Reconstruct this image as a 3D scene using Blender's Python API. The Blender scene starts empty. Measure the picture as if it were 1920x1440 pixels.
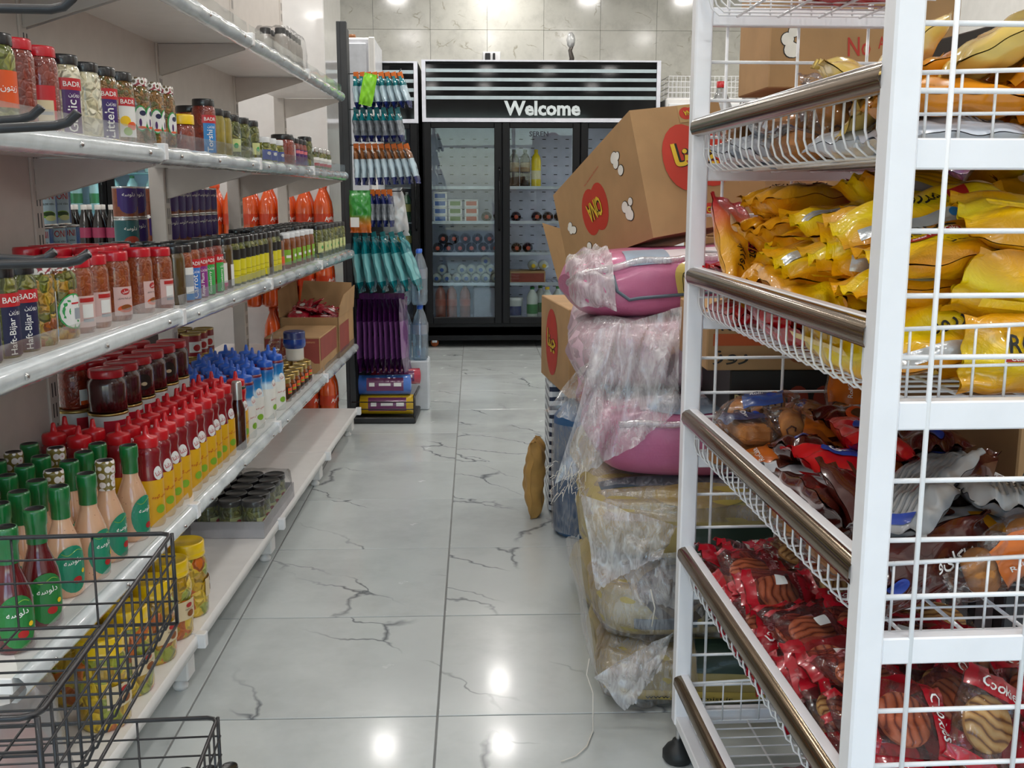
import bpy, math, random
from math import sin, cos, pi, radians, sqrt, atan2
from mathutils import Vector, Matrix, Euler

# ------------------------------------------------------------------ camera, world, light, exposure
SC = bpy.context.scene
COL = SC.collection
FPX, PITCH, YAW, EYE = 1939.7, .18045, .03608, 1.2248
cam = bpy.data.objects.new('camera', bpy.data.cameras.new('camera'))
COL.objects.link(cam)
cam.location = (0, 0, EYE)
cam.rotation_euler = (pi/2 - PITCH, 0, -YAW)
cam.data.sensor_width = 36
cam.data.lens = FPX/1920*36
cam.data.clip_start = .05
SC.camera = cam
vs = SC.view_settings
vs.view_transform = 'Standard'; vs.look = 'None'; vs.gamma = 1; vs.use_curve_mapping = False
vs.exposure = -0.10
try:
    SC.cycles.transparent_max_bounces = 24
    SC.cycles.max_bounces = 8
except Exception: pass
W = bpy.data.worlds.new('world'); SC.world = W; W.use_nodes = True
bg = W.node_tree.nodes['Background']
sky = W.node_tree.nodes.new('ShaderNodeTexSky'); sky.sky_type = 'NISHITA'
sky.sun_elevation = radians(48); sky.sun_rotation = radians(60); sky.sun_disc = False
W.node_tree.links.new(sky.outputs[0], bg.inputs[0]); bg.inputs[1].default_value = .85
LAMP_W = 7.8                      # watts of each ceiling panel
LAMPS = [(x, y) for y in (-2.0, .4, 2.8, 5.2, 7.65) for x in (-2.62, -1.68, -.74, .20, 1.14, 2.08)]+[(.20, 8.72)]
ROOM = (-4.2, 2.7, -3.2, 9.15, 3.15)

def ray(px, py):                   # photo pixel -> world direction
    x = (px-960)/FPX; u = -(py-720)/FPX
    cp, sp = cos(PITCH), sin(PITCH)
    y = cp+u*sp; z = -sp+u*cp
    c, s = cos(YAW), sin(YAW)
    return Vector((x*c+y*s, -x*s+y*c, z))
def ony(px, py, Y): r = ray(px, py); return Vector((0, 0, EYE))+r*(Y/r.y)
def onz(px, py, Z): r = ray(px, py); return Vector((0, 0, EYE))+r*((Z-EYE)/r.z)

# ------------------------------------------------------------------ helpers: materials
def hx(s, a=1):
    s = s.lstrip('#'); o = []
    for i in (0, 2, 4):
        c = int(s[i:i+2], 16)/255
        o.append(c/12.92 if c <= .04045 else ((c+.055)/1.055)**2.4)
    return (*o, a)
MATS = {}
def newmat(name):
    m = bpy.data.materials.new(name); m.use_nodes = True
    nt = m.node_tree; b = nt.nodes['Principled BSDF']
    return m, nt, b
def N(nt, t, **kw):
    n = nt.nodes.new(t)
    for k, v in kw.items():
        if k.startswith('i_'):
            key = k[2:]; key = int(key) if key.isdigit() else key.replace('_', ' ')
            n.inputs[key].default_value = v
        else: setattr(n, k, v)
    return n
def ramp(nt, fac, stops, interp='LINEAR'):
    r = nt.nodes.new('ShaderNodeValToRGB'); cr = r.color_ramp; cr.interpolation = interp
    while len(cr.elements) < len(stops): cr.elements.new(.5)
    for e, (p, c) in zip(cr.elements, stops): e.position = p; e.color = hx(c) if isinstance(c, str) else c
    nt.links.new(fac, r.inputs[0]); return r.outputs[0]
def bump(nt, b, h, strength=.3, dist=.002):
    n = N(nt, 'ShaderNodeBump'); n.inputs['Strength'].default_value = strength; n.inputs['Distance'].default_value = dist
    nt.links.new(h, n.inputs['Height']); nt.links.new(n.outputs[0], b.inputs['Normal'])
def objco(nt): return N(nt, 'ShaderNodeTexCoord').outputs['Object']
def noise(nt, scale, detail=2, rough=.5, co=None, dist=0):
    n = N(nt, 'ShaderNodeTexNoise'); n.inputs['Scale'].default_value = scale; n.inputs['Detail'].default_value = detail
    n.inputs['Roughness'].default_value = rough; n.inputs['Distortion'].default_value = dist
    nt.links.new(co if co else objco(nt), n.inputs['Vector']); return n
def P(key, col, rough=.45, metal=0, coat=0, var=.08, vscale=18, bmp=0, bscale=60, spec=.5, emis=None, estr=0, sheen=0, sss=0):
    if key in MATS: return MATS[key]
    m, nt, b = newmat(key); c = hx(col)
    nz = noise(nt, vscale, 3)
    lo = tuple(max(0, x*(1-var)) for x in c[:3])+(1,); hi = tuple(min(1, x*(1+var)) for x in c[:3])+(1,)
    nt.links.new(ramp(nt, nz.outputs[0], [(.3, lo), (.7, hi)]), b.inputs['Base Color'])
    b.inputs['Roughness'].default_value = rough; b.inputs['Metallic'].default_value = metal
    b.inputs['Coat Weight'].default_value = coat; b.inputs['Coat Roughness'].default_value = .06
    b.inputs['Specular IOR Level'].default_value = spec
    if bmp: bump(nt, b, noise(nt, bscale, 3).outputs[0], bmp)
    if emis: b.inputs['Emission Color'].default_value = hx(emis); b.inputs['Emission Strength'].default_value = estr
    MATS[key] = m; return m
def film(key, tint='ffffff', haze=.08, gloss=.10, rough=.12, bscale=25, bstr=.6, fres=.6):   # thin clear plastic / glass pane
    if key in MATS: return MATS[key]
    m, nt, b = newmat(key); nt.nodes.remove(b)
    out = nt.nodes['Material Output']
    tr = N(nt, 'ShaderNodeBsdfTransparent'); tr.inputs[0].default_value = hx(tint)
    df = N(nt, 'ShaderNodeBsdfDiffuse'); df.inputs[0].default_value = (.85, .85, .85, 1)
    gl = N(nt, 'ShaderNodeBsdfGlossy'); gl.inputs['Roughness'].default_value = rough
    lw = N(nt, 'ShaderNodeFresnel'); lw.inputs[0].default_value = 1.45
    if bstr:
        bn = N(nt, 'ShaderNodeBump'); bn.inputs['Strength'].default_value = bstr; bn.inputs['Distance'].default_value = .004
        nt.links.new(noise(nt, bscale, 3, .6).outputs[0], bn.inputs['Height'])
        nt.links.new(bn.outputs[0], gl.inputs['Normal']); nt.links.new(bn.outputs[0], lw.inputs['Normal'])
    m1 = N(nt, 'ShaderNodeMixShader'); m1.inputs[0].default_value = haze
    nt.links.new(tr.outputs[0], m1.inputs[1]); nt.links.new(df.outputs[0], m1.inputs[2])
    ad = N(nt, 'ShaderNodeMath', operation='MULTIPLY_ADD'); ad.inputs[1].default_value = fres; ad.inputs[2].default_value = gloss
    ad.use_clamp = True
    nt.links.new(lw.outputs[0], ad.inputs[0])
    m2 = N(nt, 'ShaderNodeMixShader'); nt.links.new(ad.outputs[0], m2.inputs[0])
    nt.links.new(m1.outputs[0], m2.inputs[1]); nt.links.new(gl.outputs[0], m2.inputs[2])
    nt.links.new(m2.outputs[0], out.inputs[0])
    MATS[key] = m; return m
def chunks(key, cols, scale=45, coat=1.0, bstr=.5, edge=.10, rough=.35):  # pieces packed behind jar glass
    if key in MATS: return MATS[key]
    m, nt, b = newmat(key); co = objco(nt)
    oi = N(nt, 'ShaderNodeObjectInfo'); ad = N(nt, 'ShaderNodeVectorMath', operation='ADD')
    sc = N(nt, 'ShaderNodeVectorMath', operation='SCALE'); sc.inputs['Scale'].default_value = 3.7
    nt.links.new(oi.outputs['Random'], sc.inputs[0]); nt.links.new(co, ad.inputs[0]); nt.links.new(sc.outputs[0], ad.inputs[1])
    co = ad.outputs[0]
    wn = noise(nt, scale*.9, 2, .5, co); wa = N(nt, 'ShaderNodeVectorMath', operation='MULTIPLY_ADD'); wa.inputs[1].default_value = (.6/scale,)*3
    nt.links.new(wn.outputs['Color'], wa.inputs[0]); nt.links.new(co, wa.inputs[2]); co = wa.outputs[0]
    v = N(nt, 'ShaderNodeTexVoronoi', feature='F1'); v.inputs['Scale'].default_value = scale; nt.links.new(co, v.inputs['Vector'])
    e = N(nt, 'ShaderNodeTexVoronoi', feature='DISTANCE_TO_EDGE'); e.inputs['Scale'].default_value = scale; nt.links.new(co, e.inputs['Vector'])
    sp = N(nt, 'ShaderNodeSeparateColor'); nt.links.new(v.outputs['Color'], sp.inputs[0])
    st = [(i/len(cols), c) for i, c in enumerate(cols)]
    base = ramp(nt, sp.outputs[0], st, 'CONSTANT')
    mr = N(nt, 'ShaderNodeMapRange'); mr.inputs[2].default_value = edge*2.2; nt.links.new(e.outputs[0], mr.inputs[0])
    mr.interpolation_type = 'SMOOTHSTEP'
    nt.links.new(base, b.inputs['Base Color']); b.inputs['Roughness'].default_value = rough
    b.inputs['Coat Weight'].default_value = coat; b.inputs['Coat Roughness'].default_value = .04
    bump(nt, b, mr.outputs[0], min(1, bstr*1.3), .007)
    MATS[key] = m; return m
def bands(key, stops, axis=0, span=(-.1, .1), rough=.28, coat=.6, wob=.0, bmp=.35, bscale=38, metal=0):  # colour print varying along the packet
    if key in MATS: return MATS[key]
    m, nt, b = newmat(key); co = objco(nt)
    s = N(nt, 'ShaderNodeSeparateXYZ'); nt.links.new(co, s.inputs[0])
    src = s.outputs[axis]
    if wob:
        a = N(nt, 'ShaderNodeMath', operation='MULTIPLY_ADD'); a.inputs[1].default_value = wob
        nt.links.new(noise(nt, 22, 1).outputs[0], a.inputs[0]); nt.links.new(src, a.inputs[2]); src = a.outputs[0]
    mr = N(nt, 'ShaderNodeMapRange'); mr.inputs[1].default_value = span[0]; mr.inputs[2].default_value = span[1]
    nt.links.new(src, mr.inputs[0])
    nt.links.new(ramp(nt, mr.outputs[0], stops), b.inputs['Base Color'])
    b.inputs['Roughness'].default_value = rough; b.inputs['Coat Weight'].default_value = coat; b.inputs['Metallic'].default_value = metal
    if bmp: bump(nt, b, noise(nt, bscale, 4, .65, None, .8).outputs[0], bmp*1.6, .005)
    MATS[key] = m; return m

def liner(key, tint, lo, hi, sc=30, gloss=.10):    # woven see-through plastic: fibres of varying haze, glinting creases
    if key in MATS: return MATS[key]
    m = film(key, tint, lo, gloss, .2, 45, .7, .4); nt = m.node_tree
    mixes = [n for n in nt.nodes if n.type == 'MIX_SHADER']; m1 = [n for n in mixes if not n.inputs[0].is_linked][0]
    co = objco(nt); vm = N(nt, 'ShaderNodeVectorMath', operation='MULTIPLY'); vm.inputs[1].default_value = (1, 1, .22); nt.links.new(co, vm.inputs[0])
    a = noise(nt, sc*4, 2, .6, vm.outputs[0], 1.5); b = noise(nt, sc*.35, 3, .6, co, .6)
    ad = N(nt, 'ShaderNodeMath', operation='ADD'); nt.links.new(a.outputs[0], ad.inputs[0]); nt.links.new(b.outputs[0], ad.inputs[1])
    mr = N(nt, 'ShaderNodeMapRange'); mr.inputs[1].default_value = .82; mr.inputs[2].default_value = 1.2; mr.inputs[3].default_value = lo; mr.inputs[4].default_value = hi
    nt.links.new(ad.outputs[0], mr.inputs[0]); nt.links.new(mr.outputs[0], m1.inputs[0])
    return m

# ------------------------------------------------------------------ helpers: meshes and objects
class B:
    def __init__(s): s.v = []; s.f = []; s.m = []; s.s = []
    def add(s, vs, fs, mi=0, sm=True):
        o = len(s.v); s.v += [tuple(v) for v in vs]
        for k, f in enumerate(fs):
            s.f.append(tuple(i+o for i in f)); s.m.append(mi[k] if isinstance(mi, list) else mi); s.s.append(sm)
        return s
    def box(s, x0, y0, z0, x1, y1, z1, mi=0):
        return s.add([(x0,y0,z0),(x1,y0,z0),(x1,y1,z0),(x0,y1,z0),(x0,y0,z1),(x1,y0,z1),(x1,y1,z1),(x0,y1,z1)],
              [(0,3,2,1),(4,5,6,7),(0,1,5,4),(1,2,6,5),(2,3,7,6),(3,0,4,7)], mi, False)
    def cbox(s, x0, y0, z0, x1, y1, z1, c=.004, mi=0):
        vs = []; idx = {}
        X = ((x0, 1), (x1, -1)); Y = ((y0, 1), (y1, -1)); Z = ((z0, 1), (z1, -1))
        for i, (x, dx) in enumerate(X):
            for j, (y, dy) in enumerate(Y):
                for k, (z, dz) in enumerate(Z):
                    for a, p in enumerate(((x, y+dy*c, z+dz*c), (x+dx*c, y, z+dz*c), (x+dx*c, y+dy*c, z))):
                        idx[i, j, k, a] = len(vs); vs.append(p)
        q = lambda *t: tuple(idx[t_] for t_ in t); fs = []
        for i in (0, 1):
            f = q((i,0,0,0), (i,1,0,0), (i,1,1,0), (i,0,1,0)); fs.append(f if i else f[::-1])
            f = q((0,i,0,1), (0,i,1,1), (1,i,1,1), (1,i,0,1)); fs.append(f if i else f[::-1])
            f = q((0,0,i,2), (1,0,i,2), (1,1,i,2), (0,1,i,2)); fs.append(f if i else f[::-1])
        for i in (0, 1):
            for j in (0, 1):
                fs.append(q((i,j,0,0), (i,j,1,0), (i,j,1,1), (i,j,0,1)) if (i+j) % 2 else q((i,j,0,1), (i,j,1,1), (i,j,1,0), (i,j,0,0)))
                fs.append(q((0,i,j,1), (1,i,j,1), (1,i,j,2), (0,i,j,2)) if (i+j) % 2 else q((0,i,j,2), (1,i,j,2), (1,i,j,1), (0,i,j,1)))
                fs.append(q((i,0,j,2), (i,1,j,2), (i,1,j,0), (i,0,j,0)) if (i+j) % 2 else q((i,0,j,0), (i,1,j,0), (i,1,j,2), (i,0,j,2)))
                for k in (0, 1):
                    t = q((i,j,k,0), (i,j,k,1), (i,j,k,2)); fs.append(t if (i+j+k) % 2 else t[::-1])
        return s.add(vs, fs, mi, False)
    def lathe(s, prof, n=20, mi=0, c=(0, 0, 0), a0=0, a1=2*pi, sm=True, sq=0):
        full = abs(a1-a0-2*pi) < 1e-6; k = n if full else n+1; vs = []; fs = []; ms = []
        for (r, z) in prof:
            for i in range(k):
                a = a0+(a1-a0)*i/n
                rr = r
                if sq: rr = r*(1-sq+sq/max(abs(cos(a)), abs(sin(a)))**1.0) if r > .001 else r
                vs.append((c[0]+rr*cos(a), c[1]+rr*sin(a), c[2]+z))
        for j in range(len(prof)-1):
            for i in range(n):
                i2 = (i+1) % k if full else i+1
                fs.append((j*k+i, j*k+i2, (j+1)*k+i2, (j+1)*k+i)); ms.append(mi[j] if isinstance(mi, (list, tuple)) else mi)
        return s.add(vs, fs, ms, sm)
    def tube(s, pts, r, n=6, mi=0, closed=False):
        pts = [Vector(p) for p in pts]; m = len(pts); vs = []; fs = []
        up = None
        for i, p in enumerate(pts):
            if closed: t = pts[(i+1) % m]-pts[i-1]
            else: t = pts[min(i+1, m-1)]-pts[max(i-1, 0)]
            t.normalize()
            if up is None: up = Vector((0, 0, 1)) if abs(t.z) < .9 else Vector((1, 0, 0))
            a = t.cross(up)
            if a.length < 1e-4: a = t.orthogonal()
            a.normalize(); b = a.cross(t).normalized(); up = b
            rr = r[i] if isinstance(r, (list, tuple)) else r
            for k in range(n):
                g = 2*pi*k/n; vs.append(p+a*(rr*cos(g))+b*(rr*sin(g)))
        for i in range(m if closed else m-1):
            for k in range(n):
                i2 = (i+1) % m
                fs.append((i*n+k, i*n+(k+1) % n, i2*n+(k+1) % n, i2*n+k))
        if not closed: fs.append(tuple(range(n))[::-1]); fs.append(tuple(range((m-1)*n, m*n)))
        return s.add(vs, fs, mi, n > 4)
    def grid(s, g, mi=0, sm=True, flip=False):
        w = len(g[0]); vs = [p for r in g for p in r]; fs = []
        for i in range(len(g)-1):
            for j in range(w-1):
                f = (i*w+j, i*w+j+1, (i+1)*w+j+1, (i+1)*w+j); fs.append(f[::-1] if flip else f)
        return s.add(vs, fs, mi, sm)
    def prism(s, poly, d, mi=0):           # poly: list of 3-D points, d: extrusion vector
        n = len(poly); d = Vector(d); vs = [Vector(p) for p in poly]+[Vector(p)+d for p in poly]
        return s.add(vs, [tuple(range(n))[::-1], tuple(range(n, 2*n))]+[(i, (i+1) % n, n+(i+1) % n, n+i) for i in range(n)], mi, False)
    def xf(s, M):
        s.v = [tuple(M @ Vector(v)) for v in s.v]; return s
    def mesh(s, name, *mats):
        me = bpy.data.meshes.new(name); me.from_pydata(s.v, [], s.f)
        for m in mats: me.materials.append(m)
        me.polygons.foreach_set('material_index', s.m); me.polygons.foreach_set('use_smooth', s.s)
        me.update(); return me

def obj(name, me, parent=None, loc=(0, 0, 0), rot=(0, 0, 0), scale=None, label=None, kind=None):
    o = bpy.data.objects.new(name, me); COL.objects.link(o)
    o.location = loc; o.rotation_euler = rot
    if scale: o.scale = scale
    if parent: o.parent = parent
    if label: o['label'] = label
    if kind: o['kind'] = kind
    return o
def tag(o, label, cat, group=None, kind=None):
    o['label'] = label; o['category'] = cat
    if group: o['group'] = group
    o['kind'] = kind or 'thing'
    return o
def thing(name, label, cat, loc=(0, 0, 0), rot=(0, 0, 0), group=None):
    o = obj(name, None, None, loc, rot); o.empty_display_size = .05
    return tag(o, label, cat, group)
def thingM(name, label, cat, M, group=None):
    o = thing(name, label, cat, group=group); o.matrix_world = M; return o
def struct(name, me, loc=(0, 0, 0)):
    return obj(name, me, None, loc, kind='structure')
def put(kind, name, label, cat, loc, rot=(0, 0, 0), group=None):    # kind: [(part, mesh, [(sub, mesh)..])]
    t = thing(name, label, cat, loc, rot, group)
    for p in kind:
        o = obj(p[0], p[1], t)
        for q in (p[2] if len(p) > 2 else ()): obj(q[0], q[1], o)
    return t

# ------------------------------------------------------------------ helpers: lettering
AR = {'ا':(0xFE8D,2),'ب':(0xFE8F,4),'پ':(0xFB56,4),'ت':(0xFE95,4),'ج':(0xFE9D,4),'چ':(0xFB7A,4),'ح':(0xFEA1,4),'خ':(0xFEA5,4),
      'د':(0xFEA9,2),'ر':(0xFEAD,2),'ز':(0xFEAF,2),'س':(0xFEB1,4),'ش':(0xFEB5,4),'ص':(0xFEB9,4),'ط':(0xFEC1,4),'ع':(0xFEC9,4),
      'ف':(0xFED1,4),'ق':(0xFED5,4),'ک':(0xFB8E,4),'گ':(0xFB92,4),'ل':(0xFEDD,4),'م':(0xFEE1,4),'ن':(0xFEE5,4),'و':(0xFEED,2),
      'ه':(0xFEE9,4),'ی':(0xFBFC,4)}
def persian(w):
    o = ''
    for i, c in enumerate(w):
        if c not in AR: o += c; continue
        b, n = AR[c]; pj = i > 0 and AR.get(w[i-1], (0, 0))[1] == 4; nj = n == 4 and i+1 < len(w) and w[i+1] in AR
        o += chr(b+{(0, 0): 0, (1, 0): 1, (0, 1): 2, (1, 1): 3}[int(pj), int(nj)])
    return o[::-1]
TXT = {}
def txt(s, bold=.0, shear=0):       # centred 2-D outline, 1 unit high capitals
    k = (s, bold, shear)
    if k not in TXT:
        c = bpy.data.curves.new('t', 'FONT'); c.body = persian(s) if any(ch in AR for ch in s) else s
        c.size = 1.4; c.resolution_u = 2; c.offset = bold; c.shear = shear
        o = bpy.data.objects.new('t', c); me = bpy.data.meshes.new_from_object(o)
        v = [(p.co.x, p.co.y) for p in me.vertices]; f = [tuple(p.vertices) for p in me.polygons]
        bpy.data.objects.remove(o); bpy.data.curves.remove(c); bpy.data.meshes.remove(me)
        x0 = min(a for a, b in v); x1 = max(a for a, b in v); y0 = min(b for a, b in v); y1 = max(b for a, b in v)
        TXT[k] = ([(a-(x0+x1)/2, b-(y0+y1)/2) for a, b in v], f, x1-x0, y1-y0)
    return TXT[k]
def lettering(s, fn, mat, w=None, h=None, cx=0, cy=0, ang=0, bold=.012, shear=0, bb=None, mi=0):  # fn maps label x, y -> 3-D
    v, f, tw, th = txt(s, bold, shear)
    k = (w/tw) if w else h/th
    ky = (h/th) if (w and h) else k
    ca, sa = cos(ang), sin(ang)
    P3 = []
    for a, b in v:
        a *= k; b *= ky; P3.append(fn(cx+a*ca-b*sa, cy+a*sa+b*ca))
    bb = bb or B(); bb.add(P3, f, mi, False)
    return bb
def cylmap(R, a=0, e=.0012): return lambda x, y: ((R+e)*cos(a+x/R), (R+e)*sin(a+x/R), y)
def shape2(pts, fn, bb=None, mi=0, n=1):
    bb = bb or B(); bb.add([fn(x, y) for x, y in pts], [tuple(range(len(pts)))], mi, False); return bb
def disc2(cx, cy, rx, ry, fn, bb=None, mi=0, n=20, rings=3):
    bb = bb or B(); vs = [fn(cx, cy)]; fs = []
    for k in range(1, rings+1):
        for i in range(n):
            a = 2*pi*i/n; vs.append(fn(cx+rx*k/rings*cos(a), cy+ry*k/rings*sin(a)))
    for i in range(n): fs.append((0, 1+i, 1+(i+1) % n))
    for k in range(rings-1):
        for i in range(n): fs.append((1+k*n+i, 1+(k+1)*n+i, 1+(k+1)*n+(i+1) % n, 1+k*n+(i+1) % n))
    bb.add(vs, fs, mi, False); return bb
def rect2(x0, y0, x1, y1, fn, bb=None, mi=0, nx=8, ny=1):
    bb = bb or B()
    return bb.grid([[fn(x0+(x1-x0)*i/nx, y0+(y1-y0)*j/ny) for i in range(nx+1)] for j in range(ny+1)], mi)

# ------------------------------------------------------------------ common materials
white_metal = P('white_painted_metal', 'e9e7e4', .35, var=.03, coat=.15)
beige_metal = P('cream_painted_metal', 'ccc4bd', .42, var=.04)
silver_rail = P('silver_plastic_rail', 'cdd5d8', .2, coat=1, var=.10, bmp=.9, bscale=24)
black_wire = P('black_wire', '1b1a1d', .4, var=.1, coat=.2)
black_plastic = P('black_plastic', '141416', .4, var=.1)
black_gloss = P('black_gloss', '070709', .06, coat=0, var=.1, spec=.28)
chrome = P('bright_steel', 'c9c9c9', .22, metal=1, var=.05)
white_plastic = P('white_plastic', 'e8e9ea', .35, coat=.3, var=.03)
clear_guard = film('clear_guard', 'f4f7f7', .06, .02, .15, 18, .15, .35)
clear_film = film('clear_film', 'ffffff', .012, .035, .10, 40, .9)
ink_black = P('ink_black', '15130f', .5, var=.02)
ink_white = P('ink_white', 'f4f3ee', .5, var=.02)
ink_red = P('ink_red', 'b3211f', .45, var=.04)
ink_yellow = P('ink_yellow', 'f0c318', .45, var=.04)
# ------------------------------------------------------------------ the room
X0, X1, Y0, Y1, ZC = ROOM
def marble(key, base, vein, scale, tile=True, rough=.08, vw=.035, coat=.5, mask=(.46, .58), rot=0, stretch=(.55, 1.25, 1)):
    m, nt, b = newmat(key); co = objco(nt)
    oi = N(nt, 'ShaderNodeObjectInfo')
    ad = N(nt, 'ShaderNodeVectorMath', operation='MULTIPLY_ADD'); ad.inputs[1].default_value = (7.3, 3.1, 5.7)
    nt.links.new(oi.outputs['Random'], ad.inputs[0]); nt.links.new(co, ad.inputs[2])
    co = ad.outputs[0]
    wn = noise(nt, 3.2*scale, 4, .6, co)
    wd = N(nt, 'ShaderNodeVectorMath', operation='MULTIPLY_ADD'); wd.inputs[1].default_value = (.22/scale, .22/scale, .22/scale)
    nt.links.new(wn.outputs['Color'], wd.inputs[0]); nt.links.new(co, wd.inputs[2])
    rt = N(nt, 'ShaderNodeVectorRotate', rotation_type='Z_AXIS'); rt.inputs['Angle'].default_value = rot; nt.links.new(wd.outputs[0], rt.inputs['Vector'])
    st = N(nt, 'ShaderNodeVectorMath', operation='MULTIPLY'); st.inputs[1].default_value = stretch; nt.links.new(rt.outputs[0], st.inputs[0])
    v = N(nt, 'ShaderNodeTexVoronoi', feature='DISTANCE_TO_EDGE'); v.inputs['Scale'].default_value = 1.9*scale; nt.links.new(st.outputs[0], v.inputs['Vector'])
    mk = noise(nt, 2.3*scale, 1, .5, co)
    mm = N(nt, 'ShaderNodeMapRange'); mm.inputs[1].default_value = mask[0]; mm.inputs[2].default_value = mask[1]; nt.links.new(mk.outputs[0], mm.inputs[0])
    mr = N(nt, 'ShaderNodeMapRange'); mr.inputs[1].default_value = 0; mr.inputs[2].default_value = vw; mr.inputs[3].default_value = 1; mr.inputs[4].default_value = 0
    nt.links.new(v.outputs[0], mr.inputs[0])
    mu = N(nt, 'ShaderNodeMath', operation='MULTIPLY'); nt.links.new(mr.outputs[0], mu.inputs[0]); nt.links.new(mm.outputs[0], mu.inputs[1])
    cl = noise(nt, 2.5*scale, 5, .65, co)
    c = hx(base); b1 = ramp(nt, cl.outputs[0], [(.3, tuple(x*.84 for x in c[:3])+(1,)), (.52, c), (.75, tuple(min(1, x*1.06) for x in c[:3])+(1,))])
    mx = N(nt, 'ShaderNodeMix', data_type='RGBA'); nt.links.new(mu.outputs[0], mx.inputs[0]); nt.links.new(b1, mx.inputs[6]); mx.inputs[7].default_value = hx(vein)
    nt.links.new(mx.outputs[2], b.inputs['Base Color'])
    b.inputs['Roughness'].default_value = rough; b.inputs['Coat Weight'].default_value = coat; b.inputs['Coat Roughness'].default_value = .1
    r2 = noise(nt, 9, 4); rr = N(nt, 'ShaderNodeMapRange'); rr.inputs[3].default_value = rough; rr.inputs[4].default_value = rough+.16
    nt.links.new(r2.outputs[0], rr.inputs[0]); nt.links.new(rr.outputs[0], b.inputs['Roughness'])
    return m
floor_marble = marble('floor_marble_tile', 'c2c8c7', '6a6f73', 1.0, rough=.16, vw=.013, coat=.3, mask=(.50, .62), rot=radians(-52), stretch=(1.5, .42, 1))
wall_marble = marble('wall_marble_tile', 'c9c8bf', 'a09b8a', 3.6, rough=.07, vw=.03, coat=.5, mask=(.55, .66))
grout = P('grey_grout', '7d7f7e', .8, bmp=.3)
plaster = P('white_plaster', 'dcdad5', .6, var=.04, bmp=.1, bscale=8)
fl = struct('floor', B().box(X0, Y0, -.1, X1, Y1, -.003).mesh('floor', grout))
TX, TY, TS = -.0954, 2.2959, .6
tm = B().cbox(-TS/2+.0024, -TS/2+.0024, -.010, TS/2-.0024, TS/2-.0024, 0, .0012).mesh('tile', floor_marble)
i0 = math.floor((X0-TX)/TS); i1 = math.ceil((X1-TX)/TS); j0 = math.floor((Y0-TY)/TS); j1 = math.ceil((Y1-TY)/TS)
for i in range(i0, i1):
    for j in range(j0, j1):
        x = TX+(i+.5)*TS; y = TY+(j+.5)*TS
        if not (X0-.2 <= x <= X1+.2 and Y0 <= y <= Y1): continue
        obj('tile', tm, fl, (x, y, 0), (0, 0, 0))
wb = struct('wall_back', B().box(X0, Y1, 0, X1, Y1+.12, ZC).mesh('wall_back', grout))
tw, th = .48, .40
wm = B().cbox(-tw/2+.001, -.012, -th/2+.001, tw/2-.001, 0, th/2-.001, .001).mesh('tile', wall_marble)
for r in range(8):
    for c in range(16):
        x = X0+.24+c*tw; z = ZC-.15-r*th-.2
        if x > X1+.2 or z < .2: continue
        obj('tile', wm, wb, (x, Y1, z), (0, (0, pi)[(r+c) % 2], 0))
struct('wall_left', B().box(X0-.12, Y0, 0, X0, Y1, ZC).mesh('wall_left', plaster))
struct('wall_right', B().box(X1, Y0, 0, X1+.12, Y1, ZC).mesh('wall_right', plaster))
struct('ceiling', B().box(X0-.12, Y0-.12, ZC, X1+.12, Y1+.12, ZC+.1).mesh('ceiling', plaster))
# shop front behind the camera: wall with a wide glazed opening
wf = B(); a, b_, h = -2.2, 2.2, 2.75
wf.box(X0, Y0-.12, 0, a, Y0, ZC).box(b_, Y0-.12, 0, X1, Y0, ZC).box(a, Y0-.12, h, b_, Y0, ZC)
struct('wall_front', wf.mesh('wall_front', plaster))
dw = thing('window_1', 'aluminium framed glass shop front behind the aisle', 'window', (0, Y0-.06, 0)); dw['kind'] = 'structure'
fr = B()
for x in (-2.17, -.75, .75, 2.17): fr.box(x-.03, -.03, 0, x+.03, .03, h)
fr.box(-2.2, -.03, h-.06, 2.2, .03, h).box(-2.2, -.03, 2.1, 2.2, .03, 2.15).box(-2.2, -.03, 0, 2.2, .03, .06)
obj('window_frame', fr.mesh('window_frame', white_metal), dw)
pane = film('window_glass', 'f4f8f8', .0, .02, .02, 5, 0)
for x0, x1 in ((-2.14, -.78), (-.72, .72), (.78, 2.14)):
    for z0, z1 in ((.06, 2.1), (2.15, h-.06)): obj('pane', B().box(x0, -.003, z0, x1, .003, z1).mesh('pane', pane), dw)
gp = P('pavement', 'a39f98', .8, bmp=.3)
struct('ground_outside', B().box(-12, -22, -.12, 12, Y0-.12, -.06).mesh('ground_outside', gp))
# white glossy pillar beside the far end of the shelving
pil = P('pillar_gloss', 'd9d6d3', .12, coat=.5, var=.03)
struct('trim_1', B().cbox(-1.75, 6.0, 0, -.82, 6.75, ZC, .004).mesh('pillar', pil))
# ceiling lamps
hous = P('lamp_housing', 'e6e6e4', .4); glow = P('lamp_diffuser', 'ffffff', .5, emis='fdf8f2', estr=22)
hm = B().lathe([(0, .0), (.10, .0), (.112, -.012), (.112, -.022), (.100, -.026)], 24).mesh('housing', hous)
dm = B().lathe([(.100, -.025), (.06, -.028), (0, -.029)], 24).mesh('diffuser', glow)
ld = bpy.data.lights.new('panel_light', 'AREA'); ld.shape = 'DISK'; ld.size = .2; ld.energy = LAMP_W; ld.color = (1, .965, .93)
for n_, (x, y) in enumerate(LAMPS, 1):
    t = thing('ceiling_lamp', 'round white LED panel lamp in the ceiling rows', 'lamp', (x, y, ZC), group='ceiling panel lamps')
    obj('housing', hm, t); obj('diffuser_%d_offscreen' % n_, dm, t)
    l = bpy.data.objects.new('ceiling_lamp_light_%d_offscreen' % n_, ld); COL.objects.link(l); l.parent = t; l.location = (0, 0, -.05)
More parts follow.
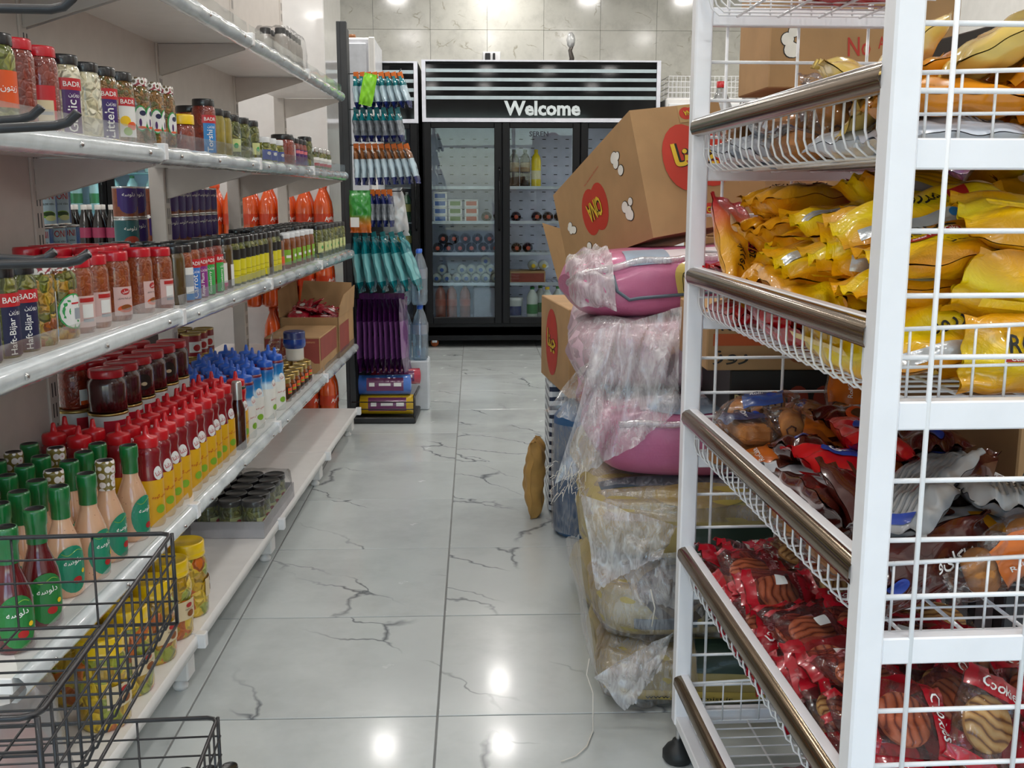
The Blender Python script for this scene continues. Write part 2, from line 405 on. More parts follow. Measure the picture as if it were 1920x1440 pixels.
# ------------------------------------------------------------------ left shelving unit (local: x 0 = shelf front, -x to the back, y 0 = far end, -y to the camera)
rnd = random.Random(7)
GO = Vector((-.612, 5.25, 0)); GR = -math.atan(.031)
GM = Matrix.Translation(GO) @ Matrix.Rotation(GR, 4, 'Z'); GI = GM.inverted()
def gloc(lx, ly, z): return GM @ Vector((lx, ly, z))
def gy(px, py, d):                 # local y where the pixel's ray meets the plane a depth d behind the shelf front
    o = GI @ Vector((0, 0, EYE)); r = GI.to_3x3() @ ray(px, py)
    t = (-d-o.x)/r.x; return o.y+t*r.y
BAY = .93; NB = 4; JY = [-BAY*k for k in range(NB+1)]
SH = {'deck': (.145, .0), 's4': (.482, .0), 's3': (.957, -.008), 's2': (1.338, -.028), 's1': (1.718, -.034)}   # top height, front set-back
DEP = .31
gon = thing('gondola_shelving', 'long white metal shop shelving unit lining the aisle, full of jars', 'shelving', GO, (0, 0, GR))
post_m = B().cbox(-.025, -.025, 0, .025, .025, 2.3, .003)
for k in range(9, 46):
    for s in (-.008, .008): post_m.box(.0252, s-.0022, k*.05, .0256, s+.0022, k*.05+.034, 1)
post_m = post_m.mesh('upright', beige_metal, black_plastic)
foot_m = B().cbox(-.12, -.03, .03, .0, .03, .085, .004).lathe([(0, 0), (.018, 0), (.02, .01), (.012, .02), (.012, .04), (0, .04)], 12, 0, (-.03, 0, 0)).mesh('foot', white_metal)
for y in JY:
    obj('upright', post_m, gon, (-DEP-.025, y, 0), (0, 0, 0))
    obj('foot', foot_m, gon, (-.02, y, 0))
shelf_mats = (beige_metal, white_metal)
def rail_mesh(L, deck=False, wob=0, seed=0):
    r = random.Random(seed); g = []; n = 24
    prof = [(0, 0), (.010, -.001), (.018, -.009), (.021, -.020), (.017, -.033), (.004, -.043), (-.006, -.043)]
    if deck: prof = [(0, 0), (.003, -.002), (.004, -.028), (-.004, -.03)]
    ph = r.random()*6
    for i in range(n+1):
        y = -L*i/n; w = wob*(sin(i*1.3+ph)+.6*sin(i*2.9+ph*2)) if 0 < i < n else 0
        g.append([(x+(w if 0 < j < len(prof)-1 else 0), y, z+w*.4) for j, (x, z) in enumerate(prof)])
    return B().grid(g, 0, True, True).mesh('price_rail', silver_rail if not deck else white_metal)
shelf_b = lambda: B().cbox(-DEP, -BAY+.002, -.028, 0, -.002, 0, .002).mesh('shelf', white_metal)
sm = shelf_b()
def guard_mesh(L, seed):
    r = random.Random(seed); ph = r.random()*6; g = []
    for k, (x, z) in enumerate(((.004, -.002), (.005, .014), (.003, .034))):
        g.append([(x+.0025*sin(i*.9+ph+k)*k*.35, -L*i/28, z) for i in range(29)])
    return B().grid(g).mesh('clear_guard', clear_guard)
capm = B().cbox(-.008, -.013, -.034, .018, .013, .004, .002).mesh('rail_cap', white_plastic)
scr = B().lathe([(0, .004), (.004, .003), (.006, 0)], 10).xf(Matrix.Rotation(pi/2, 4, 'Y')).mesh('screw', chrome)
for key, (z, off) in SH.items():
    for k in range(NB):
        dd = {('s3', 3): .006}.get((key, k), 0)
        s = obj('shelf', sm, gon, (off, JY[k], z+dd))
        obj('price_rail', rail_mesh(BAY-.012, key == 'deck', .0016 if key != 'deck' and k < 3 else .0004, k+len(key)), s, (0, -.006, 0))
        if key != 'deck':
            obj('clear_guard', guard_mesh(BAY-.03, k*3+len(key)), s, (0, -.015, 0))
            for q in (.12, .52, .88): obj('screw', scr, s, (.0215, -BAY*q, -.021))
    for y in JY[1:-1] if key != 'deck' else JY: obj('rail_cap', capm, gon, (off+.004, y, z))
    if key != 'deck':
        for k, y in enumerate(JY):
            for s_ in ((-1, 1) if 0 < k < NB else ((-1,) if k == 0 else (1,))):
                pr = B().prism([(-DEP, 0, -.030), (off-.01, 0, -.030), (off-.01, 0, -.046), (-DEP, 0, -.125)], (0, .003, 0))
                obj('bracket', pr.mesh('bracket', beige_metal), gon, (0, y+s_*.010, z))
# back panels: whole height in the near bay, upper part elsewhere
bp_m = lambda h: B().cbox(-DEP-.012, -BAY+.026, 0, -DEP-.004, -.026, h, .002).mesh('back_panel', beige_metal)
for z0, h in ((.15, .38), (.535, .38), (.92, .40), (1.325, .37), (1.70, .5)): obj('back_panel', bp_m(h), gon, (0, JY[3], z0))
for k in range(0, 3):
    for z0, h in (((1.34, .36), (1.72, .5), (.15, .26)) if k else ((1.72, .5),)): obj('back_panel', bp_m(h), gon, (0, JY[k], z0))
for k in range(3):   # shelf of the other side, seen through the open back
    obj('back_shelf', sm, gon, (-DEP-.05, JY[k], .957), (0, 0, 0))
    obj('back_shelf', sm, gon, (-DEP-.05, JY[k], .482), (0, 0, 0))

# ---- jar kit
lid = lambda key, col, **k: P('lid_'+key, col, .28, coat=.5, **k)
LR = lid('red', 'c01224'); LB = lid('black', '17181b'); LW = lid('white', 'dfe2e4'); LY = lid('yellow', 'f2c80c'); LG = lid('gold', 'b59a55', metal=.8); LN = lid('navy', '12245e')
def printed_lid():
    m, nt, b = newmat('lid_printed'); v = N(nt, 'ShaderNodeTexVoronoi'); v.inputs['Scale'].default_value = 90; nt.links.new(objco(nt), v.inputs['Vector'])
    nt.links.new(ramp(nt, v.outputs['Distance'], [(.3, '5b4a2a'), (.42, 'e9e6e0'), (.62, 'e9e6e0'), (.7, '9a3b46')]), b.inputs['Base Color']); b.inputs['Roughness'].default_value = .3; return m
LP = printed_lid()
brown_sauce = chunks('brown_sauce', ['8a3c12', '924216', '833810', '964a18'], 90, edge=.12, bstr=.2)
red_sauce = chunks('tomato_brown_relish', ['7c2310', '872a10', '70200e'], 90, bstr=.2)
garlic = chunks('garlic_cloves', ['e2d9b8', 'd8cda6', 'e9e2c6'], 55, edge=.16, bstr=.9)
olives = chunks('green_olives', ['8a8a2c', '6f7624', '9b9636'], 48, edge=.14, bstr=.8)
pickle = chunks('green_pickles', ['59601c', '6c7224', '454d16', '7c7a2c'], 50, edge=.14, bstr=.8)
mixed = chunks('mixed_pickles', ['9a7a16', 'b98a1c', '6d6a1a', 'a8561a', '7d8428', 'c29a2a'], 60, edge=.12, bstr=.8)
chopped = chunks('chopped_relish', ['6e4a12', '8a5e16', '5b5a18', '9a6a1e'], 110, edge=.12, bstr=.5)
jam = P('dark_red_jam', '3d0d10', .25, coat=1, var=.35, vscale=30)
honey = P('amber_honey', '7a3d0a', .2, coat=1, var=.25)
puree = P('pale_green_puree', '8f7f22', .25, coat=1, var=.2, vscale=40)
cauli = chunks('cauliflower_pickles', ['d0a512', 'e0bb25', 'b58d10', '9aa02c', 'c9671a'], 34, edge=.12, bstr=1.0)
glass_top = P('glass_headspace', '9aa08a', .08, coat=1, var=.05)
def jar_kind(R, H, content, lidm, lab=None, texts=(), lidh=.016, neck=.86, waist=0, lidflare=1.06, extra=None, sq=0, n=22):
    """lab: (material, half-angle width in m, z0, z1, shape); texts: (string, material, width, cx, cy, angle, height)"""
    h = H-lidh; rn = R*neck
    prof = [(0, 0), (R*.92, 0), (R, .006), (R, h*.35)]
    if waist: prof += [(R*(1-waist), h*.5), (R*(1-waist), h*.62), (R, h*.72)]
    prof += [(R, h-.020), (R*.96, h-.011), (rn, h-.004), (rn, h+.002)]
    body = B().lathe(prof, n, 0, sq=sq).mesh('glass_jar', content)
    rl = rn*lidflare
    lm = B().lathe([(rl, h-.003), (rl*1.02, h), (rl*1.01, H-.004), (rl*.97, H), (rl*.9, H-.001), (rl*.86, H-.0025), (0, H-.0025)], n, 0, sq=sq*.3)
    parts = [('glass_jar', body), ('lid', lm.mesh('lid', lidm))]
    if lab:
        Rr = R*(1+sq*.28) if sq else R
        fn = cylmap(Rr, 0, .0006); mt, hw, z0, z1 = lab[:4]
        if len(lab) > 4 and lab[4] == 'oval': lb = disc2(0, (z0+z1)/2, hw, (z1-z0)/2, fn)
        elif len(lab) > 4 and lab[4] == 'bean':
            lb = disc2(-hw*.45, (z0+z1)/2, hw*.56, (z1-z0)/2, fn); disc2(hw*.45, (z0+z1)/2, hw*.56, (z1-z0)/2, cylmap(Rr, 0, .0007), lb)
        else: lb = rect2(-hw, z0, hw, z1, fn, None, 0, 14)
        subs = []
        for t in texts:
            f2 = cylmap(Rr, 0, .0016)
            if t[0] == 'rect': bb = rect2(t[2], t[3], t[4], t[5], cylmap(Rr, 0, t[6] if len(t) > 6 else .0011), None, 0, 6); nm = 'label_panel'
            elif t[0] == 'disc': bb = disc2(t[2], t[3], t[4], t[5], cylmap(Rr, 0, t[6] if len(t) > 6 else .0011), None, 0, 14, 2); nm = 'label_emblem'
            else: bb = lettering(t[0], f2, None, t[2], t[6] if len(t) > 6 else None, t[3], t[4], t[5]); nm = 'lettering'
            subs.append((nm, bb.mesh(nm, t[1])))
        parts.append(('label', lb.mesh('label', mt), subs))
    return parts
lb = lambda key, col: P('label_'+key, col, .45, coat=.15, var=.04)
Lred, Lnavy, Lpurple, Lwhite, Lpink, Lblue, Lgreen, Lyel, Lcream, Llime, Lorange = (lb('red', 'c21f26'), lb('navy', '1d2148'), lb('purple', '4a1a63'), lb('white', 'e6e6e2'),
    lb('pink', 'd7b4ae'), lb('blue', '2a83c8'), lb('green', '2f9e4f'), lb('yellow', 'dbd018'), lb('cream', 'dcc9a2'), lb('lime', '7fae2a'), lb('orange', 'e0561c'))
Lpale = lb('pale_green', 'c9cf8d'); Ldarkblue = lb('dark_blue', '1d3f9c'); Lgrey = lb('grey', '9aa0a8'); Lteal = lb('teal', '1c5d63')
def badr(col, name, content, ang=pi/2):
    return jar_kind(.0325, .150, content, LB, (col, .019, .004, .098), [('rect', Lred, -.022, .084, .024, .106), ('BADR', ink_white, .034, .001, .095, 0),
        (name, ink_white, .060, -.002, .036, ang), ('روزین', ink_white, .022, .003, .074, 0)])
K = {}
K['olive'] = jar_kind(.0325, .150, olives, LB, (Lorange, .03, .03, .09), [('زیتون', ink_white, .03, 0, .06, 0)])
K['relish_r'] = jar_kind(.0325, .152, red_sauce, LR, (Lred, .022, .012, .082), [('rect', Lcream, -.016, .016, .016, .056), ('rect', Lgrey, -.014, .030, .014, .036, .0015)])
K['relish'] = jar_kind(.0325, .152, red_sauce, LR)
K['garlic'] = badr(Lpurple, 'Garlic', garlic); K['garlic2'] = jar_kind(.032, .148, garlic, LB)
K['litteh'] = badr(lb('violet', '3a1d6b'), 'Litteh', chopped)
K['veg'] = jar_kind(.034, .150, chopped, LB, (Lwhite, .026, .012, .078), [('rect', Lred, -.024, .078, .022, .096), ('BADR', ink_white, .034, 0, .087, 0),
        ('disc', ink_yellow, -.008, .046, .012, .011), ('disc', Lorange, .008, .036, .013, .009, .0014), ('disc', Llime, -.004, .024, .01, .009, .0017)])
K['round'] = jar_kind(.032, .150, chopped, LP, (Lgreen, .029, .030, .088, 'bean'), [('disc', Lwhite, -.013, .059, .0135, .026, .0013), ('disc', Lwhite, .013, .059, .0135, .026, .0014),
        ('disc', Lnavy, -.009, .071, .0075, .006, .0018), ('disc', Lpurple, -.015, .050, .003, .009, .0018), ('disc', Lorange, -.012, .039, .010, .0028, .0020), ('disc', Lnavy, .017, .071, .0075, .006, .0018), ('disc', Lpurple, .011, .050, .003, .009, .0018), ('disc', Lorange, .014, .039, .010, .0028, .0020)])
K['yellowlid'] = jar_kind(.036, .092, red_sauce, LY, lidh=.022, lidflare=1.14)
K['bigbrown'] = jar_kind(.042, .140, chunks('onion_sauce', ['7a1f0c', '8a2a10', 'b0651c'], 50, bstr=.3), LB)
K['badr_blue'] = badr(Lblue, 'Torshi', red_sauce); K['puree'] = jar_kind(.029, .132, puree, LB)
K['cuke'] = jar_kind(.030, .128, pickle, LB, (Lpale, .022, .018, .056), [('disc', Lgreen, 0, .036, .008, .008)])
K['cuke0'] = jar_kind(.031, .128, pickle, LB)
K['bluelab'] = jar_kind(.030, .085, olives, LW, (Ldarkblue, .026, .008, .042), [('disc', Lwhite, 0, .03, .009, .006)])
K['brownwide'] = jar_kind(.045, .112, red_sauce, LB)
K['whitepink'] = jar_kind(.027, .108, brown_sauce, LB, (Lwhite, .02, .012, .078), [('rect', lb('magenta', 'c21d6a'), -.019, .012, .019, .022)])
K['purp'] = jar_kind(.026, .108, red_sauce, LB, (Lpurple, .02, .008, .066), [('rect', lb('salmon', 'd6707a'), -.012, .05, .012, .062)])
K['smallred'] = jar_kind(.028, .092, pickle, chrome, (Lwhite, .022, .014, .05), [('rect', Lred, -.02, .014, .02, .026)])
K['haft'] = badr(Lnavy, 'Haft-Bijar', pickle)
K['greenedge'] = jar_kind(.0335, .145, mixed, LP, (Lgreen, .031, .018, .084, 'oval'), [('disc', Lwhite, 0, .051, .028, .0305, .0010), ('rect', Lred, -.006, .064, .014, .067, .0016), ('rect', Lgrey, .0, .036, .018, .056, .0016)])
K['mixlab'] = jar_kind(.0325, .145, mixed, LP, (Lwhite, .010, .004, .094), [('rect', Lgrey, -.008, .03, .008, .084), ('rect', Lblue, -.010, .014, .010, .026)])
def relish_pink(t):
    x = [('disc', ink_red, 0, .062, .011, .0065, .0014), ('اجیل', ink_white, .014, 0, .062, 0), ('ترشی لیته بندری', ink_black, .034, 0, .048, 0), ('disc', Lorange, 0, .026, .019, .008, .0014), ('disc', P('label_food', '8a4a14', .5), 0, .029, .012, .006, .0018)]
    if t: x = [('rect', Lwhite, -.012, .03, .012, .056, .0012), ('rect', Lgrey, -.012, .022, .012, .028, .0013), ('rect', ink_red, -.016, .06, .016, .068, .0012)]
    return jar_kind(.032, .146, brown_sauce, LR, (Lpink, .025, .012, .072), x, lidh=.017)
K['pink0'] = relish_pink(0); K['pink1'] = relish_pink(1)
K['whiteblue'] = jar_kind(.029, .145, brown_sauce, LB, (Lwhite, .02, .006, .088), [('rect', Lblue, -.02, .006, .02, .022), ('rect', Lgrey, -.015, .04, .015, .07)])
K['carrot'] = badr(lb('carrot_blue', '3778c9'), 'Carrot', brown_sauce); K['plum'] = badr(lb('plum', '8a2a86'), 'Royal Plum', red_sauce); K['berry'] = badr(lb('leaf', '35a94a'), 'Gooseberry', red_sauce)
K['yel'] = jar_kind(.028, .146, pickle, LB, (Lyel, .023, .008, .078), [('rect', P('label_yline', 'a89b10', .5), -.02, .03, .02, .032), ('rect', P('label_yline', 'a89b10', .5), -.02, .045, .02, .047), ('rect', ink_black, -.02, .080, .02, .108)])
K['plainbrown'] = jar_kind(.028, .146, P('olive_brown_paste', '4d3b14', .25, coat=1, var=.2), LB, (Lwhite, .012, .008, .07), [])
K['orangelab'] = jar_kind(.028, .128, honey, LB, (Lorange, .02, .02, .052), [])
K['limelab'] = jar_kind(.028, .130, honey, LW, (Llime, .022, .016, .07), [('rect', Lwhite, -.014, .04, .014, .05)])
K['palecuke'] = jar_kind(.030, .140, pickle, LB, (Lpale, .024, .022, .066), [('disc', Lgreen, 0, .046, .007, .007)])
FACE = GR+radians(-28)             # labels face the aisle, turned a little toward the entrance
DESC = {'olive': 'green olive jar with an orange label', 'relish': 'red-lidded jar of brown relish without a label', 'relish_r': 'red-lidded relish jar with a red framed label',
 'garlic': 'jar of whole garlic with a purple label', 'garlic2': 'unlabelled jar of whole garlic cloves', 'litteh': 'dark pickle jar with violet label and red banner',
 'veg': 'pickle jar with vegetables pictured on a white label', 'round': 'relish jar with a green-edged bean-shaped label', 'yellowlid': 'squat plastic jar with a yellow lid',
 'bigbrown': 'wide black-lidded jar of onion sauce', 'badr_blue': 'sauce jar with sky blue label and red banner', 'puree': 'jar of pale green puree with black lid',
 'cuke': 'slim jar of cucumbers with a pale label', 'cuke0': 'plain slim jar of small cucumbers', 'bluelab': 'short white-lidded olive jar with blue label', 'brownwide': 'wide dark sauce jar with a black lid',
 'whitepink': 'sauce jar with white and magenta label', 'purp': 'slim sauce jar with a purple label', 'smallred': 'small silver-lidded pickle jar with red and white label',
 'haft': 'pickle jar with navy label and red banner', 'greenedge': 'yellow pickle jar with an oval green-edged label', 'mixlab': 'mixed pickle jar with a narrow white label',
 'pink0': 'red-lidded relish jar with a food picture on pink label', 'pink1': 'red-lidded relish jar with barcode on pink label', 'whiteblue': 'sauce jar with white and blue label',
 'carrot': 'jam jar with blue carrot label', 'plum': 'jam jar with purple plum label', 'berry': 'jam jar with bright green label', 'yel': 'pickle jar with a yellow label',
 'plainbrown': 'jar of olive-brown paste with white strip label', 'orangelab': 'honey-coloured jar with orange label', 'limelab': 'honey-coloured jar with lime green label and white lid',
 'palecuke': 'cucumber jar with a pale yellow-green label'}
WHERE = {'s2': 'on the shelf above eye level', 's3': 'on the middle shelf'}
HB = (.034, .030)
def jar_at(kind, shelf, ly, d, extra_rot=None, note=''):
    z, off = SH[shelf]
    dd = {('s3', 3): .006}.get((shelf, min(3, int(-ly/BAY))), 0)
    p = gloc(off-d, ly, z+dd)
    r = FACE+(extra_rot if extra_rot is not None else rnd.uniform(-.35, .35))
    lab = DESC[kind]+' '+(note or WHERE[shelf])
    return put(K[kind], 'jar', lab, 'jar', p, (0, 0, r), DESC[kind]+' '+WHERE[shelf])
def row(shelf, items, d=.045, py=200, note=''):
    for px, kind, *r in items: jar_at(kind, shelf, gy(px, py, d-SH[shelf][1]), d+(r[1] if len(r) > 1 else 0), r[0] if r else None, note)
# upper jar shelf (front row, by the photo's columns)
row('s2', [(-46, 'olive', .2), (-4, 'olive', 0), (33, 'relish', 0), (78, 'relish_r', -.5), (121, 'garlic', -.2), (160, 'garlic2'), (192, 'litteh', -.25), (222, 'veg', -.1), (254, 'round', 0), (281, 'round', .1), (303, 'round', .5)], .05, 200)
row('s2', [(338, 'yellowlid'), (383, 'badr_blue', -.3), (403, 'puree'), (416, 'puree'), (432, 'cuke', -.3), (450, 'cuke0'), (468, 'cuke', .1)], .045, 240)
row('s2', [(357, 'bigbrown', 0)], .115, 240)
row('s2', [(491, 'bluelab', 0), (503, 'bluelab', 0), (516, 'bluelab', .1), (529, 'brownwide'), (540, 'whitepink', -.3), (549, 'purp', 0), (556, 'purp', 0), (563, 'purp', .1), (571, 'cuke0')], .045, 260)
row('s2', [(586, 'smallred', 0), (594, 'smallred', .2), (601, 'smallred', 0), (609, 'smallred', -.2)], .045, 280)
# middle shelf: front row, then the rows behind it
row('s3', [(-46, 'haft', 0), (-6, 'haft', .1), (32, 'haft', -.1), (67, 'mixlab', .9), (110, 'greenedge', .15), (143, 'pink1', 0), (175, 'pink1', .1), (217, 'pink0', -.05), (262, 'pink0', .35), (300, 'pink1', .1)], .05, 560)
row('s3', [(327, 'plainbrown', 2.5), (341, 'whiteblue', 0), (353.5, 'carrot', -.2), (367, 'plum', -.1), (381, 'berry', -.1), (398, 'berry', .2), (409, 'whitepink', 0), (421, 'plainbrown', .4)], .045, 530)
row('s3', [(432+i*0, 'yel', 0) if 0 else (p, 'yel', 0) for p in (433, 444, 455, 463, 471, 480, 489)], .045, 500)
row('s3', [(497, 'plainbrown', .9), (505, 'yel', 0), (513, 'yel', .1), (519, 'orangelab', .1)], .045, 490)
row('s3', [(p, 'limelab', q) for p, q in ((531, 0), (541, .5), (551, .3), (560, .5), (569, .4), (577, .6))], .045, 470)
row('s3', [(p, 'palecuke', q) for p, q in ((593, .1), (602, .4), (609, .4), (616, .5), (623, .4), (630, .5), (636, .6))], .045, 450)
for d in (.115, .185, .25):
    for px, kind, st in ((95, 'pink1', 1),):
                for ly in [(-2.83-.075*i) for i in range(3)]: jar_at('relish' if ly > -3.5 else 'haft', 's3', ly, d, None, 'in rows behind on the middle shelf')
    for i in range(9): jar_at('plainbrown' if i < 4 else 'cuke0', 's3', -2.72+.1*i-.01, d, None, 'in rows behind on the middle shelf')
    for i in range(7): jar_at('orangelab' if i < 4 else 'palecuke', 's3', -1.72+.12*i, d, None, 'in rows behind on the middle shelf')
    for i in range(8): jar_at('palecuke', 's3', -.84+.1*i, d, None, 'in rows behind on the middle shelf')
# ---- bottles, tins and cartons on the lower shelves
cap_red = P('cap_red', 'c4101c', .35, coat=.3); cap_blue = P('cap_blue', '2158b8', .35, coat=.3); collar = P('maroon_collar', '6e0d28', .3, coat=.4)
ketch = P('ketchup_red', '82101c', .22, coat=.6, var=.1); yel_lab = lb('mustard_label', 'e3ac10'); mayo_w = lb('mayo_white', 'eceae2')
mayo_b = bands('mayo_blue', [(0, 'cfe3ee'), (.2, '1a86c6'), (1, '0f3f92')], 2, (.118, .18), bmp=0, rough=.3)
def squeeze(base_mat, low, up, capm, h=.19, R=.033, neckm=None, text=None, badge=Lwhite):
    zl = h*.58
    body = B().lathe([(0, 0), (R*.9, 0), (R, .008), (R, zl)], 20, 0).lathe([(R, zl), (R*.97, h*.64), (R*.86, h*.74), (R*.84, h*.80), (R*.92, h*.88), (R*.9, h*.94), (R*.62, h*.985), (R*.6, h)], 20, 1)
    body = body.mesh('bottle_body', low, up)
    parts = [('bottle_body', body)]
    cp = B().lathe([(R*.78, h-.006), (R*.80, h+.001), (R*.80, h+.013), (R*.74, h+.017), (R*.24, h+.020), (R*.2, h+.026), (R*.14, h+.040), (R*.08, h+.042), (0, h+.042)], 18).mesh('nozzle_cap', capm)
    parts.append(('nozzle_cap', cp))
    if neckm: parts.append(('neck_band', B().lathe([(R*.86, h*.92), (R*.9, h*.955), (R*.86, h*.985), (R*.66, h)], 18).mesh('neck_band', neckm)))
    fn = cylmap(R*.93, 0, .0022)
    bd = disc2(0, h*.66, .0125, .0155, lambda x, y: ((R*.97-.16*max(0, y-h*.62)+.0015)*cos(x/R), (R*.97-.16*max(0, y-h*.62)+.0015)*sin(x/R), y), None, 0, 16, 2).mesh('badge', badge)
    f3 = lambda x, y: ((R*.97-.16*max(0, y-h*.62)+.0022)*cos(x/R), (R*.97-.16*max(0, y-h*.62)+.0022)*sin(x/R), y)
    subs = [('lettering', lettering('دلنا', f3, None, .017, None, 0, h*.66, .25).mesh('lettering', ink_red))]
    parts.append(('badge', bd, subs))
    lt = lettering(text or 'سس گوجه', cylmap(R, 0, .0012), None, .04, None, 0, h*.38, .1)
    disc2(0, h*.22, .012, .01, cylmap(R, 0, .0011), lt, 1, 12, 2)
    parts.append(('lettering', lt.mesh('lettering', ink_red, Llime)))
    return parts
K['ketchup'] = squeeze(None, yel_lab, ketch, cap_red, .190)
K['ketchup_h'] = squeeze(None, yel_lab, P('hot_red', 'b80f1e', .25, coat=.6), cap_red, .180, neckm=P('green_dark', '14301a', .3, coat=.4), text='سس تند')
K['mayo'] = squeeze(None, mayo_w, mayo_b, cap_blue, .178, neckm=collar, text='سس سیر')
K['slimbottle'] = [('bottle_body', B().lathe([(0, 0), (.02, 0), (.022, .006), (.022, .12), (.013, .15), (.012, .165)], 16).mesh('bottle_body', P('vinegar_brown', '3c1408', .15, coat=1))),
    ('cap', B().lathe([(.0145, .15), (.0145, .20), (.012, .205), (0, .205)], 16).mesh('cap', P('cap_silver', 'b9b6ae', .3, metal=.7)))]
sleeve_g = P('shrink_green', '0e6a30', .3, coat=.7, bmp=.25, bscale=50)
def printed_sleeve():
    m, nt, b = newmat('shrink_printed'); v = N(nt, 'ShaderNodeTexVoronoi'); v.inputs['Scale'].default_value = 62; v.inputs['Randomness'].default_value = .25; nt.links.new(objco(nt), v.inputs['Vector'])
    nt.links.new(ramp(nt, v.outputs['Distance'], [(.0, 'b03a5a'), (.18, 'e6dcd8'), (.45, 'e9e2de'), (.5, '7c6a2a'), (1, '8a7a3a')]), b.inputs['Base Color']); b.inputs['Roughness'].default_value = .3; b.inputs['Coat Weight'].default_value = .5; return m
sleeve_p = printed_sleeve()
def speck(key, base, dot):
    m, nt, b = newmat(key); v = N(nt, 'ShaderNodeTexVoronoi'); v.inputs['Scale'].default_value = 120; nt.links.new(objco(nt), v.inputs['Vector'])
    nt.links.new(ramp(nt, v.outputs['Distance'], [(.05, dot), (.14, base), (1, base)]), b.inputs['Base Color']); b.inputs['Roughness'].default_value = .2; b.inputs['Coat Weight'].default_value = .9; b.inputs['Coat Roughness'].default_value = .05; return m
dress = speck('pink_dressing', 'd9ac8a', '6b3d22'); redd = P('dark_red_dressing', '5e1418', .18, coat=1, var=.12)
def dressing(liq, slv, labc):
    body = B().lathe([(0, 0), (.029, 0), (.033, .006), (.033, .085), (.030, .103), (.021, .128), (.0165, .142), (.0160, .160), (.0155, .172)], 22).mesh('bottle_body', liq)
    cp = B().lathe([(.0172, .150), (.0175, .180), (.0192, .184), (.0194, .206), (.0180, .211), (.0160, .211)], 20, 0).lathe([(.0160, .211), (.0150, .2095), (0, .2095)], 20, 1).mesh('cap_sleeve', slv, black_plastic)
    fn = cylmap(.033, 0, .0010); l = disc2(0, .056, .033, .046, fn, None, 0, 24, 5)
    l2 = rect2(-.034, .007, .034, .012, fn)
    tx = lettering('دلوسه', cylmap(.033, 0, .0022), None, .034, None, 0, .070, .12)
    rd = disc2(.006, .034, .009, .007, cylmap(.033, 0, .002), None, 0, 12, 2); disc2(.020, .048, .0045, .0045, cylmap(.033, 0, .002), rd, 1, 10, 2)
    wv = B().tube([cylmap(.033, 0, .0015)(x/1000, .088+.004*sin(x/6)) for x in range(-20, 21, 4)], .0006, 4)
    return [('bottle_body', body), ('cap_sleeve', cp), ('label', l.mesh('label', labc), [('lettering', tx.mesh('lettering', ink_white)), ('label_picture', rd.mesh('label_picture', ink_red, ink_yellow)), ('label_line', wv.mesh('label_line', Llime))])]
K['dress_g'] = dressing(dress, sleeve_g, P('label_sea_green', '1f8a68', .35, coat=.3)); K['dress_p'] = dressing(dress, sleeve_p, P('label_sea_green', '1f8a68', .35)); K['dress_r'] = dressing(redd, sleeve_g, P('label_dgreen', '1f7a34', .35, coat=.3))
K['jamjar'] = jar_kind(.046, .105, jam, LR, (P('label_black_oval', '1d1512', .4), .022, .02, .062, 'oval'), [('disc', Lcream, 0, .036, .008, .005, .0014)], lidh=.017, neck=.82, lidflare=1.1)
K['jamjar_w'] = jar_kind(.036, .115, red_sauce, LR, (Lwhite, .02, .012, .05), [('rect', Lorange, -.018, .012, .018, .022)], lidh=.015)
def can(R, H, mat, lab2=None, texts=(), top=chrome, z0=None):
    b = B().lathe([(0, .002), (R*.94, .002), (R*1.01, 0), (R*1.02, .003), (R, .006)], 24, 0).lathe([(R, .006), (R, H-.006)], 24, 1).lathe([(R, H-.006), (R*1.02, H-.003), (R*1.01, H), (R*.94, H), (R*.93, H-.004), (0, H-.004)], 24, 0)
    parts = [('can_body', b.mesh('can_body', top, mat))]
    for t in texts:
        if t[0] == 'disc': bb = disc2(t[2], t[3], t[4], t[5], cylmap(R, 0, t[6] if len(t) > 6 else .0008), None, 0, 16, 3); nm = 'label_picture'
        elif t[0] == 'rect': bb = rect2(t[2], t[3], t[4], t[5], cylmap(R, 0, .0007)); nm = 'label_panel'
        else: bb = lettering(t[0], cylmap(R, 0, .0014), None, t[2], t[6] if len(t) > 6 else None, t[3], t[4], t[5]); nm = 'lettering'
        parts.append((nm, bb.mesh(nm, t[1])))
    return parts
tin_blue = bands('tin_blue', [(0, '0e2c66'), (.35, '1c63a8'), (.6, '9fc3d6'), (1, 'c9d6d8')], 2, (-.02, .12), bmp=0, rough=.3)
K['doni'] = can(.0385, .095, P('tin_cobalt', '1d559c', .3, coat=.2), None, [('rect', P('tin_pale', 'a9c3cf', .35), -.026, .006, .026, .089), ('DONI', ink_red, .044, 0, .075, 0, .017), ('ALOE VERA', ink_black, .034, .004, .055, 0),
    ('disc', Llime, .004, .028, .018, .010, .0012), ('disc', P('aloe_dark', '2c4a22', .4), .004, .030, .016, .006, .0016), ('disc', Lpale, .008, .020, .014, .007, .0018)])
K['beans'] = can(.037, .098, P('tin_bean', '7a3a1c', .35, coat=.3, var=.3, vscale=90), None, [('rect', P('tin_purple', '3c2470', .35), -.036, .036, .036, .092), ('disc', P('tin_purple', '3c2470', .35), 0, .036, .03, .022, .0006), ('دلوسه', ink_white, .04, 0, .072, 0)])
K['beans_t'] = can(.037, .098, P('tin_teal', '13565c', .35, coat=.3), None, [('disc', P('tin_tomato', 'a23a28', .4), .004, .026, .026, .018), ('دلوسه', ink_white, .04, 0, .066, 0)])
K['paste'] = can(.036, .085, P('tin_red_paste', '8f1a1e', .35, coat=.3), None, [('rect', Lwhite, -.028, .02, .028, .058), ('disc', ink_red, 0, .036, .014, .012, .0012)], LG)
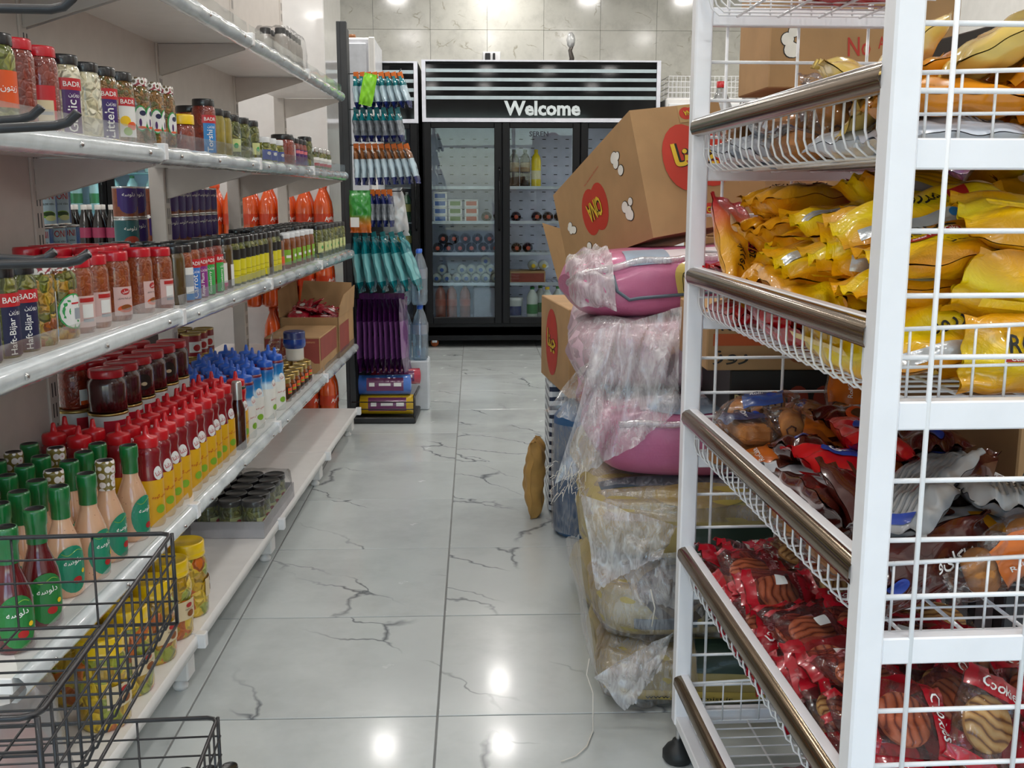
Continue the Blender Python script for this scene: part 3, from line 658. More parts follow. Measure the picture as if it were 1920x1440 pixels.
K['tinbig'] = can(.047, .222, P('tin_lightgrey', 'c9cac6', .35), None, [('rect', P('tin_crimson', 'b0162a', .35), -.045, .150, .045, .205), ('disc', Llime, .0, .12, .012, .01), ('rect', Lgrey, -.03, .02, .03, .034)], LG)
K['smallcan'] = can(.026, .06, P('tin_navy', '16243f', .35, coat=.3), None, [('rect', Lred, -.016, .01, .016, .02)])
z4 = SH['s4'][0]
def bot(kind, name, desc, lx, ly, z, rot=0, grp=None, tilt=(0, 0), cat='bottle'):
    return put(K[kind], name, desc, cat, gloc(lx, ly, z), (tilt[0], tilt[1], FACE+rot), grp or desc)
# dressings with green and printed cap sleeves, near bay
def s4y(px, py, z, d): return gy(px, py, d)
DD = {'dress_g': 'green-capped bottle of pink dressing on the lower shelf', 'dress_p': 'pink dressing bottle with printed cap sleeve on the lower shelf', 'dress_r': 'dark red sauce bottle with green cap sleeve on the lower shelf'}
def dres(kd, lx, ly, rt): bot(kd, 'dressing_bottle', DD[kd], lx, ly, z4, rt)
for kd, lx, ly, rt in (('dress_g', -.045, -3.045, .15), ('dress_p', -.047, -3.175, .2), ('dress_g', -.045, -3.275, .1), ('dress_g', -.060, -3.365, -.2), ('dress_r', -.042, -3.505, -.35), ('dress_r', -.045, -3.605, -.4)): dres(kd, lx, ly, rt)
for k, d in enumerate((.118, .192, .266)):
    for i in range(8 if k else 7):
        ly = -3.03-.074*i-.037*(k % 2)
        if ly < -3.66: continue
        dres('dress_p' if (i*3+k*5) % 4 == 1 else 'dress_g', -d, ly, rnd.uniform(-.4, .4))
# ketchup and mayonnaise squeeze bottles
def fill(kind, name, desc, ly0, ly1, d0, d1, sy, sx, jit=.006, cond=None, zb=z4, rot=.4):
    n = 0; ly = ly0; k = 0
    while ly <= ly1:
        d = d0+(sx/2 if k % 2 else 0)
        while d <= d1:
            if cond is None or cond(ly, d): bot(kind, name, desc, -d+rnd.uniform(-jit, jit), ly+rnd.uniform(-jit, jit), zb, rnd.uniform(-rot, rot)); n += 1
            d += sx
        ly += sy; k += 1
KD = 'red squeeze bottle of ketchup with yellow label, among the red-capped bottles'
placed = []
for i in range(10):
    for d in ((.043, .116, .190, .264) if i < 2 else (.043, .116)):
        ly = -2.945+.0715*i+(.03 if d in (.116, .264) else 0); lx = -d+rnd.uniform(-.003, .003)
        placed.append((lx, ly)); bot('ketchup', 'ketchup_bottle', KD, lx, ly, z4, rnd.uniform(-.3, .3))
ymax = max(p[1] for p in placed)
for d in (.043, .115): bot('ketchup_h', 'ketchup_bottle', 'bright red hot ketchup bottle with a dark green neck beside the blue-capped bottles', -d, ymax+.115, z4, .1)
bot('slimbottle', 'vinegar_bottle', 'slim brown bottle with silver cap between red and blue caps', -.022, ymax+.045, z4)
y9 = ymax+.19
fill('mayo', 'mayonnaise_bottle', 'white and blue squeeze bottle with a blue nozzle cap on the lower shelf', y9, y9+.52, .042, .27, .0725, .0735, .004)
# jam jars on big tins at the back of the lower shelf
for i in range(6):
    ly = -2.735+.1*i
    bot('tinbig', 'large_tin', 'large grey tin with a crimson band under the jam jars', -.205, ly, z4, .3*i, cat='tin')
    bot('jamjar', 'jam_jar', 'wide red-lidded jar of dark jam standing on a tin', -.205, ly+.002, z4+.2222, -.3 if i in (2, 4) else 2, cat='jar')
for i in range(5):
    bot('tinbig', 'large_tin', 'large grey tin with a crimson band in the row behind the jam jars', -.30, -2.70+.11*i, z4, .3, cat='tin')
    bot('jamjar_w' if i == 0 else 'jamjar', 'jam_jar', 'red-lidded jam jar in the row behind the front jam jars', -.30, -2.70+.11*i, z4+.2222, .2, cat='jar')
# tomato paste tins behind the mayonnaise
for i in range(7):
    for j in range(2):
        if i > 4 and j == 0: continue
        bot('paste', 'paste_tin', 'small red tin with gold lid on the lower shelf behind the blue caps', -.36-.078*j, -1.70+.08*i, z4, .2, cat='tin')
        if i != 0: bot('paste', 'paste_tin', 'small red tin with gold lid stacked second in its pile', -.36-.078*j, -1.70+.08*i, z4+.0852, .5, cat='tin')
        if i in (2, 3, 4): bot('paste', 'paste_tin', 'small red tin with gold lid on top of its pile', -.36-.078*j, -1.70+.08*i, z4+.1704, -.2, cat='tin')
# amber jars and blue jar at the front
K['amber'] = jar_kind(.031, .088, honey, LG, (P('label_amber', '3a2412', .4), .02, .012, .055), [('rect', Lorange, -.012, .03, .012, .052), ('rect', Llime, -.01, .034, .01, .04, .0014)])
for i in range(6):
    for j in range(2): bot('amber', 'honey_jar', 'squat amber jar with gold lid at the shelf edge', -.045-.07*j, -1.50+.08*i, z4, .1, cat='jar')
K['bluejar'] = [('jar_body', B().lathe([(0, 0), (.032, 0), (.036, .006), (.036, .05), (.044, .058), (.046, .075), (.044, .09)], 22, [0, 0, 0, 1, 1, 1]).mesh('jar_body', mayo_w, P('blue_jar', '0f3a8c', .25, coat=.6))),
    ('lid', B().lathe([(.045, .088), (.043, .092), (.044, .112), (.041, .118), (.038, .116), (0, .116)], 22).mesh('lid', LN))]
bot('bluejar', 'cream_jar', 'round dark blue jar with a ribbed navy lid standing on amber jars', -.08, -1.10, z4+.0885, .2, cat='jar')
# ---- cartons
card = P('cardboard', 'a8845a', .75, var=.10, vscale=9, bmp=.12, bscale=90)
print_brick = P('brick_red_print', '8c3b30', .65, var=.12, vscale=14)
def carton(name, label, M, w, d, h, mat=None, flaps=None, group=None):
    t = thingM(name, label, 'box', M, group)
    b = B().cbox(0, 0, 0, w, d, h, .003) if not flaps else None
    if flaps:
        b = B(); k = .005
        b.box(0, 0, 0, w, d, k).box(0, 0, 0, w, k, h).box(0, d-k, 0, w, d, h).box(0, 0, 0, k, d, h).box(w-k, 0, 0, w, d, h)
    obj('carton_body', b.mesh('carton_body', mat or card), t)
    return t
bm = GM @ Matrix.Translation((-.245, -.92, z4)) @ Matrix.Rotation(.0, 4, 'Z')
bx = carton('paste_carton', 'red printed cardboard carton with upside-down lettering on the lower shelf', bm, .235, .42, .155)
fy = lambda y: (lambda a, b: (a, y, b)); fx = lambda x: (lambda a, b: (x, a, b)); fz = lambda z: (lambda a, b: (a, b, z))
obj('printed_panel', rect2(.004, .045, .231, .150, fy(-.0012)).mesh('printed_panel', print_brick), bx)
obj('printed_panel', rect2(.004, .055, .416, .150, fx(.2362)).mesh('printed_panel', print_brick), bx)
pl = P('carton_print_light', 'c08a5a', .7)
tm_ = lettering('گوجه فرنگی', fy(-.0024), None, .10, .036, .075, .105, pi); lettering('tomato Ketchup', fy(-.0024), None, .10, None, .07, .136, pi, bb=tm_); lettering('tomato paste', fy(-.0024), None, .07, None, .18, .136, pi, bb=tm_)
obj('lettering', tm_.mesh('lettering', pl), bx)
obj('printed_motif', B().add([fy(-.002)(x, y) for x, y in ((.09, .045), (.12, .062), (.14, .070), (.155, .088), (.17, .07), (.19, .062), (.21, .045))], [(0, 1, 2, 3, 4, 5, 6)], 0, False).mesh('printed_motif', card), bx)
ob = carton('open_carton', 'open brown carton full of red sachets behind the red carton', GM @ Matrix.Translation((-.27, -.49, z4)), .27, .46, .19, None, True)
obj('flap', B().prism([(.27, .0, .19), (.27, .46, .19), (.278, .46, .30), (.280, .10, .285), (.276, .0, .24)], (.004, 0, 0)).mesh('flap', card), ob)
obj('flap', B().prism([(.0, .0, .19), (.0, .46, .19), (-.01, .46, .33), (-.012, .05, .31)], (-.004, 0, 0)).mesh('flap', card), ob)
obj('flap', B().prism([(.0, .46, .19), (.27, .46, .19), (.26, .49, .31), (.02, .49, .32)], (0, .004, 0)).mesh('flap', card), ob)
obj('printed_panel', rect2(.02, .02, .30, .15, fx(.2712)).mesh('printed_panel', print_brick), ob)
# ---- bottom deck: yellow-lidded pickle jars, tray of jars, plastic bag
zd = SH['deck'][0]
def ribbed(R, z0, z1, n=40):
    b = B(); vs = []; prof = [(R*.97, z0), (R, z0+.003), (R, z0+.010), (R*.97, z0+.012), (R*.985, z0+.014), (R*.985, z1-.004), (R*.94, z1), (R*.88, z1), (R*.84, z1-.003), (0, z1-.003)]
    return b.lathe(prof, 28)
pj = B().lathe([(0, 0), (.046, 0), (.051, .008), (.052, .05), (.049, .075), (.049, .095), (.052, .115), (.052, .135), (.047, .15), (.043, .156), (.043, .165)], 24, 0, sq=.06).mesh('plastic_jar', cauli)
pl_ = ribbed(.048, .158, .197).mesh('lid', LY)
pf = cylmap(.0535, 0, .0012); plab = rect2(-.040, .050, .040, .098, pf, None, 0, 14)
pem = disc2(.0, .086, .010, .006, cylmap(.0535, 0, .0022), None, 0, 14, 2); disc2(.004, .064, .012, .0085, cylmap(.0535, 0, .0022), pem, 1, 14, 2)
ptx = lettering('ترشی مخلوط', cylmap(.0535, 0, .0024), None, .032, None, .002, .0765, 0)
K['pickjar'] = [('plastic_jar', pj), ('lid', pl_), ('label', plab.mesh('label', Lcream), [('label_picture', pem.mesh('label_picture', ink_red, P('label_food', '8a4a14', .5))), ('lettering', ptx.mesh('lettering', ink_black))])]
for i, ly in enumerate((-2.652, -2.792, -2.925, -3.085, -3.23)):
    put(K['pickjar'], 'pickle_jar', 'large yellow-lidded plastic jar of mixed pickles on the bottom shelf', 'jar', gloc(-.062, ly, zd), (0, 0, FACE+(.15 if i else .9)), 'yellow-lidded pickle jars')
for i, ly in enumerate((-2.70, -2.84, -2.98, -3.12)):
    put(K['pickjar'], 'pickle_jar', 'large yellow-lidded pickle jar in the second row of the bottom shelf', 'jar', gloc(-.172, ly, zd), (0, 0, rnd.uniform(0, 6)), 'second row of pickle jars')
tray = thing('jar_tray', 'shallow grey carton tray holding shrink-wrapped gherkin jars', 'tray', gloc(-.235, -2.06, zd), (0, 0, GR))
gcard = P('grey_card', 'b9b6b8', .7, bmp=.2, bscale=70)
for nm, a in (('tray_bottom', (0, 0, .001, .235, .47, .005)), ('tray_side', (0, 0, .005, .235, .005, .055)), ('tray_side', (.23, .005, .005, .235, .47, .055)), ('tray_side', (0, .005, .005, .005, .47, .055)), ('tray_side', (.005, .465, .005, .23, .47, .055))):
    obj(nm, B().box(*a).mesh(nm, gcard), tray)
K['gherkin'] = jar_kind(.036, .112, pickle, LB, (Lpale, .03, .022, .058), [('disc', ink_red, 0, .044, .010, .006), ('خیارشور', ink_black, .026, 0, .031, 0)], lidh=.015, neck=.95)
for i in range(5):
    for j in range(3):
        put(K['gherkin'], 'gherkin_jar', 'black-lidded gherkin jar in the grey tray', 'jar', gloc(-.235+.043+j*.0745, -2.06+.045+i*.078, zd+.0055), (0, 0, FACE+rnd.uniform(-.3, .3)), 'gherkin jars in the tray')
fw = B(); x0, x1, y0, y1 = .003, .238, -.004, .43
def wrapsheet(seed):
    r = random.Random(seed); g = []
    ring = [(x0, y0), (x1, y0), (x1, y1), (x0, y1)]
    per = []
    for k in range(4):
        a, b = ring[k], ring[(k+1) % 4]
        for i in range(10): per.append((a[0]+(b[0]-a[0])*i/10, a[1]+(b[1]-a[1])*i/10))
    per.append(per[0]); cx, cy = .12, .21
    for z, s in ((.03, 1.0), (.07, 1.01), (.108, .985), (.122, .93)):
        g.append([(cx+(x-cx)*s+r.uniform(-.003, .003)*(i % 40 != 0), cy+(y-cy)*s+r.uniform(-.003, .003)*(i % 40 != 0), z+r.uniform(-.003, .003)*(i % 40 != 0)) for i, (x, y) in enumerate(per)])
    return B().grid(g).mesh('shrink_film', film('shrink_film', 'f8f8f8', .03, .03, .10, 35, .8, .4))
obj('shrink_film', wrapsheet(3), tray)
# translucent white plastic bag with orange goods, near end of the deck
bagm = film('thin_white_bag', 'f5f3f0', .30, .05, .25, 14, 1.0)
def soft(pt, r, a): return (pt[0]+r.uniform(-a, a), pt[1]+r.uniform(-a, a), pt[2]+r.uniform(-a, a))
r5 = random.Random(5); g = []
for j in range(14):
    t = j/13; row_ = []
    for i in range(29):
        a = 2*pi*i/28; rx = .105*(1-.25*t**2)*(1+.10*sin(5*a+3*t)+.05*sin(9*a+7*t)); ry = .15*(1-.35*t**2)*(1+.10*sin(4*a+5*t)+.05*sin(11*a))
        if t > .75: rx *= 1-(t-.75)*2.2; ry *= 1-(t-.75)*2.0
        row_.append((rx*cos(a), ry*sin(a), .004+.26*t+.012*sin(6*a)*t))
    g.append(row_)
bag = thing('plastic_bag', 'crumpled translucent white plastic bag on the bottom shelf', 'bag', gloc(-.13, -3.52, zd), (0, 0, GR))
obj('bag_film', B().grid(g).mesh('bag_film', bagm), bag)
obj('bag_contents', B().lathe([(0, .004), (.06, .006), (.085, .05), (.08, .1), (.05, .15), (0, .165)], 16).mesh('bag_contents', P('orange_goods', 'b4552c', .5, var=.2)), bag)
# shrink-wrapped salt bottles on the top shelf
K['salt'] = [('bottle_body', B().lathe([(0, 0), (.026, 0), (.027, .005), (.027, .09), (.022, .105), (.02, .11)], 16).mesh('bottle_body', P('salt_grey', 'a39d95', .4, coat=.4))), ('cap', B().lathe([(.021, .106), (.021, .128), (.019, .131), (0, .131)], 16).mesh('cap', black_plastic))]
zt, off = SH['s1']
for i in range(6):
    for j in range(2): bot('salt', 'spice_bottle', 'grey spice bottle with black cap in a shrink-wrapped pack, top shelf', off-.05-.057*j, -1.12+.058*i, zt, .1)
def pack_wrap(w, l, h, seed=0):
    r = random.Random(seed); g = []
    per = []
    for k, (a, b) in enumerate((((0, 0), (w, 0)), ((w, 0), (w, l)), ((w, l), (0, l)), ((0, l), (0, 0)))):
        for i in range(10): per.append((a[0]+(b[0]-a[0])*i/10, a[1]+(b[1]-a[1])*i/10))
    per.append(per[0])
    for z, s in ((.002, 1.02), (h*.5, 1.03), (h*.9, 1.0), (h*1.02, .9), (h*1.03, .6)):
        g.append([(w/2+(x-w/2)*s+r.uniform(-.004, .004)*(i % 40 != 0), l/2+(y-l/2)*s+r.uniform(-.004, .004)*(i % 40 != 0), z+r.uniform(-.003, .003)*(i % 40 != 0)) for i, (x, y) in enumerate(per)])
    return B().grid(g).mesh('shrink_film', film('shrink_film', 'f8f8f8', .03, .03, .10, 35, .8, .4))
tag(obj('shrink_wrap', pack_wrap(.125, .35, .135, 4), None, gloc(off-.14, -1.15, zt), (0, 0, GR)), 'crinkled clear film around the spice bottle pack, top shelf', 'packaging')
# clear boxes at the back of the upper jar shelf
zb, off = SH['s2']
for i in range(3):
    tag(obj('storage_box', B().cbox(-.05, -.06, 0, .05, .06, .165-.02*i, .006).mesh('storage_box', film('smoke_box', '8c908e', .25, .06, .2, 20, .2)), None, gloc(-.24, -3.05+.125*i, zb), (0, 0, GR)), 'smoky clear plastic box behind the garlic jars', 'box', 'smoky clear boxes')
# tins and cola on the shelf of the other side, seen through the gap
zs = .957
for i in range(3):
    for k in range(2): bot('doni', 'drink_tin', 'blue aloe drink tin in the lower layers of the stack behind the jars', -.405, -2.60+.082*i, zs+.0955*k, -.25-.3*((i+k) % 2), cat='tin')
    if i < 2: bot('doni', 'drink_tin', 'blue aloe drink tin on top of the stack behind the jars', -.405, -2.565+.082*i, zs+.191, -.3, cat='tin')
for i in range(2):
    for k in range(3): bot('beans' if k != 1 or i else 'beans_t', 'bean_tin', 'purple bean tin stacked behind the jars next to the aloe tins' if k != 1 or i else 'teal bean tin behind the jars next to the aloe tins', -.42, -1.935+.08*i, zs+k*.0985, -.4, cat='tin')
for i in range(9):
    for k in range(3): bot('beans', 'bean_tin', 'purple bean tin in the three-high stack behind the yellow-labelled jars', -.43, -1.66+.083*i, zs+k*.0985, -.3+.2*((i+k) % 3), cat='tin')
for i in range(8): bot('smallcan', 'fish_tin', 'small dark navy tin behind the black-lidded jars', -.36, -.80+.056*i, zs, .3, cat='tin')
cola = P('cola_dark', '150806', .12, coat=1, var=.1); cola_lab = P('cola_pink_label', 'a33a5c', .4)
K['cola'] = [('bottle_body', B().lathe([(0, 0), (.028, 0), (.030, .01), (.029, .04), (.030, .07), (.030, .11), (.026, .135), (.014, .165), (.012, .185)], 16).mesh('bottle_body', cola)), ('label', B().lathe([(.0305, .068), (.0305, .108)], 16).mesh('label', cola_lab)), ('cap', B().lathe([(.014, .178), (.014, .197), (0, .198)], 12).mesh('cap', P('cap_white', 'd9d5d0', .4)))]
lc = thing('low_cabinet', 'low white cabinet in the next aisle under the cola bottles', 'cabinet', (-2.75, 6.75, 0))
obj('cabinet_body', B().cbox(0, 0, 0, .75, .5, .845, .01).mesh('cabinet_body', white_metal), lc); obj('door', B().cbox(.02, -.018, .06, .73, 0, .82, .006).mesh('door', white_plastic), lc)
for i in range(5):
    for j in range(2): put(K['cola'], 'cola_bottle', 'dark cola bottle with pink label in the next aisle', 'bottle', (-2.60+.088*i, 6.85+.088*j, .8455), (0, 0, -1), 'cola bottles in the next aisle').scale = (1.4, 1.4, 1.62)
fz9 = thing('dark_backdrop_box', 'black box added as a dark background behind the paste tins', 'backdrop', (-1.95, 3.7, 0))  # added block, only there to darken what shows through the lower shelf gap
obj('cabinet_body', B().cbox(0, 0, 0, .45, 1.55, .80, .012).mesh('cabinet_body', black_plastic), fz9); obj('lid', B().cbox(-.01, -.01, .80, .46, 1.56, .835, .008).mesh('lid', P('backdrop_lid', '1e1f22', .35)), fz9)
# ---- orange soda stacked beyond the end of the shelving
soda = P('orange_soda', 'd85520', .12, coat=1, var=.12); soda_lab = P('soda_label', 'c83a10', .35, coat=.4)
K['soda'] = [('bottle_body', B().lathe([(0, 0), (.036, 0), (.044, .012), (.045, .05), (.0425, .09), (.045, .13), (.045, .185), (.040, .225), (.026, .262), (.0145, .288), (.0135, .305)], 18).mesh('bottle_body', soda)),
    ('label', B().lathe([(.0458, .11), (.0458, .165)], 18).mesh('label', soda_lab), [('lettering', lettering('Ayu', cylmap(.0458, 0, .0012), None, .05, None, 0, .138, .2, shear=.3).mesh('lettering', ink_white))]),
    ('cap', B().lathe([(.0165, .298), (.0165, .318), (.014, .32), (0, .32)], 14).mesh('cap', P('cap_orange', 'cf4a12', .4)))]
for k in range(4):
    for j in range(2):
        for i in range(7 if k >= 2 else 4):
            put(K['soda'], 'soda_bottle', ('orange soda bottle in the layer on the floor', 'orange soda bottle in the second layer of the stack', 'orange soda bottle in the third layer of the stack', 'orange soda bottle in the top layer of the stack')[k]+' beside the white pillar', 'bottle', (-.795-.094*i, 5.52+.094*j, .001+k*.3215), (0, 0, FACE+rnd.uniform(-.2, .2)), 'orange soda layer %s' % 'one two three four'.split()[k])
# ---- black wire basket stand near the camera (local frame turned slightly)
SR = radians(2.4)
fr_ = onz(322, 1000, .86); nr_ = onz(70, 1345, .86)
ax = Vector((fr_.x-nr_.x, fr_.y-nr_.y, 0)); LEN = ax.length; ang = atan2(ax.x, ax.y)
SM_ = Matrix.Translation((nr_.x, nr_.y, 0)) @ Matrix.Rotation(-ang, 4, 'Z')     # local +y runs away from the camera along the basket side, -x to the left
st = thingM('wire_basket_stand', 'black wire stand with baskets and hooks in front of the shelving', 'stand', SM_)
def wire_basket(w, l, h, rim=.0025, wr=.0014, sp=.026, hsp=.03, name='wire_basket'):
    b = B()
    top = [(0, 0, 0), (0, l, 0), (-w, l, 0), (-w, 0, 0)]
    rr = .012; c = []
    for k, p in enumerate(top):
        a = Vector(top[k-1]); q = Vector(top[(k+1) % 4]); p = Vector(p)
        c += [p+(a-p).normalized()*rr, p+((a-p).normalized()+(q-p).normalized())*rr*.3, p+(q-p).normalized()*rr]
    b.tube(c, rim, 6, 0, True)
    for x in (0, -w):
        for y in (0, l): b.tube([(x, y, 0), (x, y, -h)], rim*.9, 6)
    b.tube([(0, 0, -h), (0, l, -h), (-w, l, -h), (-w, 0, -h)], rim*.85, 6, 0, True)
    n = int(l/sp)
    for i in range(1, n):
        y = l*i/n; b.tube([(0, y, .001), (0, y, -h+.018), (-.006, y, -h+.005), (-.018, y, -h), (-w+.018, y, -h), (-w+.006, y, -h+.005), (-w, y, -h+.018), (-w, y, 0)], wr, 5)
    for k in range(1, int(h/hsp)+1):
        z = -h*k/(int(h/hsp)+1); b.tube([(.002, 0, z), (.002, l, z), (-w, l, z), (-w, 0, z)], wr, 5, 0, True)
    for i in range(1, 4):
        x = -w*i/4
        b.tube([(x, l, 0), (x, l, -h), (x, 0, -h), (x, 0, 0)], wr, 5)
    return b.mesh(name, black_wire)
obj('wire_basket', wire_basket(.34, LEN, .105), st, (0, 0, .86))
lo = SM_.inverted() @ onz(408, 1345, .62)
obj('wire_basket', wire_basket(lo.x+.34, LEN+.06, .12), st, (lo.x, lo.y-LEN-.06, .62))
for y in (.03, LEN-.03): obj('stand_leg', B().tube([(-.36, y, 0), (-.36, y, 1.75)], .009, 8).mesh('stand_leg', black_wire), st)
obj('stand_foot', B().tube([(lo.x-.02, -.05, .012), (-.36, .03, .012), (-.36, LEN-.03, .012), (lo.x-.02, LEN+.0, .012)], .01, 8).mesh('stand_foot', black_wire), st)
for z in (.45, 1.05, 1.7): obj('stand_brace', B().tube([(-.36, .03, z), (-.36, LEN-.03, z)], .007, 8).mesh('stand_brace', black_wire), st)
for z in (.858, .74, .618, .49): obj('basket_support', B().tube([(-.36, LEN-.03, z), (-.30, LEN-.03, z)], .005, 6).mesh('basket_support', black_wire), st)
def hook(px0, py0, px1, py1, px2, py2, Y):
    a, b_, c = (SM_.inverted() @ ony(px0, py0, Y)), (SM_.inverted() @ ony(px1, py1, Y)), (SM_.inverted() @ ony(px2, py2, Y))
    s = Vector((-.36, a.y, a.z+.002))
    d1 = (b_-a).normalized(); d2 = (c-b_).normalized()
    obj('hook', B().tube([s, a, b_-d1*.012, b_-d1*.003+d2*.003, b_+d2*.012, c], .0042, 8).mesh('hook', black_wire), st)
    return s
for args in ((0, 16, 122, 18, 138, -6, .98), (0, 226, 62, 222, 78, 200, 1.0), (0, 241, 130, 234, 146, 210, .93), (0, 484, 88, 489, 100, 474, 1.0), (0, 496, 150, 492, 163, 478, .93)):
    s = hook(*args)
    obj('hook_bar', B().tube([(-.36, .03, s.z), (-.36, LEN-.03, s.z)], .005, 6).mesh('hook_bar', black_wire), st)
for px, py in ((430, 1436), (392, 1442), (345, 1446)):
    p = onz(px, py, .10)
    t = put(jar_kind(.0185, .10, jam, LB), 'floor_jar', 'dark jar with black lid on the floor beside the wire stand', 'jar', (p.x, p.y, 0), (0, 0, 0), 'jars on the floor by the stand')
# ------------------------------------------------------------------ coolers on the back wall
CY = 8.343                          # front plane of the cooler
cb = P('cooler_black', '0c0c0f', .4, coat=0, var=.1, spec=.25); trimw = P('cooler_white_trim', 'd7d9e2', .35); stripe = P('stripe_blue_grey', 'a9b8bd', .3)
inner = P('cooler_white_inner', 'd8dcec', .4)
glass_door = film('cooler_glass', 'eef2f2', .0, .012, .012, 4, .04, .55)
shelf_gl = P('cooler_wire_shelf', 'b9bec6', .3, metal=.4)
def cooler(name, label, x0, x1, z_top, doors, zhead, dep=.68, words=None):
    t = thing(name, label, 'cooler', (x0, CY, 0)); w = x1-x0
    body = B().box(0, dep-.04, .1, w, dep, z_top).box(0, .04, .1, .035, dep-.04, z_top).box(w-.035, .04, .1, w, dep-.04, z_top).box(.035, .04, .1, w-.035, dep-.04, .2).box(.035, .04, zhead, w-.035, dep-.04, z_top)
    obj('cabinet_body', body.mesh('cabinet_body', cb), t)
    obj('inner_panel', B().box(.035, dep-.05, .2, w-.035, dep-.041, zhead).box(.0351, .05, .2, .041, dep-.05, zhead).box(w-.041, .05, .2, w-.0351, dep-.05, zhead).box(.04, .06, .2, w-.04, dep-.05, .206).mesh('inner_panel', inner), t)
    hd = obj('header_panel', B().cbox(.03, .012, zhead+.03, w-.03, .06, z_top-.03, .003).mesh('header_panel', black_gloss), t)
    zz = z_top-.03
    for k in range(4): obj('header_stripe', B().box(.032, .008, zz-.062-.068*k, w-.032, .0118, zz-.036-.068*k).mesh('header_stripe', stripe), hd)
    obj('header_trim', B().box(0, .0, zhead, w, .06, zhead+.03).box(0, 0, z_top-.012, w, .06, z_top).box(0, 0, zhead+.03, .03, .06, z_top-.012).box(w-.03, 0, zhead+.03, w, .06, z_top-.012).mesh('header_trim', trimw), t)
    obj('kick_plate', B().box(.01, .04, .06, w-.01, .08, .17).box(.0, .03, .17, w, .04, .2).mesh('kick_plate', cb), t)
    for x in (.07, w-.07):
        cs = obj('caster', B().tube([(x, .10, .033), (x, .14, .033)], .033, 14).mesh('caster', P('caster_orange', 'a8562c', .45)), t)
        obj('fork', B().box(x-.02, .09, .035, x+.02, .15, .1).mesh('fork', chrome), cs)
    dw_ = (w-.01)/doors
    for k in range(doors):
        a = .005+k*dw_+.003; b2 = .005+(k+1)*dw_-.003; f = .058
        d = obj('door', B().cbox(a, 0, .2, a+f, .035, zhead-.005, .004).cbox(b2-f, 0, .2, b2, .035, zhead-.005, .004).cbox(a+f, 0, .2, b2-f, .035, .2+f*.9, .004).cbox(a+f, 0, zhead-.005-f*.7, b2-f, .035, zhead-.005, .004).mesh('door', cb), t)
        obj('glass', B().box(a+f-.004, .014, .2+f*.9-.004, b2-f+.004, .020, zhead-.005-f*.7+.004).mesh('glass', glass_door), d)
        hxp = b2-.02 if k == 0 else (a+.02 if k == 2 else b2-.02)
        obj('handle', B().tube([(hxp, .0, .95), (hxp, -.03, .97), (hxp, -.03, 1.42), (hxp, .0, 1.44)], .008, 8).mesh('handle', black_gloss), d)
    for k in range(1, doors): obj('mullion', B().box(.005+k*dw_-.02, .036, .2, .005+k*dw_+.02, .05, zhead).mesh('mullion', cb), t)
    return t, dw_
ZHEAD = 1.79
cool, DW = cooler('display_cooler', 'tall black three-door glass drinks cooler with a striped welcome header', -.401, 1.466, 2.258, 3, ZHEAD)
tw_ = lettering('Welcome', fy(.006), None, .600, None, .94, 1.895, 0, bold=.05)
obj('lettering', tw_.mesh('lettering', P('sign_white', 'cfd8da', .35)), cool)
obj('lettering', lettering('SEREN', fy(.0105), None, .150, None, .005+1.5*DW-.02, 1.700, 0, bold=.03).mesh('lettering', P('sticker_ink', '1b2030', .4)), cool)
# inside: shelves, lit back with slots, light tube
shz = [.2, .515, .76, 1.01, 1.285]
for z in shz[1:]:
    sh = B()
    for i in range(40): sh.box(.05+i*.0455, .08, z-.008, .058+i*.0455, .6, z-.002)
    sh.box(.045, .075, z-.012, 1.82, .085, z+.012).box(.045, .6, z-.01, 1.82, .61, z)
    obj('shelf', sh.mesh('shelf', shelf_gl), cool)
slots = B()
for i in range(18):
    for j in range(20): slots.box(.10+i*.098, .625, .3+j*.073, .13+i*.098, .629, .306+j*.073)
obj('slot_rows', slots.mesh('slot_rows', black_plastic), cool, kind='stuff')
tube_m = P('cooler_tube', 'ffffff', .5, emis='eef2ff', estr=9)
for x in (1.25,): obj('light_tube', B().tube([(x, .075, .25), (x, .075, 1.75)], .010, 8).mesh('light_tube', tube_m), cool)
# drinks and dairy inside
def inside(kind, name, desc, px, py, z, dy=.2, rot=(0, 0, -pi/2), cat='bottle', grp=None, sc=None):
    p = ony(px, py, CY+dy); t = put(K[kind], name, desc, cat, (p.x, p.y, z), rot, grp or desc)
    if sc: t.scale = (sc,)*3
    return t
def drink(h, R, liq, capc, labc=None, z0=.35, z1=.6, shoulder=.72):
    p = [('bottle_body', B().lathe([(0, 0), (R*.85, 0), (R, .012), (R, h*shoulder), (R*.8, h*(shoulder+.1)), (R*.38, h*.9), (R*.32, h*.94)], 18).mesh('bottle_body', liq)), ('cap', B().lathe([(R*.4, h*.925), (R*.4, h*.995), (R*.3, h), (0, h)], 14).mesh('cap', capc))]
    if labc: p.append(('label', B().lathe([(R*1.012, h*z0), (R*1.012, h*z1)], 18).mesh('label', labc)))
    return p
capw = P('cap_white', 'd9d5d0', .4); capr = P('cap_orange_red', 'b3472c', .4); capg = P('cap_green', '1d7a3c', .4); capb = P('cap_mid_blue', '2a4f9a', .4); capy = P('cap_yellow', 'e0b81c', .4)
doogh = P('milky_drink', 'cdd3cc', .2, coat=.6, var=.05)
K['d_cola'] = drink(.30, .042, cola, P('cap_dark', '221a18', .4), P('cola_gold_label', '8a7450', .4), .42, .66)
K['d_cola0'] = drink(.28, .043, cola, capr); K['d_milk'] = drink(.25, .040, doogh, capb); K['d_milky'] = drink(.25, .042, doogh, capy)
K['d_lemon'] = drink(.30, .040, P('lemon_yellow', 'e3c800', .2, coat=.8), P('cap_lemon', 'c9b400', .4), P('lemon_label', 'd8cfa8', .4), .22, .45)
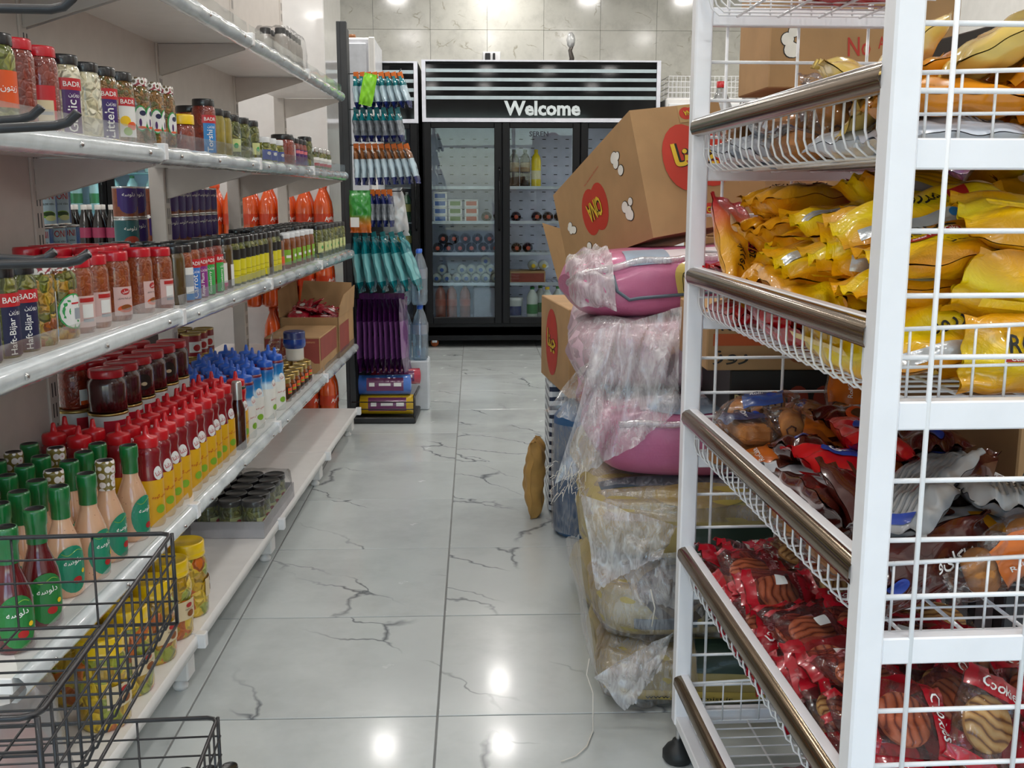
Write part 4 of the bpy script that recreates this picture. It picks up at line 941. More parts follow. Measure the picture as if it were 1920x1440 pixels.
K['d_cocoa'] = drink(.31, .044, P('cocoa_pink', '8a4a3a', .2, coat=.8, var=.1), P('cap_cocoa', '5a2a22', .4), P('cocoa_label', 'a0503c', .4), .42, .6)
K['d_dooghg'] = drink(.28, .046, doogh, capg, P('green_label', '2f7a3c', .4), .22, .5, .7); K['d_dooghy'] = drink(.28, .046, doogh, capy, P('green_label', '2f7a3c', .4), .1, .42, .7)
for px in (964, 984.5): inside('d_cola', 'cola_bottle', 'standing dark cola bottle with gold label behind the middle cooler door', px, 340, shz[4], .14)
inside('d_lemon', 'lemon_drink', 'standing yellow lemon drink bottle inside the cooler', 1005, 340, shz[4], .14)
LIE = (pi/2, 0, 0)                 # lying with caps toward the aisle
def lying(kind, name, desc, pts, z, R, dy=.31):
    for px, lay in pts:
        p = ony(px, 450, CY+dy); put(K[kind], name, desc, 'bottle', (p.x, CY+.37, z+R+lay*R*1.75), (pi/2, 0, 0), desc)
lying('d_cola0', 'lying_bottle', 'dark drink bottle lying cap-forward in the upper cooler shelf', [(912, 0), (934, 0), (966, 0), (1004, 0), (1025, 0), (1046, 0)], shz[3], .043)
lying('d_cola0', 'lying_bottle', 'dark drink bottle lying cap-forward on the second-lowest cola shelf', [(822, 0), (842, 0), (863, 0), (884, 0), (906, 0), (928, 0), (967, 0), (988, 0), (832, 1), (852, 1), (873, 1), (895, 1), (917, 1)], shz[2], .043)
lying('d_milk', 'lying_bottle', 'white dairy drink bottle lying with its blue cap forward', [(819, 0), (838, 0), (856, 0), (874, 0), (892, 0), (910, 0), (929, 0), (829, 1), (866, 1), (883, 1), (901, 1), (919, 1), (910, 2)], shz[1], .040)
tp = carton('drink_carton', 'small red printed carton lying in the middle cooler compartment', Matrix.Translation((ony(956, 500, CY+.1).x, CY+.10, shz[1])), .29, .25, .10)
obj('printed_panel', rect2(.01, .015, .28, .085, fy(-.0012)).mesh('printed_panel', print_brick), tp)
for px in (998, 1018): 
    p = ony(px, 450, CY+.31); put(K['d_milky'], 'lying_bottle', 'white dairy drink bottle lying with its yellow cap forward', 'bottle', (p.x, CY+.37, shz[1]+.1+.042), (pi/2, 0, 0), 'yellow-capped dairy drinks')
for px in (826, 847, 872): inside('d_cocoa', 'cocoa_drink', 'standing pink-brown drink bottle at the bottom of the cooler', px, 560, .207, .12)
inside('d_dooghg', 'dairy_drink', 'green-labelled white drink bottle with green cap beside the bucket', 998, 560, .207, .13); inside('d_dooghg', 'dairy_drink', 'green-labelled white drink bottle with green cap in the cooler bottom', 1013, 560, .207, .26)
inside('d_dooghy', 'dairy_drink', 'white drink bottle with a yellow cap at the cooler bottom', 1026, 560, .207, .12); inside('d_dooghg', 'dairy_drink', 'pale green drink bottle partly hidden by the stacked boxes', 1046, 560, .207, .2)
bk = B().lathe([(0, 0), (.075, 0), (.088, .17), (.094, .175), (.094, .195), (.09, .2), (0, .2)], 24)
K['bucket'] = [('bucket_body', bk.mesh('bucket_body', white_plastic)), ('label', rect2(-.08, .05, .08, .13, cylmap(.082, 0, .0045), None, 0, 14).mesh('label', P('bucket_navy', '1c2b6b', .4)))]
p = ony(964, 575, CY+.16); put(K['bucket'], 'yogurt_bucket', 'white plastic bucket with navy label at the cooler bottom', 'bucket', (p.x, p.y, .207), (0, 0, -pi/2)).scale = (.80, .80, .95)
p = ony(910, 560, CY+.16); tag(obj('grey_crate', B().cbox(-.10, -.05, 0, .10, .15, .27, .01).mesh('grey_crate', P('crate_grey', '8c8ea0', .5)), None, (p.x, p.y, .207)), 'plain grey box behind the left cooler door', 'box')
for c, (px, col) in enumerate(((826, '2a5ca8'), (854, '6d8a4a'), (884, 'c0604a'))):
    tub = B().cbox(-.055, -.06, 0, .055, .06, .052, .006).mesh('tub_body', white_plastic); lbm = B().box(-.042, -.0612, .012, .042, -.0602, .046).mesh('label', P('tub_%d' % c, col, .4))
    tl = B().cbox(-.058, -.063, .052, .058, .063, .060, .003).mesh('lid', white_plastic)
    for k in range(3 if c else 4):
        p = ony(px, 414, CY+.17); t = put([('tub_body', tub), ('label', lbm), ('lid', tl)], 'dairy_tub', ('white dairy tub with blue label in the cooler stack', 'white dairy tub with green label in the cooler stack', 'white dairy tub with red label in the cooler stack')[c], 'tub', (p.x, p.y, shz[3]+.0605*k), (0, 0, 0), 'dairy tubs column %s' % 'abc'[c])
# second cooler to the left, a lit one further along, and a white fridge in front
cool2, _ = cooler('side_cooler', 'black striped cooler left of the big one, half hidden by hanging packets', -1.30, -.432, 2.245, 1, ZHEAD-.01)
for z in shz[1:]:
    obj('shelf', B().box(.05, .08, z-.008, .82, .6, z).mesh('shelf', shelf_gl), cool2)
grb = P('green_bottle', '3f6a4c', .15, coat=.8, var=.2)
K['d_green'] = drink(.24, .034, grb, capw, P('pale_label', 'b9b46a', .4))
for z in shz[1:4]:
    for i in range(3): put(K['d_green'], 'mineral_water', 'green drink bottle behind the side cooler glass', 'bottle', (-.54-.08*i, CY+.13, z), (0, 0, -pi/2), 'green bottles in the side cooler')
cool3, d3 = cooler('lit_cooler', 'bright white-lit cooler seen through the gap in the shelving', -3.6, -2.15, 2.2, 2, ZHEAD)
for x in (.05, .725, 1.40): obj('light_tube', B().tube([(x, .075, .25), (x, .075, 1.75)], .012, 8).mesh('light_tube', P('cooler_tube_cyan', 'ffffff', .5, emis='bdf2ff', estr=14)), cool3)
for z in (.5, .8, 1.1, 1.4): obj('shelf', B().box(.05, .08, z-.01, 1.4, .6, z).mesh('shelf', P('aqua_shelf', '9fd6dc', .3)), cool3)
for z in (1.1, 1.4):
    for i in range(8): put(K['d_dooghg'], 'dairy_drink', 'white drink bottle inside the brightly lit cooler', 'bottle', (-3.5+.15*i, CY+.25, z), (0, 0, -pi/2), 'bottles in the lit cooler')
xr = ony(703, 100, 7.7).x
wfz = thing('white_fridge', 'plain white fridge cabinet standing behind the packet stand', 'fridge', (xr-.62, 7.7, 0))
obj('cabinet_body', B().cbox(0, .02, .0, .62, .6, 2.33, .012).mesh('cabinet_body', P('fridge_white', 'dfe1e6', .35, coat=.2)), wfz)
obj('door', B().cbox(.02, 0, .08, .56, .02, 2.29, .006).mesh('door', P('fridge_door', 'd2d5dc', .35)), wfz)
obj('edge_trim', B().cbox(.575, -.012, .05, .62, .02, 2.33, .006).mesh('edge_trim', white_metal), wfz)
obj('cap_knob', B().lathe([(0, 0), (.03, 0), (.025, .03), (0, .035)], 12, 0, (.45, .1, 2.33)).mesh('cap_knob', P('brown_knob', '7a4a20', .5)), wfz)
# objects on top of the big cooler
z_t = 2.26; p = ony(1070, 112, CY+.3)
fig = thing('metal_fitting', 'crumpled silver plastic and metal fitting standing on the cooler', 'fitting', (p.x, CY+.3, z_t))
rf = random.Random(3)
obj('metal_stem', B().tube([(0, 0, 0), (.01, 0, .05), (-.005, 0, .11), (.02, .0, .17)], [.018, .02, .016, .012], 8).mesh('metal_stem', P('dark_steel', '55504c', .3, metal=.8)), fig)
obj('plastic_wrap', B().lathe([(.012, .13), (.03, .15), (.036, .19), (.026, .23), (.01, .25), (0, .25)], 10).mesh('plastic_wrap', film('wrap_white', 'e8ecec', .45, .2, .1, 30, 1)), fig)
p = ony(922, 112, CY+.72)
sk = thing('power_socket', 'white wall socket with black plugs just above the cooler', 'socket', (p.x, Y1-.012, 2.375))
obj('face_plate', B().cbox(-.075, -.02, -.045, .075, 0, .045, .004).mesh('face_plate', white_plastic), sk)
for k, x in enumerate((-.035, .03)): obj('plug', B().cbox(x-.02, -.06, -.03, x+(.024 if k == 0 else .0), -.02, .03, .004).mesh('plug', black_plastic), sk)
# ------------------------------------------------------------------ dark packet stand at the end of the shelving
PS = thing('packet_stand', 'dark metal display stand with hooks beside the shelving end', 'stand', (-.70, 5.56, 0), (0, 0, radians(-2)))
dm_ = P('dark_stand_metal', '2f3134', .45, var=.1)
obj('side_panel', B().cbox(0, .0, 0, .02, .30, 2.10, .002).mesh('side_panel', dm_), PS)
obj('upright', B().cbox(.018, -.004, 0, .052, .03, 2.10, .003).mesh('upright', dm_), PS)
obj('back_panel', B().cbox(.02, .29, 0, .24, .30, 1.25, .002).mesh('back_panel', dm_), PS)
obj('base_tray', B().cbox(0, -.03, 0, .375, .30, .035, .006).mesh('base_tray', black_plastic), PS)
obj('base_rail', B().tube([(.37, -.025, .035), (.37, -.025, .15), (.37, .28, .15)], .007, 6).tube([(.03, -.025, .12), (.37, -.025, .12)], .003, 5).tube([(.03, -.025, .08), (.37, -.025, .08)], .003, 5).mesh('base_rail', black_wire), PS)
hook_rows = [(138, 8), (205, 7), (272, 8), (360, 4), (440, 6), (560, 10)]
PI_ = PS.matrix_basis.inverted()
for py, n in hook_rows:
    a = PI_ @ ony(660, py, 5.60); obj('hook', B().tube([(.04, .02, a.z), (.04, .05, a.z), (.31, .05, a.z+.004), (.325, .04, a.z+.022)], .003, 6).mesh('hook', black_wire), PS)
obj('price_card', B().box(-.002, .02, .86, -.0005, .06, .92).mesh('price_card', Lpink), PS)
def packet(L, W_, T, mats, split=None, seed=0, n=(12, 7), crimp=.10, wr=.006):
    """pillow packet lying flat: long axis x, returns builder and its top-surface function"""
    r = random.Random(seed); ph = [r.uniform(0, 6) for _ in range(8)]
    def z(u, v, s):
        e = 1-crimp*1.2
        tu = max(0, 1-(abs(u)/e)**3.2)**.55 if abs(u) < e else 0
        tv = max(0, 1-abs(v)**2.6)**.55
        wrk = wr*(sin(v*9+ph[0])+.6*sin(v*12+ph[1]+2*u))*max(0, abs(u)-.45)*1.6*(1 if s > 0 else .5)
        low = .06*T*(sin(3*u+ph[2])+sin(4*v+ph[3])+.7*sin(7*u+5*v+ph[4])+.6*sin(11*u-6*v+ph[5]))
        return s*(T/2*tu*tv+.0006)+wrk+low*tu
    def pt(u, v, s):
        w = 1-.10*(1-(abs(u))**2)*0+.0
        pin = 1-.09*math.exp(-((abs(u)-.86)/.08)**2)
        return (u*L/2, v*W_/2*pin, z(u, v, s))
    b = B(); nu, nv = n[0]*2+4, n[1]*3
    us = [-1+2*i/nu for i in range(nu+1)]; vs_ = [-1+2*j/nv for j in range(nv+1)]
    g = [[pt(u, v, 1) for u in us] for v in vs_]; b.grid(g, 0)
    g2 = [[pt(u, v, -1) for u in us] for v in vs_]; b.grid(g2, 0, True, True)
    fn = lambda x, y, e=.0012: (x, y*(1-.09*math.exp(-((abs(2*x/L)-.86)/.08)**2)), z(max(-1, min(1, 2*x/L)), max(-1, min(1, 2*y/W_)), 1)+e)
    return b, fn
def hang(kind, name, label, px, py, n_back=0, sway=0, grp=None, y=5.58):
    p = ony(px, py, y+rnd.uniform(-.004, .004)); return put(kind, name, label, 'packet', p, (rnd.uniform(-.02, .02), sway+rnd.uniform(-.008, .008), -.16+rnd.uniform(-.02, .02)), grp or label)
teal = P('teal_film', '12717a', .22, coat=.6, var=.15); navy = P('navy_film', '18245e', .22, coat=.6, var=.15); orng = P('orange_tab', 'd2691c', .35)
pale = P('pale_blue_film', 'b6cbd6', .2, coat=.6); silv = P('silver_dark_film', '8d949c', .22, metal=.3, coat=.6, var=.45, vscale=40, bmp=.6, bscale=50)
def hanging(L, W_, T, mats, tabm, seed, edge=True):
    """packet hanging edge-on from a hook: x = thickness, z down"""
    b, fn = packet(L, W_, T, None, seed=seed, n=(8, 4))
    M = Matrix.Rotation(pi/2, 4, 'Y')
    me = b.xf(M); top = mats[0]
    mb = B(); mb.v = me.v; mb.f = me.f; mb.s = me.s; mb.m = []
    for f in mb.f:
        zc = sum(mb.v[i][2] for i in f)/len(f)/L
        mb.m.append(0 if zc > .22 else (1 if zc > -.28 else 2))
    mm = mb.mesh('wrapper', *mats)
    for v in mm.vertices: v.co.z -= L/2-.005
    tb = B().cbox(-.014, -.002, -.004, .014, .002, .03, .001).mesh('hanger_tab', tabm)
    return [('wrapper', mm), ('hanger_tab', tb)]
KH1 = hanging(.162, .09, .030, (teal, pale, navy), orng, 1); KH2 = hanging(.152, .10, .030, (teal, silv, navy), teal, 2); KH3 = hanging(.19, .085, .029, (P('bronze_film', '7a4a22', .25, coat=.5), pale, navy), orng, 3); KH4 = hanging(.17, .08, .027, (navy, silv, navy), orng, 4)
KH5 = hanging(.30, .16, .045, (teal, P('aqua_film', '6fb0b4', .22, coat=.6), teal), teal, 5); KH6 = hanging(.40, .20, .018, (P('purple_film', '4b1d55', .22, coat=.6), P('mauve_film', '7b4a86', .22, coat=.6), P('purple_film', '4b1d55', .22)), P('purple_film', '4b1d55', .22), 6)
for i in range(8): hang(KH1, 'sponge_packet', 'blue sponge packet with orange tab on the top hook', 668+i*12, 146, 0, radians(-2-i*2.2), 'top row of hanging packets')
for i in range(7): hang(KH2, 'cloth_packet', 'silver and navy packet with teal header in the second row', 668+i*13, 212, 0, radians(-2-i), 'second row of hanging packets')
for i in range(9): hang(KH3, 'brush_packet', 'white and navy packet with bronze header in the third row', 668+i*12, 280, 0, radians(-2-i*2), 'third row of hanging packets')
for i in range(4): hang(KH4, 'small_packet', 'dark small packet with orange tab on the short hook', 698+i*11, 366, 0, radians(-1-i), 'short hook packets')
for i in range(6): hang(KH5, 'glove_packet', 'teal glove packet hanging in the lower row', 668+i*17, 445, 0, radians(-4-i*3), 'teal glove packets')
for i in range(9): hang(KH6, 'napkin_packet', 'flat purple packet hanging edge-on in the lowest row', 678+i*9.5, 560, 0, radians(-.4*i), 'purple flat packets')
gp_ = packet(.22, .115, .05, None, seed=9, n=(9, 6))[0].xf(Matrix.Rotation(pi/2, 4, 'X') @ Matrix.Rotation(pi/2, 4, 'Z'))
gb = bands('green_bag_print', [(0, 'c8451a'), (.25, 'd8761a'), (.45, '2a8a2c'), (1, '1f7a2a')], 2, (-.15, .15)); p = ony(674, 397, 5.50)
gbt = thing('green_bag', 'green and orange bag hanging on the dark stand', 'packet', (p.x, 5.545, p.z)); obj('wrapper', gp_.mesh('wrapper', gb), gbt)
obj('label', B().box(-.05, -.030, -.08, -.005, -.0285, -.03).mesh('label', Lwhite), gbt)
lime = packet(.16, .07, .02, None, seed=11)[0].xf(Matrix.Rotation(pi/2, 4, 'X') @ Matrix.Rotation(pi/2, 4, 'Z')); p = ony(690, 168, 5.50)
tag(obj('scourer_packet', lime.mesh('scourer_packet', P('lime_card', '7fc81e', .35, coat=.3)), None, p, (0, radians(12), 0)), 'lime green scourer packet in front of the top row', 'packet')
p = ony(738, 400, 5.71)
wp = packet(.26, .14, .03, None, seed=12)[0].xf(Matrix.Rotation(pi/2, 4, 'X') @ Matrix.Rotation(pi/2, 4, 'Z'))
tag(obj('white_packet', wp.mesh('white_packet', film('milky_film', 'f0f2f4', .55, .12, .15, 25, .8)), None, p, (0, radians(-8), 0)), 'milky white plastic packet behind the short hook', 'packet')
# bin-liner rolls on the base
def roll(name, label, px, py, z, L, R, col, lab, y, rz=0):
    p = ony(px, py, y); t = thing(name, label, 'roll', (p.x, y, z), (0, 0, rz))
    obj('roll_body', B().lathe([(0, -L/2), (R*.5, -L/2), (R, -L/2+.006), (R, L/2-.006), (R*.5, L/2), (0, L/2)], 22).xf(Matrix.Rotation(pi/2, 4, 'Y')).mesh('roll_body', P('roll_'+col, col, .25, coat=.6, var=.12, bmp=.4, bscale=70)), t)
    fn = lambda x, a: (x, -(R+.001)*cos(a/R), (R+.001)*sin(a/R))
    l = rect2(-L*.33, -R*.5, L*.36, R*.9, fn, None, 0, 6, 8)
    lo_ = obj('label', l.mesh('label', P('roll_label', '6a2258', .35, coat=.4)), t)
    fn2 = lambda x, a: (x, -(R+.002)*cos(a/R), (R+.002)*sin(a/R))
    q = rect2(-L*.28, R*.0, -L*.18, R*.35, fn2, None, 0, 2, 3); rect2(-L*.1, R*.05, L*.12, R*.3, fn2, q, 0, 3, 3); rect2(L*.18, R*.0, L*.32, R*.35, fn2, q, 0, 2, 3)
    obj('label_panel', q.mesh('label_panel', Lwhite), lo_)
roll('bin_liner_roll', 'yellow bin liner roll with purple label on the stand base', 726, 762, .094, .30, .055, 'd0aa20', None, 5.60)
roll('bin_liner_roll', 'blue bin liner roll with purple label on top of the yellow one', 722, 725, .204, .29, .055, '3e6fc0', None, 5.60)
roll('bin_liner_roll', 'red bin liner roll behind the blue one', 742, 715, .228, .28, .045, 'b02a44', None, 5.715, .12)
# water bottle pack beside the stand
wat = film('water_plastic', 'cfe4f2', .10, .10, .08, 30, .5); K['water'] = [('bottle_body', B().lathe([(0, 0), (.036, 0), (.044, .012), (.043, .06), (.045, .07), (.043, .08), (.045, .16), (.043, .2), (.030, .25), (.015, .285), (.0145, .30)], 16).mesh('bottle_body', wat)), ('cap', B().lathe([(.016, .293), (.016, .313), (0, .314)], 12).mesh('cap', P('cap_water_blue', '2a5fc0', .4))), ('label', B().lathe([(.0455, .15), (.0455, .205)], 16).mesh('label', film('water_label', 'b9d2ee', .25, .1, .1, 20, .2)))]
for k in range(2):
    for i in range(2):
        for j in range(2): put(K['water'], 'water_bottle', ('clear blue-capped water bottle in the lower pack behind the rolls', 'clear blue-capped water bottle in the upper pack behind the rolls')[k], 'bottle', (-.412+.095*i, 5.93+.095*j, .29+.318*k), (0, 0, 0), 'water bottle packs')
tag(obj('plinth_crate', B().cbox(-.05, -.05, 0, .145, .15, .288, .008).mesh('plinth_crate', P('white_crate', 'c6ccd2', .45)), None, (-.412, 5.93, .001)), 'pale plastic crate carrying the water bottles', 'crate')
# ------------------------------------------------------------------ white wire-basket rack on the right
RO = Vector((.446, 2.09, 0)); RR = math.atan(.027)
RM = Matrix.Translation(RO) @ Matrix.Rotation(RR, 4, 'Z'); RI = RM.inverted()
RL, RW = .925, .385
LV = [.10, .39, .682, .973, 1.27, 1.565]
rw = P('rack_white', 'f0f0f3', .3, coat=.25, var=.02); ww = P('wire_white', 'ededee', .32, coat=.2, var=.02); gold = P('bronze_chrome', '7d6c58', .16, metal=1, var=.12, vscale=6)
rack = thing('wire_rack', 'white metal rack of sloping wire baskets heaped with packaged snacks', 'rack', RO, (0, 0, RR))
pm = B().cbox(-.017, -.017, .085, .017, .017, 1.95, .003).mesh('post', rw)
fm = B().lathe([(0, 0), (.028, 0), (.034, .008), (.034, .022), (.026, .034), (.014, .044), (.012, .05), (0, .05)], 16).mesh('foot', P('foot_black', '1c1f20', .5)); sm_ = B().lathe([(.006, .045), (.006, .09)], 8).mesh('foot_screw', chrome)
for x in (0, RW):
    for y in (0, -RL):
        p = obj('post', pm, rack, (x, y, 0)); f = obj('foot', fm, rack, (x-.006 if x == 0 else x, y-.01, 0)); obj('foot_screw', sm_, f)
for z in LV:
    for y in (0, -RL): obj('cross_bar', B().cbox(.017, -.012, -.017, RW-.017, .012, .017, .002).mesh('cross_bar', rw), rack, (0, y, z))
obj('side_bar', B().cbox(-.014, -RL, -.012, .014, 0, .012, .002).mesh('side_bar', rw), rack, (0, 0, LV[0]-.005)); obj('side_bar', B().cbox(-.014, -RL, -.012, .014, 0, .012, .002).mesh('side_bar', rw), rack, (RW, 0, LV[0]-.005))
for y in (0, -RL):                 # end grids
    for k in range(len(LV)):
        for q in (.068, .139, .212):
            z = LV[k]+q
            if z < 1.9: obj('grid_wire', B().tube([(.0, 0, 0), (RW, 0, 0)], .0032, 8).mesh('grid_wire', ww), rack, (0, y-.006*(1 if y else -1), z))
    for x in (.053, .195, .335): obj('grid_wire', B().tube([(0, 0, LV[0]), (0, 0, 1.93)], .0032, 8).mesh('grid_wire', ww), rack, (x, y-.010*(1 if y else -1), 0))
def basket_mesh():
    b = B(); h = .088; x0, x1, y0, y1 = .004, RW-.02, -RL+.03, -.03
    n = 24
    for i in range(n+1):
        y = y0+(y1-y0)*i/n
        b.tube([(x0, y, .0), (x0, y, -h+.030), (x0+.006, y, -h+.012), (x0+.020, y, -h), (x1, y, -h), (x1, y, .012)], .0019, 5)
    for z, x in ((0, x0), (0.012, x1), (-.04, x1)): b.tube([(x, y0, z), (x, y1, z)], .003, 6)
    for x in (.06, .14, .22, .30): b.tube([(x, y0, -h-.002), (x, y1, -h-.002)], .0026, 6)
    for y in (y0, y1):
        b.tube([(x0, y, 0), (x1, y, .012)], .003, 6); b.tube([(x0, y, -.045), (x1, y, -.04)], .0022, 5)
        for q in range(1, 9): b.tube([(x0+(x1-x0)*q/9, y, .004), (x0+(x1-x0)*q/9, y, -h)], .0019, 5)
    return b.mesh('wire_basket', ww)
bmsh = basket_mesh()
railp = [(-.004, .012), (-.014, .010), (-.020, .002), (-.021, -.010), (-.017, -.020), (-.006, -.024)]
rg = B().grid([[(x, -RL+.012, z), (x, -.012, z)] for x, z in railp], 0, True)
top = B().cbox(-.006, -RL+.012, .006, .010, -.012, .0135, .001)
railm = rg.mesh('front_rail', gold); railt = top.mesh('rail_cap', rw)
RZ = [.192, .483, .779, 1.070, 1.362]
for k, z in enumerate(RZ):
    bk_ = obj('wire_basket', bmsh, rack, (0, 0, z-.002)); obj('front_rail', railm, bk_, (0, 0, .002)); obj('rail_cap', railt, bk_, (0, 0, .002))
bk_ = obj('wire_basket', bmsh, rack, (0, 0, 1.652)); obj('front_rail', railm, bk_)
